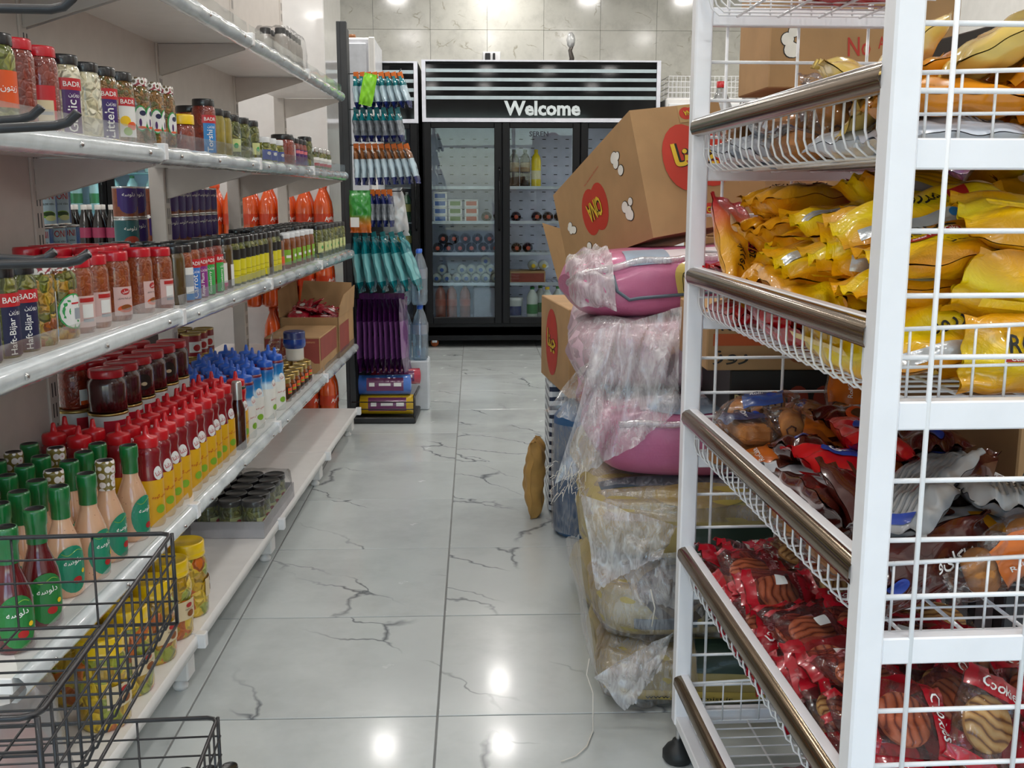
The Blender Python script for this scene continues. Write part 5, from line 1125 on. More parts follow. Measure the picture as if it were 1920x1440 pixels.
# ---- snack packets, settled on a height map in each basket
# rest poses of the heaped packets in their baskets (x, y, z, and turn about x, y, z), settled by a rigid-body drop
SETTLED = {
  5: [(0.053, -0.157, 0.022, 0.07, 0.03, 1.57), (0.044, -0.389, 0.04, 0.87, -0.06, 1.58), (0.04, -0.679, 0.043, 1.06, 0.01, 1.58), (0.142, -0.154, 0.026, 0.09, -0.03, 1.6), (0.113, -0.403, 0.029, 0.46, -0.02, 1.4), (0.122, -0.629, 0.029, -0.07, -0.1, 1.56), (0.232, -0.157, 0.023, 0.01, -0.04, 1.6), (0.236, -0.371, 0.025, -0.29, -0.06, 1.65), (0.217, -0.614, 0.024, -0.08, 0.09, 1.61), (0.315, -0.15, 0.027, 0.31, -0.07, 1.59), (0.318, -0.4, 0.023, -0.17, 0.01, 1.57), (0.313, -0.629, 0.027, 2.91, 0.05, 1.56), (0.114, -0.078, 0.076, -0.05, 0.24, 0), (0.204, -0.22, 0.06, 0.03, -0.11, 1.28), (0.253, -0.076, 0.086, 0.36, 0.16, -0.01), (0.317, -0.245, 0.063, -0.03, -0.18, 1.57), (0.05, -0.123, 0.138, 0.49, -0.91, 1.58), (0.172, -0.365, 0.068, 0.22, 0.22, -1.18), (0.255, -0.173, 0.104, 0.13, -0.1, 1.04), (0.316, -0.371, 0.071, -0.12, -0.24, 1.59), (0.119, -0.196, 0.078, 0.19, -0.29, 0.84), (0.25, -0.27, 0.121, 0.43, -0.04, 0.63), (0.125, -0.247, 0.118, -0.19, -0.23, 0.52), (0.248, -0.405, 0.103, 0.33, 0.07, -0.08), (0.071, -0.444, 0.09, 0.02, -0.22, 1.56), (0.24, -0.481, 0.067, 1.02, -0.06, -0), (0.135, -0.447, 0.135, 0.47, -0.03, 0.19), (0.21, -0.545, 0.079, 0.42, 0.08, -0.02), (0.105, -0.684, 0.08, 0.68, 0.01, 0.99), (0.241, -0.647, 0.08, 0.53, -0.08, 0.7), (0.24, -0.795, 0.024, 0.1, -0.02, -0.04), (0.24, -0.749, 0.082, 0.63, 0.03, -0.05), (0.135, -0.817, 0.069, 0.67, -0.12, 0.16), (0.242, -0.868, 0.049, 1.62, -0, 0.05), (0.236, -0.849, 0.126, -1, 0.11, 0.13), (0.128, -0.777, 0.131, 0.01, -0.11, 0.01), (0.204, -0.514, 0.135, 0.36, 0.06, 0.18), (0.137, -0.364, 0.156, -0.49, -0.06, 0.21), (0.155, -0.442, 0.192, 0.42, 0.02, 0.32), (0.312, -0.676, 0.13, 0.06, 0.07, 1.57), (0.132, -0.614, 0.142, 0.26, 0.08, 0.07), (0.234, -0.504, 0.183, 0.34, 0.19, 0.12), (0.236, -0.457, 0.231, -0.21, 0.26, 0.17), (0.127, -0.686, 0.156, 0.75, 0.12, 0.14), (0.241, -0.582, 0.184, 0.66, 0.13, 0.21), (0.23, -0.708, 0.18, 0.34, 0.02, 0.13), (0.135, -0.819, 0.17, 0.14, -0.06, 0.19), (0.235, -0.621, 0.216, 0.9, 0.3, 0.01), (0.312, -0.588, 0.263, 0.09, 2.64, -1.58), (0.317, -0.334, 0.141, 0.2, -0.05, 1.57), (0.128, -0.298, 0.179, -0.29, 0.05, 0.6), (0.312, -0.739, 0.206, 0.13, -0.46, 1.58), (0.127, -0.736, 0.213, 0.39, -0.18, -0.06), (0.239, -0.847, 0.202, -2.58, 0.13, -0.01), (0.108, -0.165, 0.157, 0.28, 0.17, 0.98), (0.22, -0.158, 0.161, 0.6, 0.22, 1.84), (0.254, -0.073, 0.155, -0.48, 0.44, 0.01), (0.318, -0.143, 0.172, 0.29, -0.12, 1.57), (0.146, -0.165, 0.218, 0.57, -0.04, 0.57), (0.313, -0.318, 0.185, -0.01, -0.07, 1.53), (0.305, -0.145, 0.219, 0.07, -0.08, 1.69), (0.285, -0.323, 0.234, -0.38, 0.13, -1.17), (0.136, -0.266, 0.227, -0.13, 0.03, 0.44)],
  6: [(0.063, -0.121, 0.022, 0.09, -0.13, 1.56), (0.062, -0.268, 0.024, 0.1, -0.17, 1.56), (0.054, -0.435, 0.023, 0.27, 0.04, 1.58), (0.066, -0.675, 0.017, 0.01, 0.04, 1.62), (0.096, -0.837, 0.017, 0.02, 0.04, -3.14), (0.172, -0.115, 0.023, -0.09, 0.08, 1.54), (0.201, -0.267, 0.023, 0.05, 0.08, 1), (0.159, -0.386, 0.03, -0.4, -0.12, 2.26), (0.2, -0.514, 0.025, 0.14, -0.19, 1.23), (0.164, -0.676, 0.024, 0.12, -0.07, 1.8), (0.308, -0.121, 0.02, -0.06, -0.03, 1.57), (0.297, -0.284, 0.026, 0.22, -0.06, 1.29), (0.307, -0.422, 0.025, -0.03, -0.22, 1.58), (0.315, -0.564, 0.024, -0.02, -0.12, 1.57), (0.307, -0.799, 0.017, 0, 0.03, 1.57), (0.093, -0.087, 0.062, 0.12, 0.02, 0.11), (0.228, -0.13, 0.057, 0.29, 0.02, 1.5), (0.314, -0.144, 0.06, 0.03, -0, 1.56), (0.106, -0.239, 0.054, 0.2, 0.05, 0.93), (0.183, -0.267, 0.071, 0.04, 0.19, -0.14), (0.089, -0.355, 0.072, 0.16, -0.2, -0.04), (0.106, -0.497, 0.043, 0.48, -0.27, 1.22), (0.307, -0.264, 0.074, 0.04, -0.26, 1.57), (0.119, -0.488, 0.088, 0.47, 0.25, 0.21), (0.253, -0.372, 0.072, 0.23, 0.07, -0.25), (0.088, -0.572, 0.058, 0.84, 0.12, 0.16), (0.239, -0.512, 0.063, 0.24, -0.07, 1.27), (0.269, -0.635, 0.055, 0.38, 0.11, 0.04), (0.101, -0.625, 0.089, 0.09, 0.43, -0.15), (0.238, -0.719, 0.054, 0.4, -0.28, 0.74), (0.267, -0.838, 0.049, 0.06, -0.14, 0), (0.101, -0.834, 0.056, -0.11, 0.01, -0), (0.308, -0.788, 0.097, -0.19, -0.05, 1.57), (0.257, -0.397, 0.102, 0.23, 0.18, -0.26), (0.26, -0.503, 0.102, 0.08, 0.23, -0.22), (0.24, -0.806, 0.114, -0.06, -0.47, 0.11), (0.173, -0.838, 0.131, -0.23, -0.5, -0), (0.26, -0.132, 0.104, 0.22, -0.2, -2.06), (0.14, -0.735, 0.088, -0.73, -0.23, 0.47), (0.216, -0.599, 0.107, 2.92, -0.11, -0.48), (0.108, -0.141, 0.091, 0.15, -0.02, 0.28), (0.078, -0.731, 0.101, -0.69, -0.65, 0.48)],
  7: [(0.103, -0.328, 0.02, 0.01, 0.03, 1.62), (0.055, -0.346, 0.055, -0.17, -0.19, 1.57), (0.055, -0.517, 0.025, 0.18, -0.11, 1.56), (0.055, -0.691, 0.023, 0.18, 0.04, 1.58), (0.102, -0.127, 0.023, 0.18, -0.02, 1.42), (0.15, -0.28, 0.063, 3.01, 0.07, 1.53), (0.129, -0.553, 0.027, 0.37, -0.04, 1.51), (0.142, -0.716, 0.023, 0.17, -0.03, 1.53), (0.242, -0.159, 0.023, 0.08, 0.09, 1.96), (0.193, -0.323, 0.022, 0.1, -0.07, 1.64), (0.222, -0.513, 0.021, 0.03, 0.04, 1.52), (0.23, -0.732, 0.023, 0.15, -0.05, 1.52), (0.275, -0.318, 0.033, 0.29, -0.14, 1.68), (0.337, -0.322, 0.046, 1.57, 0, 1.68), (0.315, -0.514, 0.025, -0.01, -0.09, 1.57), (0.315, -0.727, 0.026, 0.33, -0.01, 1.56), (0.036, -0.113, 0.046, 1.68, -0, 1.35), (0.165, -0.117, 0.052, -0.04, 0.1, 1.5), (0.285, -0.08, 0.04, 0.04, 0.39, -0), (0.078, -0.203, 0.061, -0.34, -0.25, 1.15), (0.281, -0.171, 0.067, 0.14, 0.04, 0.01), (0.283, -0.235, 0.095, 0.29, -0.26, 1.32), (0.055, -0.236, 0.103, 0.03, 0.01, 1.57), (0.273, -0.352, 0.087, -0.16, -0.31, 0.17), (0.163, -0.08, 0.095, -0.07, -0.06, -0), (0.301, -0.079, 0.126, 0.48, -0.97, 1.23), (0.133, -0.438, 0.065, 0.11, 0.18, 0.39), (0.097, -0.421, 0.111, 0.01, 0.25, 1.1), (0.308, -0.529, 0.071, 0.5, 0.12, -1.57), (0.23, -0.481, 0.08, -0.16, -0.32, 1.27), (0.268, -0.603, 0.086, -0.24, -0.39, 0.92), (0.134, -0.616, 0.068, -0.08, 0.11, -1.48), (0.042, -0.642, 0.079, -2.28, 0.04, 1.57), (0.234, -0.742, 0.076, 0.14, 0.03, 0.04), (0.112, -0.844, 0.062, 1.58, -0.15, 0.41), (0.203, -0.86, 0.077, 2.12, -0.6, -0.01), (0.311, -0.837, 0.075, -0.04, -1.19, 0.68), (0.124, -0.564, 0.116, 0.27, 0.23, 0.42), (0.209, -0.629, 0.114, -0.18, -0.19, 0.79), (0.18, -0.483, 0.143, 0.27, 0.05, 1.38), (0.258, -0.746, 0.12, 0.09, 0.15, 1.22), (0.098, -0.136, 0.124, -0.04, -0.28, -0.34), (0.203, -0.19, 0.106, 0.19, -0.15, 1.24), (0.148, -0.295, 0.115, 0.17, 0.28, -0.17), (0.235, -0.303, 0.13, -0.45, -0.09, -2.46), (0.281, -0.465, 0.141, -0.13, 0.05, 1.38), (0.079, -0.736, 0.088, 2.71, 0.48, -1.46), (0.113, -0.777, 0.119, 0.12, 0.04, -2.24), (0.337, -0.769, 0.159, 1.25, 0.76, 1.45)],
  8: [(0.06, -0.1, 0.014, -0.07, 0.05, -1.57), (0.189, -0.085, 0.016, 0.07, 0.06, 0), (0.31, -0.1, 0.014, -0.07, 0.05, 1.57), (0.059, -0.1, 0.05, -0.28, 0.08, -1.58), (0.194, -0.163, 0.023, 0.31, 0.02, 0.02), (0.308, -0.219, 0.022, -0, 0.22, -1.61), (0.075, -0.215, 0.022, -0.26, 0.02, 3.13), (0.191, -0.231, 0.027, -0.03, -0.34, 1.53), (0.294, -0.291, 0.025, 0.4, 0.02, 0.02), (0.06, -0.294, 0.023, -0.01, -0.26, 1.57), (0.172, -0.309, 0.026, 0.04, 0.34, -1.42), (0.29, -0.347, 0.03, -0.52, -0.01, 3.02), (0.075, -0.385, 0.023, -0.28, -0.06, -3.12), (0.185, -0.405, 0.023, 0.04, 0.29, -0.76), (0.286, -0.431, 0.024, 0.38, 0.05, 0.28), (0.075, -0.451, 0.027, -0.46, -0.01, -3.14), (0.175, -0.478, 0.03, -0.03, -0.43, 1.83), (0.31, -0.51, 0.024, 0.01, 0.28, -1.57), (0.072, -0.521, 0.029, -0, 0.4, -1.46), (0.189, -0.545, 0.026, 0.45, 0.03, 0.2), (0.295, -0.575, 0.029, -0.47, 0.05, 3.12), (0.079, -0.601, 0.027, 0.39, 0.08, -0.07), (0.197, -0.614, 0.028, 0.04, 0.37, -1.39), (0.3, -0.631, 0.033, -0.01, 0.49, -1.54), (0.068, -0.658, 0.034, 0.04, 0.48, -1.48), (0.186, -0.688, 0.026, -0.43, -0.03, -3.1), (0.308, -0.706, 0.03, 0.03, 0.45, -1.53), (0.06, -0.731, 0.031, 0.02, -0.4, 1.57), (0.176, -0.742, 0.03, -0.53, -0.02, -2.95), (0.291, -0.761, 0.032, 0.52, -0.04, -0.06), (0.083, -0.815, 0.024, -0.1, -0.26, 1.95), (0.185, -0.815, 0.029, 0.01, 0.37, -1.1), (0.309, -0.829, 0.029, -0.02, -0.4, 1.58), (0.082, -0.843, 0.046, -0.43, 0.01, -3.13), (0.206, -0.829, 0.051, -0.39, 0.41, -1.74), (0.31, -0.1, 0.048, 0.01, 0.03, -1.57), (0.07, -0.085, 0.082, 0.1, 0.42, 0), (0.195, -0.085, 0.053, 0.15, 0.07, -3.14), (0.31, -0.143, 0.075, -0.1, -0.25, 1.56), (0.082, -0.187, 0.062, 0.26, 0, 0.04), (0.2, -0.203, 0.071, -0.27, -0.02, -3.11), (0.31, -0.22, 0.079, -0.1, -0.34, 1.57), (0.091, -0.259, 0.068, 0.15, -0.31, 0.99), (0.199, -0.259, 0.083, -0.64, 0.06, -2.92), (0.31, -0.285, 0.085, -0.02, 0.41, -1.57), (0.075, -0.311, 0.078, 0.53, 0.01, -0.01), (0.198, -0.329, 0.071, 0.44, 0.18, 0.02), (0.294, -0.367, 0.075, -0.39, 0.05, 3.08), (0.06, -0.376, 0.082, 0.06, -0.32, 1.57), (0.182, -0.381, 0.084, -0.37, -0.02, 3), (0.31, -0.445, 0.076, -0.07, -0.32, 1.57), (0.083, -0.454, 0.082, 0.37, 0.23, -0.15), (0.215, -0.476, 0.076, -0.04, -0.27, 1.72), (0.31, -0.512, 0.082, 0.04, 0.38, -1.57), (0.081, -0.546, 0.069, -0.17, -0.02, 3.1), (0.184, -0.582, 0.071, 0.05, -0.24, 1.58), (0.287, -0.568, 0.091, 0.39, 0.12, -0.15), (0.075, -0.606, 0.086, 0.28, 0.07, 0.03), (0.188, -0.648, 0.078, 0.48, 0.04, 0.19), (0.305, -0.656, 0.081, 0.03, -0.37, 1.49), (0.07, -0.722, 0.069, -0.06, -0.15, 1.66), (0.176, -0.731, 0.076, -0.15, -0.12, -3.05), (0.31, -0.732, 0.084, -0.05, 0.29, -1.58), (0.061, -0.729, 0.098, -0.06, 0.29, -1.58), (0.188, -0.701, 0.107, 0.11, 0.2, -0.31), (0.303, -0.835, 0.062, -0.01, 0.53, -1.58), (0.062, -0.831, 0.085, 0.08, -0.4, 1.54), (0.195, -0.843, 0.085, -0.49, -0.13, -3.07), (0.295, -0.844, 0.095, 0.46, 0.05, 0.03), (0.063, -0.83, 0.119, 0.15, -0.35, 1.53), (0.208, -0.099, 0.089, 0.03, -0.1, -1.58), (0.303, -0.101, 0.117, -0.08, -0.2, 1.53), (0.106, -0.108, 0.1, -0.02, -0.44, -3.02), (0.177, -0.097, 0.119, -0.03, -0.01, 0.2), (0.29, -0.172, 0.126, 0.4, -0.13, -0.18), (0.073, -0.214, 0.11, -0.06, 0.27, -3.13), (0.178, -0.184, 0.135, 0.04, -0.19, 2.12), (0.286, -0.252, 0.126, -0.39, 0.01, 2.88), (0.06, -0.263, 0.132, -0.01, -0.3, 1.57), (0.202, -0.283, 0.131, 0.09, -0.6, 1.35), (0.309, -0.324, 0.126, -0.03, 0.48, -1.56), (0.077, -0.351, 0.126, -0.44, -0.04, -3.08), (0.2, -0.351, 0.131, -0.49, -0, -3.06), (0.294, -0.403, 0.123, 0.43, 0.01, 0.03), (0.074, -0.391, 0.139, -0.58, -0.18, -3.02), (0.171, -0.447, 0.111, -0.08, 0.39, -2), (0.273, -0.455, 0.131, -0.07, -0.36, 1.54), (0.076, -0.489, 0.114, -0, -0.34, 1.82), (0.176, -0.503, 0.124, -0.09, 0.4, -1.65), (0.309, -0.513, 0.139, 0.08, -0.3, 1.55), (0.083, -0.535, 0.131, -0.04, -0.24, 1.85), (0.193, -0.568, 0.13, 0.46, 0.08, 0.41), (0.286, -0.621, 0.123, 0.36, 0, -0.23), (0.077, -0.631, 0.117, 0.59, -0.07, 0.01), (0.213, -0.615, 0.148, -0.07, 0.25, -2.1), (0.31, -0.691, 0.13, -0.07, -0.28, 1.58), (0.082, -0.683, 0.138, -0.11, -0.02, -3.02), (0.212, -0.735, 0.129, -0.19, 0.36, -1.55), (0.278, -0.723, 0.155, -0.39, -0.37, 2.54), (0.079, -0.747, 0.16, 0.01, -0.03, 1.83), (0.195, -0.796, 0.141, -0.44, 0.26, -2.55), (0.31, -0.792, 0.147, -0.13, 0.49, -1.58), (0.094, -0.847, 0.146, -0.68, -0.18, -3.05), (0.205, -0.855, 0.139, -0.85, 0.8, -2.28), (0.309, -0.855, 0.144, -0.06, 0.99, -1.61)],
  9: [(0.151, -0.315, 0.016, -0.09, 0.07, 0.26), (0.173, -0.427, 0.018, 0.07, -0.05, 0.53), (0.29, -0.35, 0.021, -0, 0.2, 0.18), (0.073, -0.527, 0.019, -0.01, -0.13, 1.8)],
  10: [(0.252, -0.419, 0.021, -0.07, -0.03, 0.33), (0.221, -0.152, 0.022, 0.06, 0.03, 0.07), (0.198, -0.296, 0.022, -0.18, 0.01, 0.44), (0.251, -0.701, 0.017, 0.01, 0.04, 0.32)],
  34: [(0.195, 0.326, 0.01, 0.09, -0.01, 3.14), (0.214, 0.38, 0.019, -0.11, 0.18, 1.57), (0.083, 0.276, 0.009, 0.04, -0.01, -0.95), (0.149, 0.389, 0.021, 0.11, 0.25, -2.85), (0.096, 0.404, 0.023, -0.08, 0.27, 3.14), (0.093, 0.164, 0.009, -0.08, 0.01, -2.78), (0.073, 0.268, 0.026, -0.09, 0.02, 3.14), (0.093, 0.377, 0.039, 0.28, 0.18, -1.72), (0.182, 0.285, 0.028, 0.07, 0.37, -1.06), (0.076, 0.374, 0.053, -0.33, -0.41, 0.77), (0.047, 0.383, 0.057, -0.61, -0.08, 1.58), (0.054, 0.162, 0.027, -0.12, 0.06, -1.57), (0.078, 0.07, 0.024, 0.05, -0.28, 1.54), (0.087, 0.177, 0.041, -0.15, -0.34, -3.02), (0.074, 0.071, 0.044, 0.18, -0.22, 1.52), (0.186, 0.236, 0.026, 0.07, 0.35, -0.85), (0.189, 0.054, 0.009, -0.11, -0.02, -0), (0.108, 0.145, 0.059, 0.19, -0.1, 2.46), (0.054, 0.283, 0.058, -0.19, -0.39, 1.56), (0.171, 0.173, 0.028, 0.09, -0.32, 2.07), (0.189, 0.089, 0.025, -0.09, -0.04, -2.98), (0.202, 0.195, 0.043, 0.1, 0.46, 0.03)]}
def settled(seed, pk): return [Matrix.Translation(q[:3]) @ Euler(q[3:]).to_matrix().to_4x4() for q in SETTLED[seed]]
def floor_layer(kinds, name, label, L, W_, T, r):
    out = []; x = W_*.5+.005
    while x < RW-.02-W_*.4:
        y = -.04-L*.5
        while y > -RL+.03+L*.4:
            out.append((r.choice(kinds), name, label, L, W_, T, pi/2, .18, x, y+r.uniform(-.01, .01), 0)); y -= L*.93
        x += W_*.92
    return out
def heap(z, jobs, seed, xr=(.045, RW-.06), yr=(-RL+.05, -.05), frame=None, bounds=None):
    r = random.Random(seed); bd = bounds or (.009, RW-.024, -RL+.034, -.034); pk = []
    for kind, name, label, L, W_, T, yaw, jit, x, y, flip in jobs:
        yw = yaw+r.uniform(-jit, jit)
        hx_ = abs(cos(yw))*L/2+abs(sin(yw))*W_/2; hy_ = abs(sin(yw))*L/2+abs(cos(yw))*W_/2
        x = r.uniform(*xr) if x is None else x; y = r.uniform(*yr) if y is None else y
        x = min(max(x, bd[0]+hx_), bd[1]-hx_) if 2*hx_ < bd[1]-bd[0] else (bd[0]+bd[1])/2
        y = min(max(y, bd[2]+hy_), bd[3]-hy_); pk.append((L, W_, T, x, y, yw))
    for (kind, name, label, *_), M in zip(jobs, settled(seed, pk)):
        t = thingM(name, label, 'packet', (frame or RM) @ Matrix.Translation((0, 0, z)) @ M, label)
        for p in kind:
            o = obj(p[0], p[1], t)
            for q in (p[2] if len(p) > 2 else ()): obj(q[0], q[1], o)
def printed(L, W_, T, mat, items, seed, n=(12, 7), back=None):
    b, fn = packet(L, W_, T, None, seed=seed, n=n); parts = []; subs = []
    for it in items:
        if it[0] == 'rect': bb = rect2(it[2], it[3], it[4], it[5], lambda x, y, e=it[6] if len(it) > 6 else .0010: fn(x, y, e+.0008), None, 0, 20, 6); nm = 'printed_panel'
        elif it[0] == 'disc': bb = disc2(it[2], it[3], it[4], it[5], lambda x, y, e=it[6] if len(it) > 6 else .0012: fn(x, y, e+.0008), None, 0, 20, 5); nm = 'printed_picture'
        else: bb = lettering(it[0], lambda x, y: fn(x, y, .0034), None, it[2], it[6] if len(it) > 6 else None, it[3], it[4], it[5], bold=.02, shear=it[7] if len(it) > 7 else 0); nm = 'lettering'
        subs.append((nm, bb.mesh(nm, it[1])))
    seal = B().grid([[(-L*.42+L*.84*i/10, W_*.04+k*.012, -T*.5-.0015-.001*k) for i in range(11)] for k in range(2)])
    return [('wrapper', b.mesh('wrapper', mat), subs), ('back_seal', seal.mesh('back_seal', back or mat))]
silver_f = P('silver_foil', 'c9ccce', .2, metal=.5, coat=.4, bmp=.5, bscale=90)
yel_p = bands('yellow_cake_wrap', [(0, 'd98a08'), (.25, 'eab208'), (.45, 'f2d410'), (.8, 'e8a90c'), (1, 'e09a0a')], 1, (-.05, .05), bmp=.5, bscale=26)
har_p = bands('orange_red_cake_wrap', [(0, 'e09a12'), (.5, 'e6a51c'), (.7, 'd86a3a'), (.86, 'b81e22'), (1, 'a8141c')], 0, (-.125, .125), bmp=.5, bscale=26)
red_p = P('red_foil_wrap', 'b3141f', .25, coat=.6, var=.15, bmp=.5, bscale=30)
YS = [('rect', silver_f, -.10, -.046, .10, -.030), ('هرروز', ink_black, .060, -.01, -.004, .0, .022), ('rect', ink_red, .028, -.012, .052, .008), ('disc', P('cream_picture', 'e3c39a', .5), .075, .018, .022, .014), ('disc', Lblue, .02, -.038, .006, .005, .0016)]
SY = [printed(.245, .100, .052, yel_p, YS, s_) for s_ in (21, 22, 23)]
SY2 = [printed(.245, .100, .050, yel_p, [('ROOZ', ink_black, .075, -.04, .018, 0, .022), ('rect', ink_red, -.08, -.004, .0, .006), ('Center Filled Cake', ink_white, .07, -.04, .001, 0), ('روز', ink_black, .04, -.02, -.026, 0, .02), ('disc', P('cream_picture', 'e3c39a', .5), .05, .016, .024, .014), ('disc', Lorange, .09, .0, .02, .02)], s_) for s_ in (24, 25)]
SYB = [printed(.245, .100, .052, yel_p, [('rect', silver_f, -.11, -.008, .11, .010)]+[('rect', P('fine_print', 'b98210', .5), -.09, .018+.007*k, .08, .021+.007*k) for k in range(4)]+[('rect', ink_red, .07, -.002, .10, .001, .0016), ('rect', Lgreen, .07, .004, .10, .007, .0016), ('disc', Lblue, .055, .002, .007, .006, .0018)], s_) for s_ in (26, 27)]
SH_ = [printed(.235, .095, .055, har_p, [('HarRooz', ink_black, .070, .0, -.010, pi, .020), ('rect', P('crimson_band', 'a01a3a', .45), -.02, -.020, .035, .000, .0006), ('disc', P('cream_picture', 'e3c39a', .5), .04, .020, .022, .012), ('هرروز', ink_black, .05, -.04, .024, 0)], s_) for s_ in (31, 32)]
SR_ = [printed(.22, .09, .045, red_p, [('disc', P('salmon_pic', 'cf6a52', .5), -.03, 0, .04, .022)], s_) for s_ in (33, 34)]
def J(kinds, name, label, L, W_, T, yaw, jit, n, r, x=None, y=None, flip=0): return [(r.choice(kinds), name, label, L, W_, T, yaw, jit, x, y, flip) for _ in range(n)]
r7 = random.Random(70)
j2 = []
j2 = [(r7.choice(SH_+SR_) if q[9] > -.45 else q[0],)+q[1:2]+(('orange and red cake packet' if q[9] > -.45 else 'yellow cake packet')+' at the bottom of the second basket',)+q[3:] for q in floor_layer(SY, 'cake_packet', '', .24, .098, .05, r7)]
for i, (x, y, k, yw) in enumerate(((.14, -.10, 'R', .5), (.2, -.08, 'R', 1.), (.3, -.10, 'R', .4), (.24, -.18, 'R', 1.9), (.1, -.14, 'H', .5), (.2, -.3, 'H', .5), (.26, -.12, 'R', 2.3), (.30, -.20, 'R', 1.2), (.12, -.17, 'H', .42), (.26, -.26, 'R', .9), (.13, -.26, 'H', .38), (.30, -.34, 'R', .5), (.15, -.36, 'Y', .5), (.28, -.42, 'B', .35), (.17, -.46, 'B', .40), (.24, -.53, 'B', .30), (.16, -.60, 'Y', .25), (.28, -.62, 'B', .45), (.2, -.72, 'Y', .5), (.29, -.72, 'Z', -.6), (.14, -.78, 'Y', .55), (.24, -.84, 'Z', .15), (.30, -.88, 'Y', .3), (.16, -.86, 'Y', .3), (.27, -.52, 'B', .42), (.19, -.36, 'B', .36), (.2, -.44, 'B', .33), (.29, -.8, 'Z', .9), (.10, -.68, 'Y', .5), (.25, -.64, 'B', .2), (.30, -.56, 'B', .35), (.12, -.83, 'Y', .45), (.24, -.76, 'Y', .4), (.31, -.86, 'Z', .5), (.17, -.87, 'Z', .15), (.28, -.70, 'B', .3), (.22, -.58, 'B', .25), (.29, -.28, 'R', 1.4), (.18, -.22, 'H', .4), (.3, -.82, 'Y', 2.2), (.15, -.76, 'Y', .5), (.27, -.89, 'Y', .2), (.12, -.13, 'H', .45), (.20, -.12, 'R', 1.5), (.30, -.12, 'R', .3), (.26, -.20, 'R', 2.2), (.11, -.22, 'H', .40), (.30, -.27, 'R', .8), (.22, -.27, 'R', 1.9), (.28, -.33, 'R', .3), (.12, -.31, 'H', .4))):
    kk, lab_ = {'R': (SR_, 'plain red foil cake packet in the far half of the basket'), 'H': (SH_, 'orange packet with red end lying against the gold rail'), 'Y': (SY, 'yellow cake packet with black script on the heap'), 'B': (SYB, 'yellow cake packet showing its silver back strip'), 'Z': (SY2, 'yellow packet with black capitals and red band')}[k]
    j2.append((r7.choice(kk), 'cake_packet', lab_, .24, .098, .052, yw, .12, x, y, 0))
heap(RZ[3]-.085, j2, 5)
# top basket: orange, white and clear cakes
org_p = P('orange_wrap', 'dd8a12', .22, coat=.7, var=.12, bmp=.6, bscale=26); crm_p = P('cream_gold_wrap', 'dcbc62', .22, coat=.7, var=.1, bmp=.6, bscale=26); wht_p = P('pearl_wrap', 'c4cad4', .25, coat=.6, var=.08, bmp=.6, bscale=26)
SO = [printed(.19, .11, .045, org_p, [('disc', Lnavy, -.04, .015, .018, .012), ('دلسا', ink_white, .024, -.04, .015, 0), ('rect', P('brown_print', '9a4a12', .5), .0, .0, .06, .006), ('rect', P('brown_print', '9a4a12', .5), .01, -.014, .06, -.010)], s_) for s_ in (41, 42)]
SC_ = [printed(.19, .11, .045, crm_p, [('rect', P('gold_print', 'a8842a', .5), -.05+.012*k, .02, -.046+.012*k, .045) for k in range(5)], s_) for s_ in (43, 44)]
SW = [printed(.18, .11, .04, wht_p, [('rect', Lgrey, -.05+.008*k, -.04, -.046+.008*k, .04) for k in range(6)], s_) for s_ in (45, 46)]
cake = P('sponge_cake', 'b9793a', .7, var=.2, vscale=60, bmp=.4, bscale=120); cake2 = P('swirl_cake', 'c69a64', .7, var=.2, vscale=50, bmp=.3)
def clearcake(seed, band, roll=True):
    b, fn = packet(.165, .095, .050, None, seed=seed)
    ps = [('wrapper', b.mesh('wrapper', clear_film))]
    r = random.Random(seed)
    if roll:
        for x in (-.034, .034):
            cb_ = B().lathe([(0, -.029), (.016, -.030), (.021, -.026), (.0215, 0), (.021, .026), (.016, .030), (0, .029)], 14).xf(Matrix.Translation((x, 0, 0)) @ Matrix.Rotation(pi/2, 4, 'X')); ps.append(('cake', cb_.mesh('cake', cake)))
            sw = B().tube([(x+(.004+.0024*t)*cos(t*1.1), -.0305, (.004+.0024*t)*sin(t*1.1)) for t in range(7)], .0018, 5); ps.append(('swirl', sw.mesh('swirl', P('choc_swirl', '4a2412', .6))))
    else: ps.append(('cake', B().cbox(-.055, -.03, -.017, .055, .03, .016, .008).mesh('cake', cake)))
    if band:
        g = rect2(-.02, -.0465, .055, .0465, lambda x, y: fn(x, y, .0009), None, 0, 6, 8); sub = [('lettering', lettering('RollCake', lambda x, y: fn(x, y, .002), None, .05, None, .018, .008, 0).mesh('lettering', ink_white)), ('printed_picture', disc2(.035, -.022, .010, .006, lambda x, y: fn(x, y, .0016), None, 0, 12, 2).mesh('printed_picture', Ldarkblue))]
        ps.append(('printed_band', g.mesh('printed_band', band), sub))
    return ps
SK = [clearcake(51, None), clearcake(52, P('band_orange', 'cf6a1c', .3, coat=.5)), clearcake(53, P('band_blue', '2a4a8c', .3, coat=.5)), clearcake(54, P('band_choc', '3c1712', .3, coat=.5), False), clearcake(55, P('band_navy', '23305c', .3, coat=.5), False)]
j1 = []
j1 = floor_layer(SK+SW+SW, 'cake_packet', 'clear or pearl wrapped cake at the bottom of the upper basket', .17, .1, .048, r7)
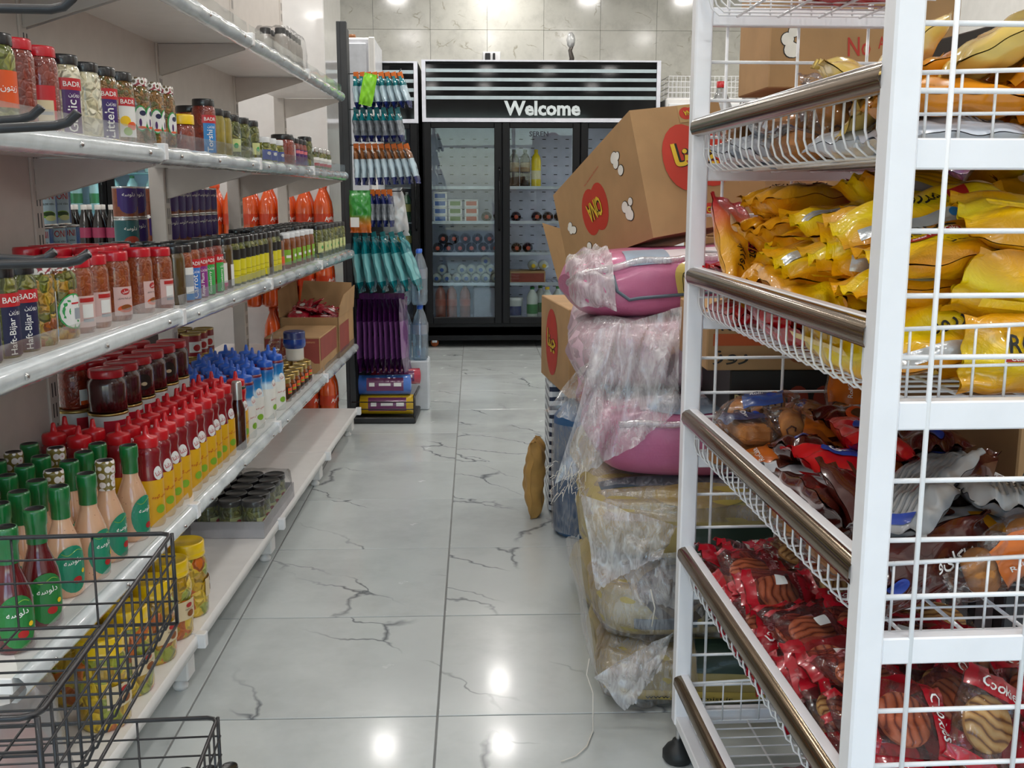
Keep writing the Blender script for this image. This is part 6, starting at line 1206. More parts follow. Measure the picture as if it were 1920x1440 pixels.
for x, y, k, yw in ((.10, -.12, 'K', .3), (.22, -.10, 'W', .8), (.30, -.2, 'K', 1.2), (.10, -.24, 'W', .6), (.2, -.3, 'W', .4), (.1, -.37, 'K', .2), (.11, -.44, 'W', 1.1), (.28, -.38, 'W', 1.), (.12, -.5, 'K', .4), (.24, -.52, 'W', .5), (.1, -.62, 'K', .2), (.22, -.66, 'W', 1.2), (.30, -.70, 'O', .3), (.14, -.74, 'C', .2), (.25, -.78, 'O', .9), (.31, -.80, 'O', .35), (.16, -.84, 'O', -.2), (.27, -.86, 'O', 1.2), (.29, -.66, 'O', .6), (.24, -.72, 'O', .2), (.3, -.88, 'O', .4), (.32, -.87, 'C', .5), (.30, -.6, 'W', .6), (.22, -.84, 'O', .5), (.31, -.75, 'O', .2), (.12, -.15, 'W', .9), (.12, -.8, 'C', .3)):
    kk, lab_ = {'K': (SK, 'clear-wrapped roll cake behind the upper gold rail'), 'W': (SW, 'pearl white packet with grey fine print in the upper basket'), 'O': (SO, 'glossy orange cake packet in the upper basket'), 'C': (SC_, 'cream and gold cake packet in the upper basket')}[k]
    j1.append((r7.choice(kk), 'cake_packet', lab_, .185, .105, .045, yw, .2, x, y, 0))
heap(RZ[4]-.085, j1, 6)
# third basket: roll cakes, brown and white wrappers
choc_p = P('chocolate_wrap', '46150f', .2, coat=.8, var=.2, bmp=.6, bscale=24); whi_p = P('white_wrap', 'e2e3e6', .25, coat=.5, var=.05, bmp=.6, bscale=22); redb_p = P('bright_red_wrap', 'c4121e', .22, coat=.6, var=.1, bmp=.5, bscale=24); gryt_p = P('silver_text_wrap', 'a4a7aa', .3, coat=.5, var=.1, bmp=.5, bscale=30)
SCH = [printed(.22, .095, .045, choc_p, [('disc', Ldarkblue, -.07, .0, .015, .011), ('ویتا', ink_white, .02, -.07, .0, 0), ('disc', Lorange, .03, .008, .04, .022), ('disc', P('choc_center', '5c3a1a', .5), .03, .008, .028, .014, .0018)], 61), printed(.22, .095, .045, choc_p, [('کاکائو', ink_white, .06, .02, .01, 0), ('disc', Ldarkblue, -.07, .0, .015, .011)], 62)]
SVW = [printed(.23, .12, .045, whi_p, [('Vorta', P('brown_script', '5a3320', .45), .085, .04, .02, 1.2, None, .3), ('rect', P('amber_patch', 'eaa012', .45), -.02, -.045, .012, .005), ('disc', P('choco_bar', '5a2413', .5), -.065, .02, .032, .028), ('rect', Lorange, -.09, .006, -.045, .014, .0018), ('rect', P('biscuit', 'd9a860', .5), -.08, .028, -.05, .038, .0018)], 63), printed(.22, .10, .042, gryt_p, [('rect', P('print_grey', '787c80', .5), -.08, -.035+.008*k, .07, -.032+.008*k) for k in range(8)]+[('rect', Ldarkblue, .075, .0, .095, .03)], 64)]
SG = [printed(.22, .11, .045, redb_p, [('disc', Ldarkblue, -.02, .01, .05, .026), ('Girano', ink_white, .075, -.02, .01, .0), ('With', ink_white, .025, .02, -.028, 0), ('disc', P('fruit_pic', 'e07a30', .5), .065, -.012, .03, .025)], 65)]
j3 = []
j3 = floor_layer(SK+SK+SCH, 'cake_packet', 'assorted cake packet at the bottom of the third basket', .19, .095, .046, r7)
for x, y, k, yw in ((.08, -.10, 'K', .6), (.18, -.10, 'K', 1.0), (.28, -.12, 'K', .2), (.10, -.20, 'K', .9), (.21, -.20, 'K', .1), (.30, -.24, 'K', .7), (.12, -.30, 'K', 1.3), (.24, -.30, 'K', .1), (.16, -.22, 'K', .5), (.27, -.18, 'K', 2.), (.15, -.40, 'V', .1), (.29, -.42, 'C', .2), (.11, -.50, 'V', -.7), (.24, -.52, 'C', .6), (.30, -.58, 'C', .9), (.14, -.62, 'V', -.8), (.28, -.66, 'C', -.1), (.22, -.68, 'V', .2), (.30, -.74, 'C', -.1), (.18, -.78, 'K', 1.2), (.27, -.80, 'K', 1.1), (.33, -.82, 'G', .5), (.19, -.84, 'V', -.62), (.32, -.87, 'G', .5), (.2, -.87, 'V', -.66), (.13, -.25, 'K', .3), (.25, -.24, 'K', .8), (.19, -.34, 'K', .2), (.29, -.34, 'C', .4), (.22, -.60, 'C', .7), (.29, -.70, 'C', .1), (.14, -.70, 'V', -.5), (.24, -.86, 'V', -.6)):
    kk, lab_ = {'K': (SK, 'clear-wrapped roll cake in the far part of the third basket'), 'C': (SCH, 'glossy chocolate-brown cake packet in the third basket'), 'V': (SVW, 'white wafer packet in the third basket'), 'G': (SG, 'red packet with blue oval in the third basket')}[k]
    j3.append((r7.choice(kk), 'cake_packet', lab_, .2, .1, .045, yw, .15, x, y, 0))
heap(RZ[2]-.085, j3, 7)
# fourth basket: cookies in clear and red packets; a few in the lowest
cky = chunks('cookie_top', ['b97f3c', 'c08846', 'b0763a'], 30, coat=0, bstr=.2, rough=.7)
def cookie_mat():
    m, nt, b = newmat('grilled_cookie'); co = objco(nt); w = N(nt, 'ShaderNodeTexWave'); w.inputs['Scale'].default_value = 22; w.inputs['Distortion'].default_value = 7; w.inputs['Detail'].default_value = 2; nt.links.new(co, w.inputs['Vector'])
    nt.links.new(ramp(nt, w.outputs['Fac'], [(.02, '74451e'), (.24, 'b8843f'), (1, 'd2a76a')]), b.inputs['Base Color']); b.inputs['Roughness'].default_value = .65; return m
ckm = cookie_mat(); ckp = P('cookie_edge', 'c59350', .7, var=.15)
cd_ = B().lathe([(0, -.008), (.033, -.008), (.038, -.004), (.038, .001)], 22, 1).lathe([(.038, .001), (.035, .006), (0, .008)], 22, 0).mesh('cookie', ckm, ckp)
redc = P('cookie_red_print', 'b50f24', .25, coat=.6, var=.1, bmp=.4, bscale=40)
pinkf = film('red_tinted_film', 'f6ccd2', .015, .035, .10, 45, .9)
def cookiepack(seed, txt_=True, flip=False):
    b, fn = packet(.135, .105, .034, None, seed=seed, wr=.006); ps = [('wrapper', b.mesh('wrapper', pinkf if seed % 2 else clear_film))]
    g = rect2(-.066, -.052, -.034, .052, lambda x, y: fn(x, y, .0009), None, 0, 4, 8); g2 = rect2(.050, -.052, .066, .052, lambda x, y: fn(x, y, .0009), None, 0, 2, 8)
    sub = []
    if txt_: sub = [('lettering', lettering('Cookies', lambda x, y: fn(x, y, .0022), None, .068, .017, -.049, 0, pi/2, shear=.25).mesh('lettering', ink_white))]
    else: sub = [('label_panel', rect2(-.008, -.026, .012, -.006, lambda x, y: fn(x, y, .0016), None, 0, 4, 4).mesh('label_panel', Lwhite))]
    ps.append(('printed_band', g.mesh('printed_band', redc), sub)); ps.append(('printed_band', g2.mesh('printed_band', redc))); ps.append(('cookie', cd_)); return ps
SCK = [cookiepack(71), cookiepack(72), cookiepack(73, False), cookiepack(74), cookiepack(75, False)]
j4 = []
for i in range(105):
    t = r7.random(); y = -.06-.82*(i % 35)/34
    j4.append((r7.choice(SCK), 'cookie_packet', ('red and clear cookie packet deep in the fourth basket', 'red and clear cookie packet on top of the fourth basket')[i >= 70], .135, .105, .028, r7.uniform(0, 6.28), .3, (.08 if i % 3 == 0 else (.19 if i % 3 == 1 else .30))+r7.uniform(-.03, .03), y, 0))
# add the two cookies of each packet as parts placed off-centre
heap(RZ[1]-.085, j4, 8)
lay_p = P('orange_layer_wrap', 'c2561a', .22, coat=.6, var=.12, bmp=.5, bscale=30)
SL = [printed(.17, .10, .04, lay_p, [('LAYER', ink_white, .05, -.03, .0, pi/2, .02), ('Cake', ink_white, .03, .02, .0, pi/2)], 81)]
j5 = [(SCK[0], 'cookie_packet', 'red cookie packet in the lowest basket', .135, .105, .03, .3, .1, .15, -.32, 0), (SL[0], 'cake_packet', 'orange layer cake packet in the lowest basket', .17, .10, .04, .2, .1, .18, -.42, 0), (SCK[2], 'cookie_packet', 'clear cookie packet beside the orange one in the lowest basket', .135, .105, .03, .9, .1, .29, -.40, 0), (SCK[1], 'cookie_packet', 'clear cookie packet nearer the rail in the lowest basket', .135, .105, .03, 1.9, .1, .09, -.50, 0)]
heap(RZ[0]-.085, j5, 9)
j6 = [(SO[0], 'cake_packet', 'orange packet in the topmost basket of the rack', .19, .11, .045, .3, .2, .3, -.42, 0), (SR_[0], 'cake_packet', 'red foil packet in the topmost basket of the rack', .22, .09, .045, .1, .2, .22, -.15, 0), (SR_[1], 'cake_packet', 'second red foil packet in the topmost basket', .22, .09, .045, .4, .2, .2, -.30, 0), (SW[0], 'cake_packet', 'pearl packet in the topmost basket of the rack', .18, .11, .04, .4, .2, .25, -.7, 0)]
heap(1.652-.085, j6, 10)
# ------------------------------------------------------------------ pile of woven rice sacks behind the rack
def woven(key, cols, sc_=160, gloss=.45):
    m, nt, b = newmat(key); co = objco(nt)
    w1 = N(nt, 'ShaderNodeTexWave', bands_direction='X'); w1.inputs['Scale'].default_value = sc_; nt.links.new(co, w1.inputs['Vector'])
    w2 = N(nt, 'ShaderNodeTexWave', bands_direction='Z'); w2.inputs['Scale'].default_value = sc_; nt.links.new(co, w2.inputs['Vector'])
    mu = N(nt, 'ShaderNodeMath', operation='MULTIPLY'); nt.links.new(w1.outputs['Fac'], mu.inputs[0]); nt.links.new(w2.outputs['Fac'], mu.inputs[1])
    nz = noise(nt, 5, 3, .5, co); base = ramp(nt, nz.outputs[0], cols)
    nt.links.new(base, b.inputs['Base Color']); b.inputs['Roughness'].default_value = gloss; b.inputs['Coat Weight'].default_value = .45; b.inputs['Coat Roughness'].default_value = .18
    n2 = noise(nt, 38, 4, .6, co); ad = N(nt, 'ShaderNodeMath', operation='MULTIPLY_ADD'); ad.inputs[1].default_value = .25; nt.links.new(mu.outputs[0], ad.inputs[0]); nt.links.new(n2.outputs[0], ad.inputs[2])
    bump(nt, b, ad.outputs[0], .5, .006); return m
pinkw = woven('pink_woven', [(.3, 'b5567e'), (.55, 'c46c92'), (.75, 'd08cab')]); yelw = woven('straw_woven', [(.3, 'a08f52'), (.55, 'b8a768'), (.8, 'cabd8c')]); palew = woven('pale_pink_woven', [(.3, 'c9a2b2'), (.6, 'd6b9c4'), (.8, 'dccbd2')])
blu_pr = P('sack_grey_blue', '93a3b4', .4, coat=.3, bmp=.4, bscale=60); whi_pr = P('sack_white_print', 'd9cfd2', .4, coat=.3, bmp=.4, bscale=60); dkg = P('sack_dark_green', '23382c', .45, coat=.2); slate = P('sack_slate', '56636e', .45); goldl = P('sack_gold', 'c9b25c', .4, coat=.3); ovd = P('sack_brown_oval', '4a4038', .45)
wrapm = liner('woven_wrap', 'f6f1f2', .04, .30, 16, .04); wrapd = liner('dense_wrap', 'f4eaed', .22, .50, 18, .05)
def sack_fn(L, W_, H, seed, sag=.0):
    r = random.Random(seed); ph = [r.uniform(0, 6) for _ in range(8)]
    def f(v, u, e=0):
        a = abs(v); k = (max(0, 1-a**4.5))**.33 if a < 1 else 0
        k = max(k, .10); cu, su = cos(u), sin(u)
        y = -(abs(cu)**.62)*(1 if cu >= 0 else -1); z = (abs(su)**.62)*(1 if su >= 0 else -1)
        bl = 1+.035*sin(5*v+ph[0])+.03*sin(3*u+ph[1]+2*v)+.015*sin(9*v+4*u+ph[2])
        return Vector((v*L/2*(1+.02*sin(2*u+ph[3])), y*(W_/2*(.45+.55*k)*bl+e), H/2+z*((H/2)*(.25+.75*k)*(bl if z > 0 else 1)+e)+sag*v*v))
    return f
def sack(label, loc, L, W_, H, rz, seed, mat, ty=0, decals=(), kind_group=None, wrap=None):
    M = Matrix.Translation(loc) @ Matrix.Rotation(rz, 4, 'Z') @ Matrix.Rotation(ty, 4, 'Y')
    t = thingM('rice_sack', label, 'sack', M, kind_group); f = sack_fn(L, W_, H, seed)
    nv, nu = 40, 44; g = [[f(-1+2*i/nv, 2*pi*j/nu) for j in range(nu+1)] for i in range(nv+1)]
    b = B().grid(g, 0, True, True)
    for i, s in ((0, 1), (nv, -1)): b.add([g[i][j] for j in range(nu)], [tuple(range(nu))[::s]], 0)
    body = obj('sack_body', b.mesh('sack_body', mat), t)
    for d in decals:
        if d[0] == 'band': obj('printed_band', rect2(d[2], d[4], d[3], d[5], lambda v, u, e=d[6] if len(d) > 6 else .0018: f(v, u, e), None, 0, 14, 10).mesh('printed_band', d[1]), t)
        elif d[0] == 'oval': obj('printed_emblem', disc2(d[2], d[3], d[4], d[5], lambda v, u, e=d[6] if len(d) > 6 else .003: f(v, u, e), None, 0, 24, 5).mesh('printed_emblem', d[1]), t)
        elif d[0] == 'wrap':
            r = random.Random(seed+5)
            v0, v1, u0, u1 = d[2:6]; g2 = [[f(v0+(v1-v0)*i/16, u0+(u1-u0)*j/24, .008+.006*sin(i*.9+seed)+.006*sin(j*1.3+i*.5)+r.uniform(0, .003)) for j in range(25)] for i in range(17)]
            obj('plastic_wrap', B().grid(g2, 0, True, True).mesh('plastic_wrap', d[1]), t)
        elif d[0] == 'line': obj('stitched_line', B().tube([f(v, u, .003) for v, u in d[2]], d[3], 6).mesh('stitched_line', d[1]), t)
        else: obj('lettering', lettering(d[0], lambda v, u: f(v, u, .005), None, d[2], d[3], d[4], d[5], d[6] if len(d) > 6 else 0).mesh('lettering', d[1]), t)
    return t
PB = [('band', blu_pr, -.75, .75, -.25, 1.15), ('band', whi_pr, -.25, .70, .05, 1.15), ('line', slate, [(-.62+.05*i, -.02+(.25 if i < 2 else 0)) for i in range(30)], .005)]
ZL = [(0, .17), (.165, .185), (.345, .205), (.545, .205), (.742, .175), (.912, .17)]
yf = [2.27, 2.28, 2.30, 2.33, 2.45, 2.55]
sack('straw rice sack lying on the floor at the bottom of the pile', (.63, yf[0]+.24, 0), .66, .48, ZL[0][1], -.03, 1, yelw, 0, [('band', dkg, -.3, .3, .1, 1.0), ('band', goldl, -.95, .95, -.55, -.15), ('www.mahromist.ir', ink_black, .62, .13, -.35, -.32), ('wrap', wrapm, -1.0, -.3, -.9, 1.5)])
sack('straw rice sack with a brown oval second from the floor', (.615, yf[1]+.25, ZL[1][0]), .68, .48, ZL[1][1], .05, 2, yelw, 0, [('oval', ovd, -.42, .45, .30, .62), ('oval', P('sack_oval_ring', '7a6a54', .45), -.42, .45, .25, .5, .0042), ('oval', ovd, -.42, .45, .23, .45, .0054), ('band', dkg, -.25, .5, -.30, .12, .004), ('100%', ink_white, .14, .16, -.12, .02), ('Organic', ink_white, .32, .20, -.08, -.18), ('band', slate, -.75, -.3, -.30, -.05, .003), ('wrap', wrapm, -1.0, .1, -1.2, 1.5)])
sack('straw rice sack third from the floor under the pink sacks', (.60, yf[2]+.25, ZL[2][0]), .66, .48, ZL[2][1], -.02, 3, yelw, 0, [('band', dkg, -.3, .6, -.35, .05), ('oval', goldl, -.2, .7, .35, .35), ('band', slate, -.9, .8, 1.0, 1.3), ('Organic', ink_white, .28, .2, .15, -.15), ('wrap', wrapm, -1.0, .9, .1, 1.9)])
sack('bright pink rice sack lowest of the pink ones', (.62, yf[3]+.25, ZL[3][0]), .66, .48, ZL[3][1], .02, 4, pinkw, 0, [('band', whi_pr, -.7, .7, .75, 1.3), ('oval', blu_pr, -.35, .85, .30, .30), ('oval', goldl, .55, .3, .12, .3), ('wrap', wrapm, -1.0, 1.0, .75, 2.2), ('line', wrapd, [(-.85+.06*i, .34+.03*sin(i*.8)) for i in range(24)], .009)])
sack('pink rice sack half covered by a torn white liner', (.60, yf[4]+.25, ZL[4][0]), .70, .50, ZL[4][1]+.004, -.04, 5, palew, 0, [('band', pinkw, -.1, .75, -.5, .5), ('oval', goldl, -.05, .25, .09, .5), ('wrap', wrapm, -1.0, .2, -1.3, 1.7)])
sack('pink rice sack on top of the pile under the tilted carton', (.60, yf[5]+.24, ZL[5][0]+.012), .70, .48, ZL[5][1], .03, 6, pinkw, radians(-4), [('band', whi_pr, -.62, .10, .80, 1.25), ('band', blu_pr, -.62, -.30, .55, 1.3, .0028), ('oval', goldl, -.18, .15, .11, .42, .0040), ('هاشم', ink_black, .12, .4, -.18, .15), ('line', slate, [(-.72, .3), (-.70, .0), (-.62, -.12)]+[(-.55+.06*i, -.10) for i in range(22)], .0045), ('wrap', wrapd, -1.0, -.72, -.3, 1.8), ('line', wrapd, [(-1.0+.06*i, .45+.22*min(1, i/8)+.04*sin(i)) for i in range(28)], .010)])
for k, (z, h) in enumerate(ZL):
    nm = ('straw', 'straw', 'straw', 'pink', 'pale pink', 'pink')[k]; rk = ('on the floor', 'second from the floor', 'third from the floor', 'fourth from the floor', 'fifth from the floor', 'on top')[k]
    if k < 5: sack('%s rice sack %s in the row behind, along the aisle' % (nm, rk), (.645+.012*(k % 2), yf[k]+.755, z), .68, .46, h, .03*(-1)**k, 10+k, (yelw, yelw, yelw, pinkw, palew, palew)[k], 0, [('wrap', wrapm, -1.0, .0, -1.2, 1.5)])
    if k > 1: sack('%s rice sack %s right of the first column, behind the rack' % (nm, rk), (1.30, 2.82, z), .60, .62, h, .02*(-1)**k, 20+k, (yelw, yelw, yelw, pinkw, palew, pinkw)[k], 0, [('wrap', wrapm, -1.0, .3, -.2, 1.7)])
for k in (0, 1): sack('straw rice sack %s right of the first column, behind the rack' % ('on the floor', 'second from the floor')[k], (1.30, 2.82, ZL[k][0]), .60, .62, ZL[k][1], .01, 26+k, yelw)
# loose flaps of white liner hanging from the sacks
def drape(name, parent_label, quad, n, amp, mat, seed, sag=0):
    """quad: four (px, py, Y) corners clockwise from top-left"""
    r = random.Random(seed); c = [ony(*q) for q in quad]; ph = [r.uniform(0, 6) for _ in range(4)]; g = []
    for i in range(n+1):
        t = i/n; row_ = []
        for j in range(n+1):
            s = j/n; p = (c[0]*(1-s)+c[1]*s)*(1-t)+(c[3]*(1-s)+c[2]*s)*t
            w = amp*(sin(7*s+2*t+ph[0])+.7*sin(15*s-6*t+ph[1])+.5*sin(9*t+ph[2])+.25*sin(25*s+9*t+ph[3]))
            p = p+Vector((w*.25, -abs(w)*.9-.004, w*.15-sag*sin(pi*s)*t))
            if i == n: p.z += r.uniform(-.004, .003)
            row_.append(p)
        g.append(row_)
    me = B().grid(g).mesh(name, mat)
    return tag(obj(name, me), parent_label, 'plastic liner')
drape('liner_flap', 'torn white liner draped over the middle pink sack', ((1118, 618, 2.42), (1272, 575, 2.44), (1272, 765, 2.36), (1040, 905, 2.34)), 44, .013, wrapd, 1, .02)
drape('liner_flap', 'pink-white liner fold bulging out toward the aisle', ((1085, 690, 2.44), (1150, 640, 2.40), (1120, 800, 2.36), (1018, 770, 2.46)), 30, .010, wrapm, 2)
drape('liner_flap', 'pointed liner flap hanging over the straw sacks', ((1085, 925, 2.31), (1268, 985, 2.28), (1240, 1040, 2.27), (1118, 1100, 2.27)), 34, .008, wrapd, 3)
drape('liner_flap', 'crumpled liner flap between the straw sacks', ((1160, 1050, 2.28), (1270, 1030, 2.28), (1268, 1140, 2.265), (1185, 1120, 2.27)), 28, .010, wrapm, 4)
drape('liner_flap', 'triangular liner flap at the foot of the pile', ((1115, 1262, 2.26), (1262, 1180, 2.25), (1235, 1255, 2.25), (1172, 1330, 2.245)), 30, .008, wrapd, 5)
drape('liner_flap', 'long grey liner hanging down the aisle side of the pile', ((1062, 1005, 2.62), (1085, 1000, 2.36), (1115, 1255, 2.30), (1095, 1190, 2.56)), 26, .010, wrapm, 6)
sr = P('white_string', 'd8d2c6', .7)
pts = [ony(1105, 1235, 2.25), ony(1100, 1265, 2.24), ony(1112, 1300, 2.2)]+[onz(x, y, .004) for x, y in ((1112, 1370), (1100, 1400), (1080, 1418), (1052, 1428))]
tag(obj('loose_string', B().tube(pts, .0016, 5).mesh('loose_string', sr)), 'thin white string trailing from the sacks onto the floor', 'string')
pts = [ony(1220, 1105, 2.262), ony(1228, 1140, 2.258), ony(1222, 1175, 2.258)]; tag(obj('loose_string', B().tube(pts, .0018, 5).mesh('loose_string', sr)), 'short white string dangling over the brown oval sack', 'string')
fr5 = random.Random(8); fz_ = B()
for k in range(60):
    a = ony(fr5.uniform(1030, 1100), fr5.uniform(865, 925), 2.33); d = Vector((fr5.uniform(-.02, .004), fr5.uniform(-.02, 0), fr5.uniform(-.03, .006))); fz_.tube([a, a+d*.5+Vector((0, -.004, .004)), a+d], .0007, 3)
tag(obj('frayed_fibres', fz_.mesh('frayed_fibres', sr)), 'frayed white fibres at the torn liner edge', 'fibres', None, 'stuff')
# ------------------------------------------------------------------ cartons with the red and yellow badge
def quadmap(A, Bq, C, D, e=.002):   # A bottom-left, B bottom-right, C top-right, D top-left
    nrm = (Bq-A).cross(D-A).normalized()
    return lambda s, t, ee=e: (A*(1-s)+Bq*s)*(1-t)+(D*(1-s)+C*s)*t+nrm*ee
pop = P('popcorn_white', 'e9e6dc', .6); cred = P('badge_red', 'b8321f', .5, var=.05); cyel = P('badge_yellow', 'd9b42a', .5)
def popcorn(t, fn, cx, cy, sz, asp, seed):
    r = random.Random(seed); bl = [(r.uniform(-.6, .6), r.uniform(-.9, .9), r.uniform(.35, .6)) for _ in range(5)]
    o = B(); w = B()
    for a, b, q in bl: disc2(cx+a*sz, cy+b*sz*asp, q*sz*1.14, q*sz*1.14*asp, lambda s, t_: fn(s, t_, .0012), o, 0, 14, 1)
    for i, (a, b, q) in enumerate(bl): disc2(cx+a*sz, cy+b*sz*asp, q*sz, q*sz*asp, lambda s, t_, i=i: fn(s, t_, .0018+.0001*i), w, 0, 14, 1)
    m = obj('printed_popcorn', w.mesh('printed_popcorn', pop), t); obj('popcorn_outline', o.mesh('popcorn_outline', ink_black), m)
def badge(t, fn, cx, cy, rx, ry, word, ang, w, h, heart=True):
    b = B()
    if heart:
        disc2(cx-rx*.35, cy, rx*.68, ry, lambda s, q: fn(s, q, .0012), b, 0, 22, 2); disc2(cx+rx*.35, cy, rx*.68, ry*.97, lambda s, q: fn(s, q, .0013), b, 0, 22, 2)
    else: disc2(cx, cy, rx, ry, lambda s, q: fn(s, q, .0012), b, 0, 26, 2)
    o = obj('printed_badge', b.mesh('printed_badge', cred), t)
    obj('lettering_outline', lettering(word, lambda s, q: fn(s, q, .0020), None, w, h, cx, cy, ang, bold=.10).mesh('lettering_outline', ink_black), o)
    obj('lettering', lettering(word, lambda s, q: fn(s, q, .0028), None, w, h, cx, cy, ang, bold=.035).mesh('lettering', cyel), o)
cp = {'A': (1180, 207, 2.80), 'B': (1347, 190, 2.888), 'D': (1225, 446, 2.728), 'F': (1404, 413, 2.816), 'C': (1037, 366, 3.361), 'E': (1066, 505, 3.288)}
V = {k: ony(*v) for k, v in cp.items()}; V['G'] = V['B']+(V['C']-V['A']); V['H'] = V['F']+(V['E']-V['D'])
bigc = thing('snack_carton', 'large tilted brown carton with red badges resting on the pink sacks', 'box', V['D']); off_ = V['D'].copy()
L_ = {k: v-off_ for k, v in V.items()}
cm = B(); order = 'DFHEABGC'; cm.add([L_[k] for k in order], [(0, 3, 2, 1), (4, 5, 6, 7), (0, 1, 5, 4), (1, 2, 6, 5), (2, 3, 7, 6), (3, 0, 4, 7)], 0, False)
obj('carton_body', cm.mesh('carton_body', card), bigc)
fF = quadmap(L_['D'], L_['F'], L_['B'], L_['A']); fL = quadmap(L_['E'], L_['D'], L_['A'], L_['C'])
badge(bigc, fF, .62, .58, .36, .27, 'چینا', .05, .52, .26); obj('packing_tape', rect2(.52, .86, .76, 1.0, lambda s, t: fF(s, t, .0008)).mesh('packing_tape', P('tape_tan', 'b0905e', .3, coat=.5)), bigc)
badge(bigc, fF, .64, .93, .11, .05, 'CiNA', pi, .13, .04); badge(bigc, fF, .66, .14, .10, .055, 'CiNA', 0, .14, .05)
badge(bigc, fL, .47, .48, .15, .24, 'CiNA', pi+.1, .17, .20)
for cx, cy, sz, sd in ((.80, .72, .06, 1), (.82, .28, .06, 2), (.16, .42, .055, 3), (.30, .12, .05, 4)): popcorn(bigc, fL, cx, cy, sz, 1.5, sd)
obj('lettering', lettering('No Artificial Colors', lambda s, t: fL(s, t, .0012), None, .20, None, .50, .80, .3).mesh('lettering', cred), bigc)
obj('flap', B().prism([L_['E'], L_['E']+(L_['C']-L_['E'])*.55, L_['E']+(L_['C']-L_['E'])*.62+Vector((-.05, .05, .0)), L_['E']+Vector((-.025, .03, -.06))], Vector((.0, .004, .0))).mesh('flap', card), bigc)
def plain_carton(label, x0, y0, z0, x1, y1, z1, rz=0, mat=None):
    t = thing('snack_carton', label, 'box', ((x0+x1)/2, (y0+y1)/2, z0), (0, 0, rz)); w, d, h = (x1-x0)/2, (y1-y0)/2, z1-z0
    obj('carton_body', B().cbox(-w, -d, 0, w, d, h, .003).mesh('carton_body', mat or card), t)
    f = quadmap(Vector((-w, -d, 0)), Vector((w, -d, 0)), Vector((w, -d, h)), Vector((-w, -d, h))); fl_ = quadmap(Vector((-w, d, 0)), Vector((-w, -d, 0)), Vector((-w, -d, h)), Vector((-w, d, h)))
    return t, f, fl_
t, f, fl_ = plain_carton('brown carton with a red oval badge standing behind the sacks', .295, 3.58, .52, .60, 4.12, .835, radians(6.5)); badge(t, fl_, .42, .5, .22, .40, 'چینا', pi/2*0, .30, .30, False); badge(t, f, .12, .45, .06, .08, 'CiNA', 0, .1, .06)
sb_ = P('striped_pack', '2a3350', .4)
def stripes():
    m, nt, b = newmat('navy_white_stripes'); w = N(nt, 'ShaderNodeTexWave', bands_direction='Z'); w.inputs['Scale'].default_value = 9; w.inputs['Distortion'].default_value = 3; nt.links.new(objco(nt), w.inputs['Vector'])
    nt.links.new(ramp(nt, w.outputs['Fac'], [(.4, '222c46'), (.5, 'd5d9de')]), b.inputs['Base Color']); b.inputs['Roughness'].default_value = .3; return m
tag(obj('striped_crate', B().cbox(-.13, -.13, 0, .13, .13, .519, .01).mesh('striped_crate', stripes()), None, (.415, 4.02, .0)), 'navy and white striped pack under the badge carton', 'pack')
dr = thing('blue_drum', 'blue plastic drum on the floor beside the sacks', 'drum', (.395, 3.66, 0)); obj('drum_body', B().lathe([(0, 0), (.095, 0), (.11, .015), (.112, .2), (.108, .22), (.112, .24), (.11, .44), (.07, .49), (.05, .495), (.05, .515), (0, .518)], 24).mesh('drum_body', P('drum_blue', '2d5a86', .4, coat=.2)), dr)
obj('drum_wrap', B().lathe([(.116, .02), (.12, .2), (.117, .42)], 20, 0, (0, 0, 0), 2.2, 4.6).mesh('drum_wrap', wrapm), dr)
pb = packet(.30, .13, .075, None, seed=90, crimp=.03, wr=.010)[0].xf(Matrix.Translation((0, 0, .15)) @ Matrix.Rotation(pi/2, 4, 'Y') @ Matrix.Rotation(.2, 4, 'X')); p = onz(1008, 960, 0)
tag(obj('paper_bag', pb.mesh('paper_bag', P('kraft_bag', 'b48a4a', .6, var=.15, bmp=.5, bscale=20)), None, (.228, 3.86, .004)), 'upright tan paper bag on the floor beside the drum', 'bag')
# cartons behind and beside the rack
plain_carton('tan carton with a small badge lying on the sacks behind the rack', .86, 2.62, 1.085, 1.36, 3.05, 1.30, .08)
t, f, _ = plain_carton('tan carton under the printed snack carton behind the rack', .83, 2.68, 1.301, 1.30, 3.02, 1.50, -.04)
t, f, _ = plain_carton('large snack carton reading no artificial colours behind the rack', .765, 2.78, 1.501, 1.27, 3.06, 1.98, .03)
lt_ = lettering('No', lambda s, q: f(s, q, .0015), None, .12, .10, .47, .22, .05); obj('lettering', lettering('Artificial Colors', lambda s, q: f(s, q, .0015), None, .34, .065, .74, .25, .05).mesh('lettering', cred), t); obj('lettering', lt_.mesh('lettering', cred), t)
badge(t, f, .52, .78, .30, .34, 'چینا', 0, .4, .3, False); popcorn(t, f, .13, .25, .075, 1.05, 7); popcorn(t, f, .93, .60, .07, 1.05, 8)
plain_carton('tall tan carton standing behind the sack pile', .78, 3.48, 0, 1.25, 3.86, 1.089)
t, f, _ = plain_carton('tan carton carrying the cola bottles behind the big tilted one', .78, 3.48, 1.09, 1.25, 3.86, 1.31)
K['coke'] = [('bottle_body', B().lathe([(0, 0), (.036, 0), (.043, .012), (.044, .1), (.040, .13), (.044, .16)], 18, 0).lathe([(.044, .16), (.040, .2), (.026, .235), (.0145, .26), (.0135, .275)], 18, 1).mesh('bottle_body', cola, film('clear_pet', 'e6e8ea', .12, .12, .06, 20, .3))), ('label', B().lathe([(.0445, .09), (.041, .13), (.0445, .158)], 18).mesh('label', P('red_label', 'b01422', .4))), ('cap', B().lathe([(.016, .268), (.016, .288), (0, .289)], 12).mesh('cap', P('cap_scarlet', 'b8101c', .4)))]
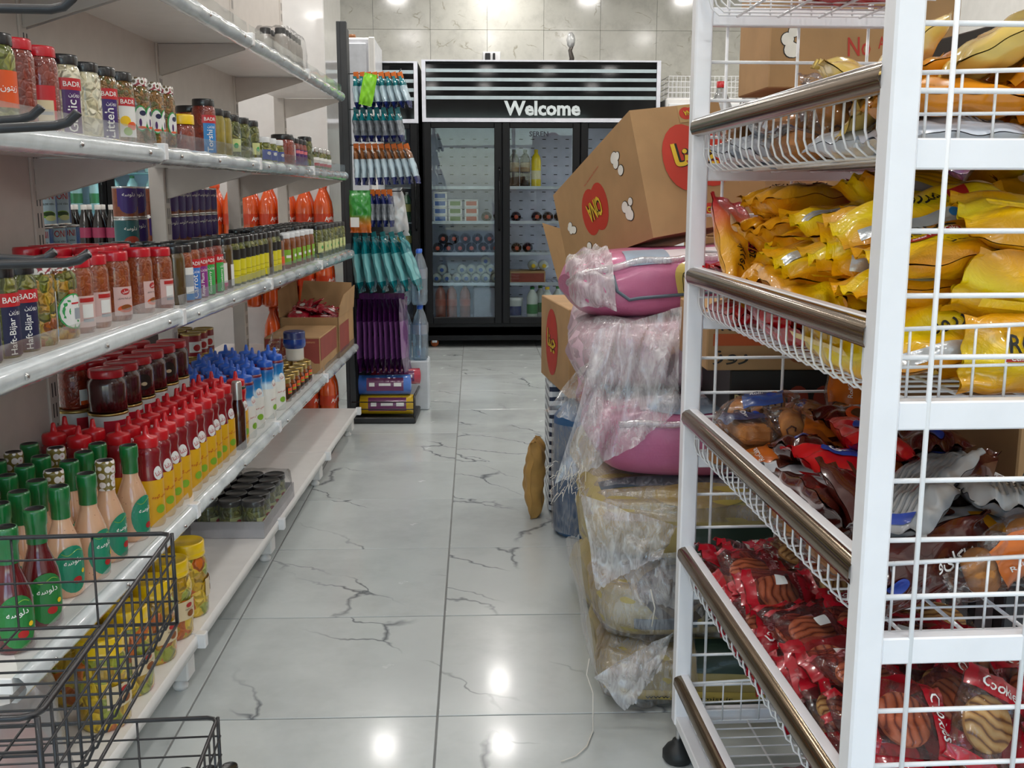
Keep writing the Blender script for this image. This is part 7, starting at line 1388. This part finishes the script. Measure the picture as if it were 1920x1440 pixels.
for i in range(3): put(K['coke'], 'cola_bottle', 'cola bottle with red cap standing on a carton behind the tilted one', 'bottle', (.83+.098*i, 3.56, 1.311), (0, 0, -pi/2), 'red-capped cola bottles')
t, f, _ = plain_carton('flat black fruit-printed carton reading brand capitals between rack and sacks', .545, 2.16, .755, .80, 2.43, .858, 0, P('carton_black', '17130f', .5))
obj('lettering', lettering('PAYKEK', lambda s, q: f(s, q, .0015), None, .36, .24, .22, .36, 0).mesh('lettering', P('print_cream', 'cfc090', .5)), t)
pr_ = disc2(.58, .4, .09, .26, lambda s, q: f(s, q, .0012), None, 0, 14, 2); obj('printed_fruit', disc2(.80, .4, .09, .26, lambda s, q: f(s, q, .0012), None, 0, 14, 2).mesh('printed_fruit', P('fruit_red', '8a3320', .5)), t); obj('printed_fruit', pr_.mesh('printed_fruit', P('fruit_red', '8a3320', .5)), t)
t, f, _ = plain_carton('brown snack carton with orange panel on the black one behind the rack', .49, 2.15, .8585, .81, 2.45, .985, 0)
obj('printed_panel', rect2(.04, .42, .38, .62, lambda s, q: f(s, q, .0010)).mesh('printed_panel', P('panel_orange', 'b4501c', .6)), t)
obj('lettering', lettering('ROOZ', lambda s, q: f(s, q, .0015), None, .30, .26, .20, .80, 0).mesh('lettering', ink_black), t)
lt_ = lettering('روز', lambda s, q: f(s, q, .0015), None, .24, .24, .16, .22, 0); obj('lettering', lt_.mesh('lettering', ink_black), t)
pc_ = disc2(.62, .4, .10, .28, lambda s, q: f(s, q, .0012), None, 0, 16, 2); obj('printed_picture', disc2(.85, .4, .10, .26, lambda s, q: f(s, q, .0012), None, 0, 16, 2).mesh('printed_picture', P('panel_brownpic', '8a4a24', .6)), t); obj('printed_picture', pc_.mesh('printed_picture', P('panel_brownpic', '8a4a24', .6)), t)
gt = P('print_grey_light', '9a9da2', .6)
for k, (z0, z1) in enumerate(((0, .36), (.361, .72))):
    t, f, fl_ = plain_carton(('dark printed carton on the floor beyond the rack', 'dark printed carton stacked on another beyond the rack')[k], .89, 1.62, z0, 1.40, 2.08, z1, 0, P('carton_charcoal', '2b2c31', .5))
    for j in range(5): obj('text_block', rect2(.04+.19*j, .25, .17+.19*j, .85, lambda s, q: fl_(s, q, .0012)).mesh('text_block', gt), t)
t, f, _ = plain_carton('tan carton under the purple packets beyond the rack', .89, 1.62, .721, 1.40, 2.08, 1.09)
purp_p = P('purple_crisp_wrap', '6a1e74', .22, coat=.6, var=.15, bmp=.5, bscale=22)
KPB = [printed(.26, .18, .06, purp_p, [('rect', silver_f, -.115, -.07, -.085, .07), ('disc', P('magenta_pic', 'b5478e', .5), .03, .0, .05, .04)], 95)]
for i, (x, y, rz, tl) in enumerate(((.985, 1.84, 1.5, 0), (.985, 1.86, 1.45, 1), (.985, 1.88, 1.6, 2), (1.18, 1.84, 1.5, 0), (1.18, 1.87, 1.6, 1))):
    tt = thingM('crisp_packet', 'shiny purple crisp packet on the carton beyond the rack', 'packet', Matrix.Translation((x, y, 1.09+.038+.066*tl)) @ Matrix.Rotation(rz, 4, 'Z'), 'purple crisp packets')
    for p_ in KPB[0]:
        o = obj(p_[0], p_[1], tt)
        for q in (p_[2] if len(p_) > 2 else ()): obj(q[0], q[1], o)
t, f, _ = plain_carton('tall tan carton behind the purple packets', .985, 2.13, 0, 1.55, 2.47, 1.22)
t, f, _ = plain_carton('flat black carton on the tan cartons behind the rack', 1.02, 2.15, 1.402, 1.5, 2.44, 1.56, .1, P('carton_black', '17130f', .5))
plain_carton('tan carton between the tall one and the flat black one', 1.0, 2.14, 1.221, 1.52, 2.46, 1.401)
# wire crate on a white cabinet in the far right corner
cabr = thing('white_cabinet', 'white cabinet standing right of the black cooler', 'cabinet', (1.52, 8.4, 0)); obj('cabinet_body', B().cbox(0, 0, 0, .95, .65, 1.98, .01).mesh('cabinet_body', white_metal), cabr); obj('door', B().cbox(.02, -.02, .1, .93, 0, 1.94, .006).mesh('door', white_plastic), cabr); obj('door_handle', B().tube([(.88, -.02, 1.0), (.88, -.05, 1.02), (.88, -.05, 1.3), (.88, -.02, 1.32)], .008, 8).mesh('door_handle', chrome), cabr)
wc = B(); x1, y1, h = .6, .4, .17
for i in range(19): wc.tube([(x1*i/18, 0, h), (x1*i/18, 0, 0), (x1*i/18, y1, 0), (x1*i/18, y1, h)], .0025, 4)
for k in range(5): wc.tube([(0, 0, h*k/4), (x1, 0, h*k/4), (x1, y1, h*k/4), (0, y1, h*k/4)], .003, 4, 0, True)
tag(obj('wire_crate', wc.mesh('wire_crate', ww), None, (1.55, 8.45, 1.983)), 'white wire crate on top of the white cabinet', 'crate')
# ---- red sachets heaped in the open carton
rs_, _f = packet(.13, .09, .018, None, seed=97); rsm = rs_.mesh('wrapper', P('sachet_red', '9c1028', .25, coat=.6, var=.15, bmp=.4, bscale=40)); rl_ = disc2(0, 0, .018, .014, lambda x, y: _f(x, y, .0014), None, 0, 12, 2).mesh('printed_picture', Lwhite)
rr = random.Random(33)
sj = [([('wrapper', rsm, [('printed_picture', rl_)])], 'sauce_sachet', 'shiny dark red sachet in the open carton', .13, .09, .018, rr.uniform(0, 6), 0, rr.uniform(.03, .22), rr.uniform(.06, .40), 0) for i in range(22)]
heap(.152, sj, 34, frame=GM @ Matrix.Translation((-.27, -.49, z4)), bounds=(.010, .258, .010, .448))
for o in bpy.data.objects:
    if o.name.startswith('sauce_sachet'): o['group'] = 'red sachets in the open carton'; o['category'] = 'sachet'
tag(obj('sachet_pile', B().cbox(.02, .02, .006, .25, .44, .15, .02).mesh('sachet_pile', P('sachet_red', '9c1028', .25)), None, GM @ Vector((-.27, -.49, z4)), (0, 0, GR)), 'packed mass of red sachets filling the open carton', 'sachets', None, 'stuff')
# clear film bag hanging beside the paste tins
g = [[(.03*sin(j*1.1+i)*(.4+i/12)+.02*j/3, .006*sin(i*1.7+j), -.16*i/10) for j in range(8)] for i in range(11)]
tag(obj('film_scrap', B().grid(g).mesh('film_scrap', film('shrink_film', 'f4f4f4', .1, .1, .1, 35, .8)), None, gloc(-.20, -1.02, z4+.19), (0, 0, .6)), 'scrap of clear shrink film hanging by the paste tins', 'film')

# ------------------------------------------------------------------ labels: tell rows of look-alikes apart by counting from a thing one can find
ORD = 'first second third fourth fifth sixth seventh eighth ninth tenth eleventh twelfth'.split()
def number(filter_, ref, phrase, most=12):
    d = {}
    for o in list(bpy.data.objects):
        if o.parent is None and 'category' in o and filter_(o): d.setdefault(o['label'], []).append(o)
    for lab_, os_ in d.items():
        if not 2 <= len(os_) <= most: continue
        os_.sort(key=lambda o: (o.matrix_basis.translation-Vector(ref)).length)
        for i, o in enumerate(os_):
            n_ = lab_+', '+ORD[i]+' from '+phrase
            if len(n_.split()) <= 16: o['label'] = n_
number(lambda o: o.name.split('.')[0] in ('jar', 'jam_jar', 'large_tin', 'pickle_jar', 'bean_tin', 'drink_tin', 'dressing_bottle', 'ketchup_bottle', 'honey_jar', 'fish_tin'), (-.6, 5.6, 1.0), 'the packet stand')
number(lambda o: o.name.split('.')[0] in ('lying_bottle', 'cocoa_drink', 'dairy_drink', 'cola_bottle') and o.location.y > 8, (-2, 8.5, .2), 'the side cooler')
number(lambda o: o.name.split('.')[0] in ('napkin_packet', 'glove_packet', 'small_packet', 'brush_packet', 'cloth_packet', 'sponge_packet'), (-.9, 5.6, 1.0), 'the shelving')
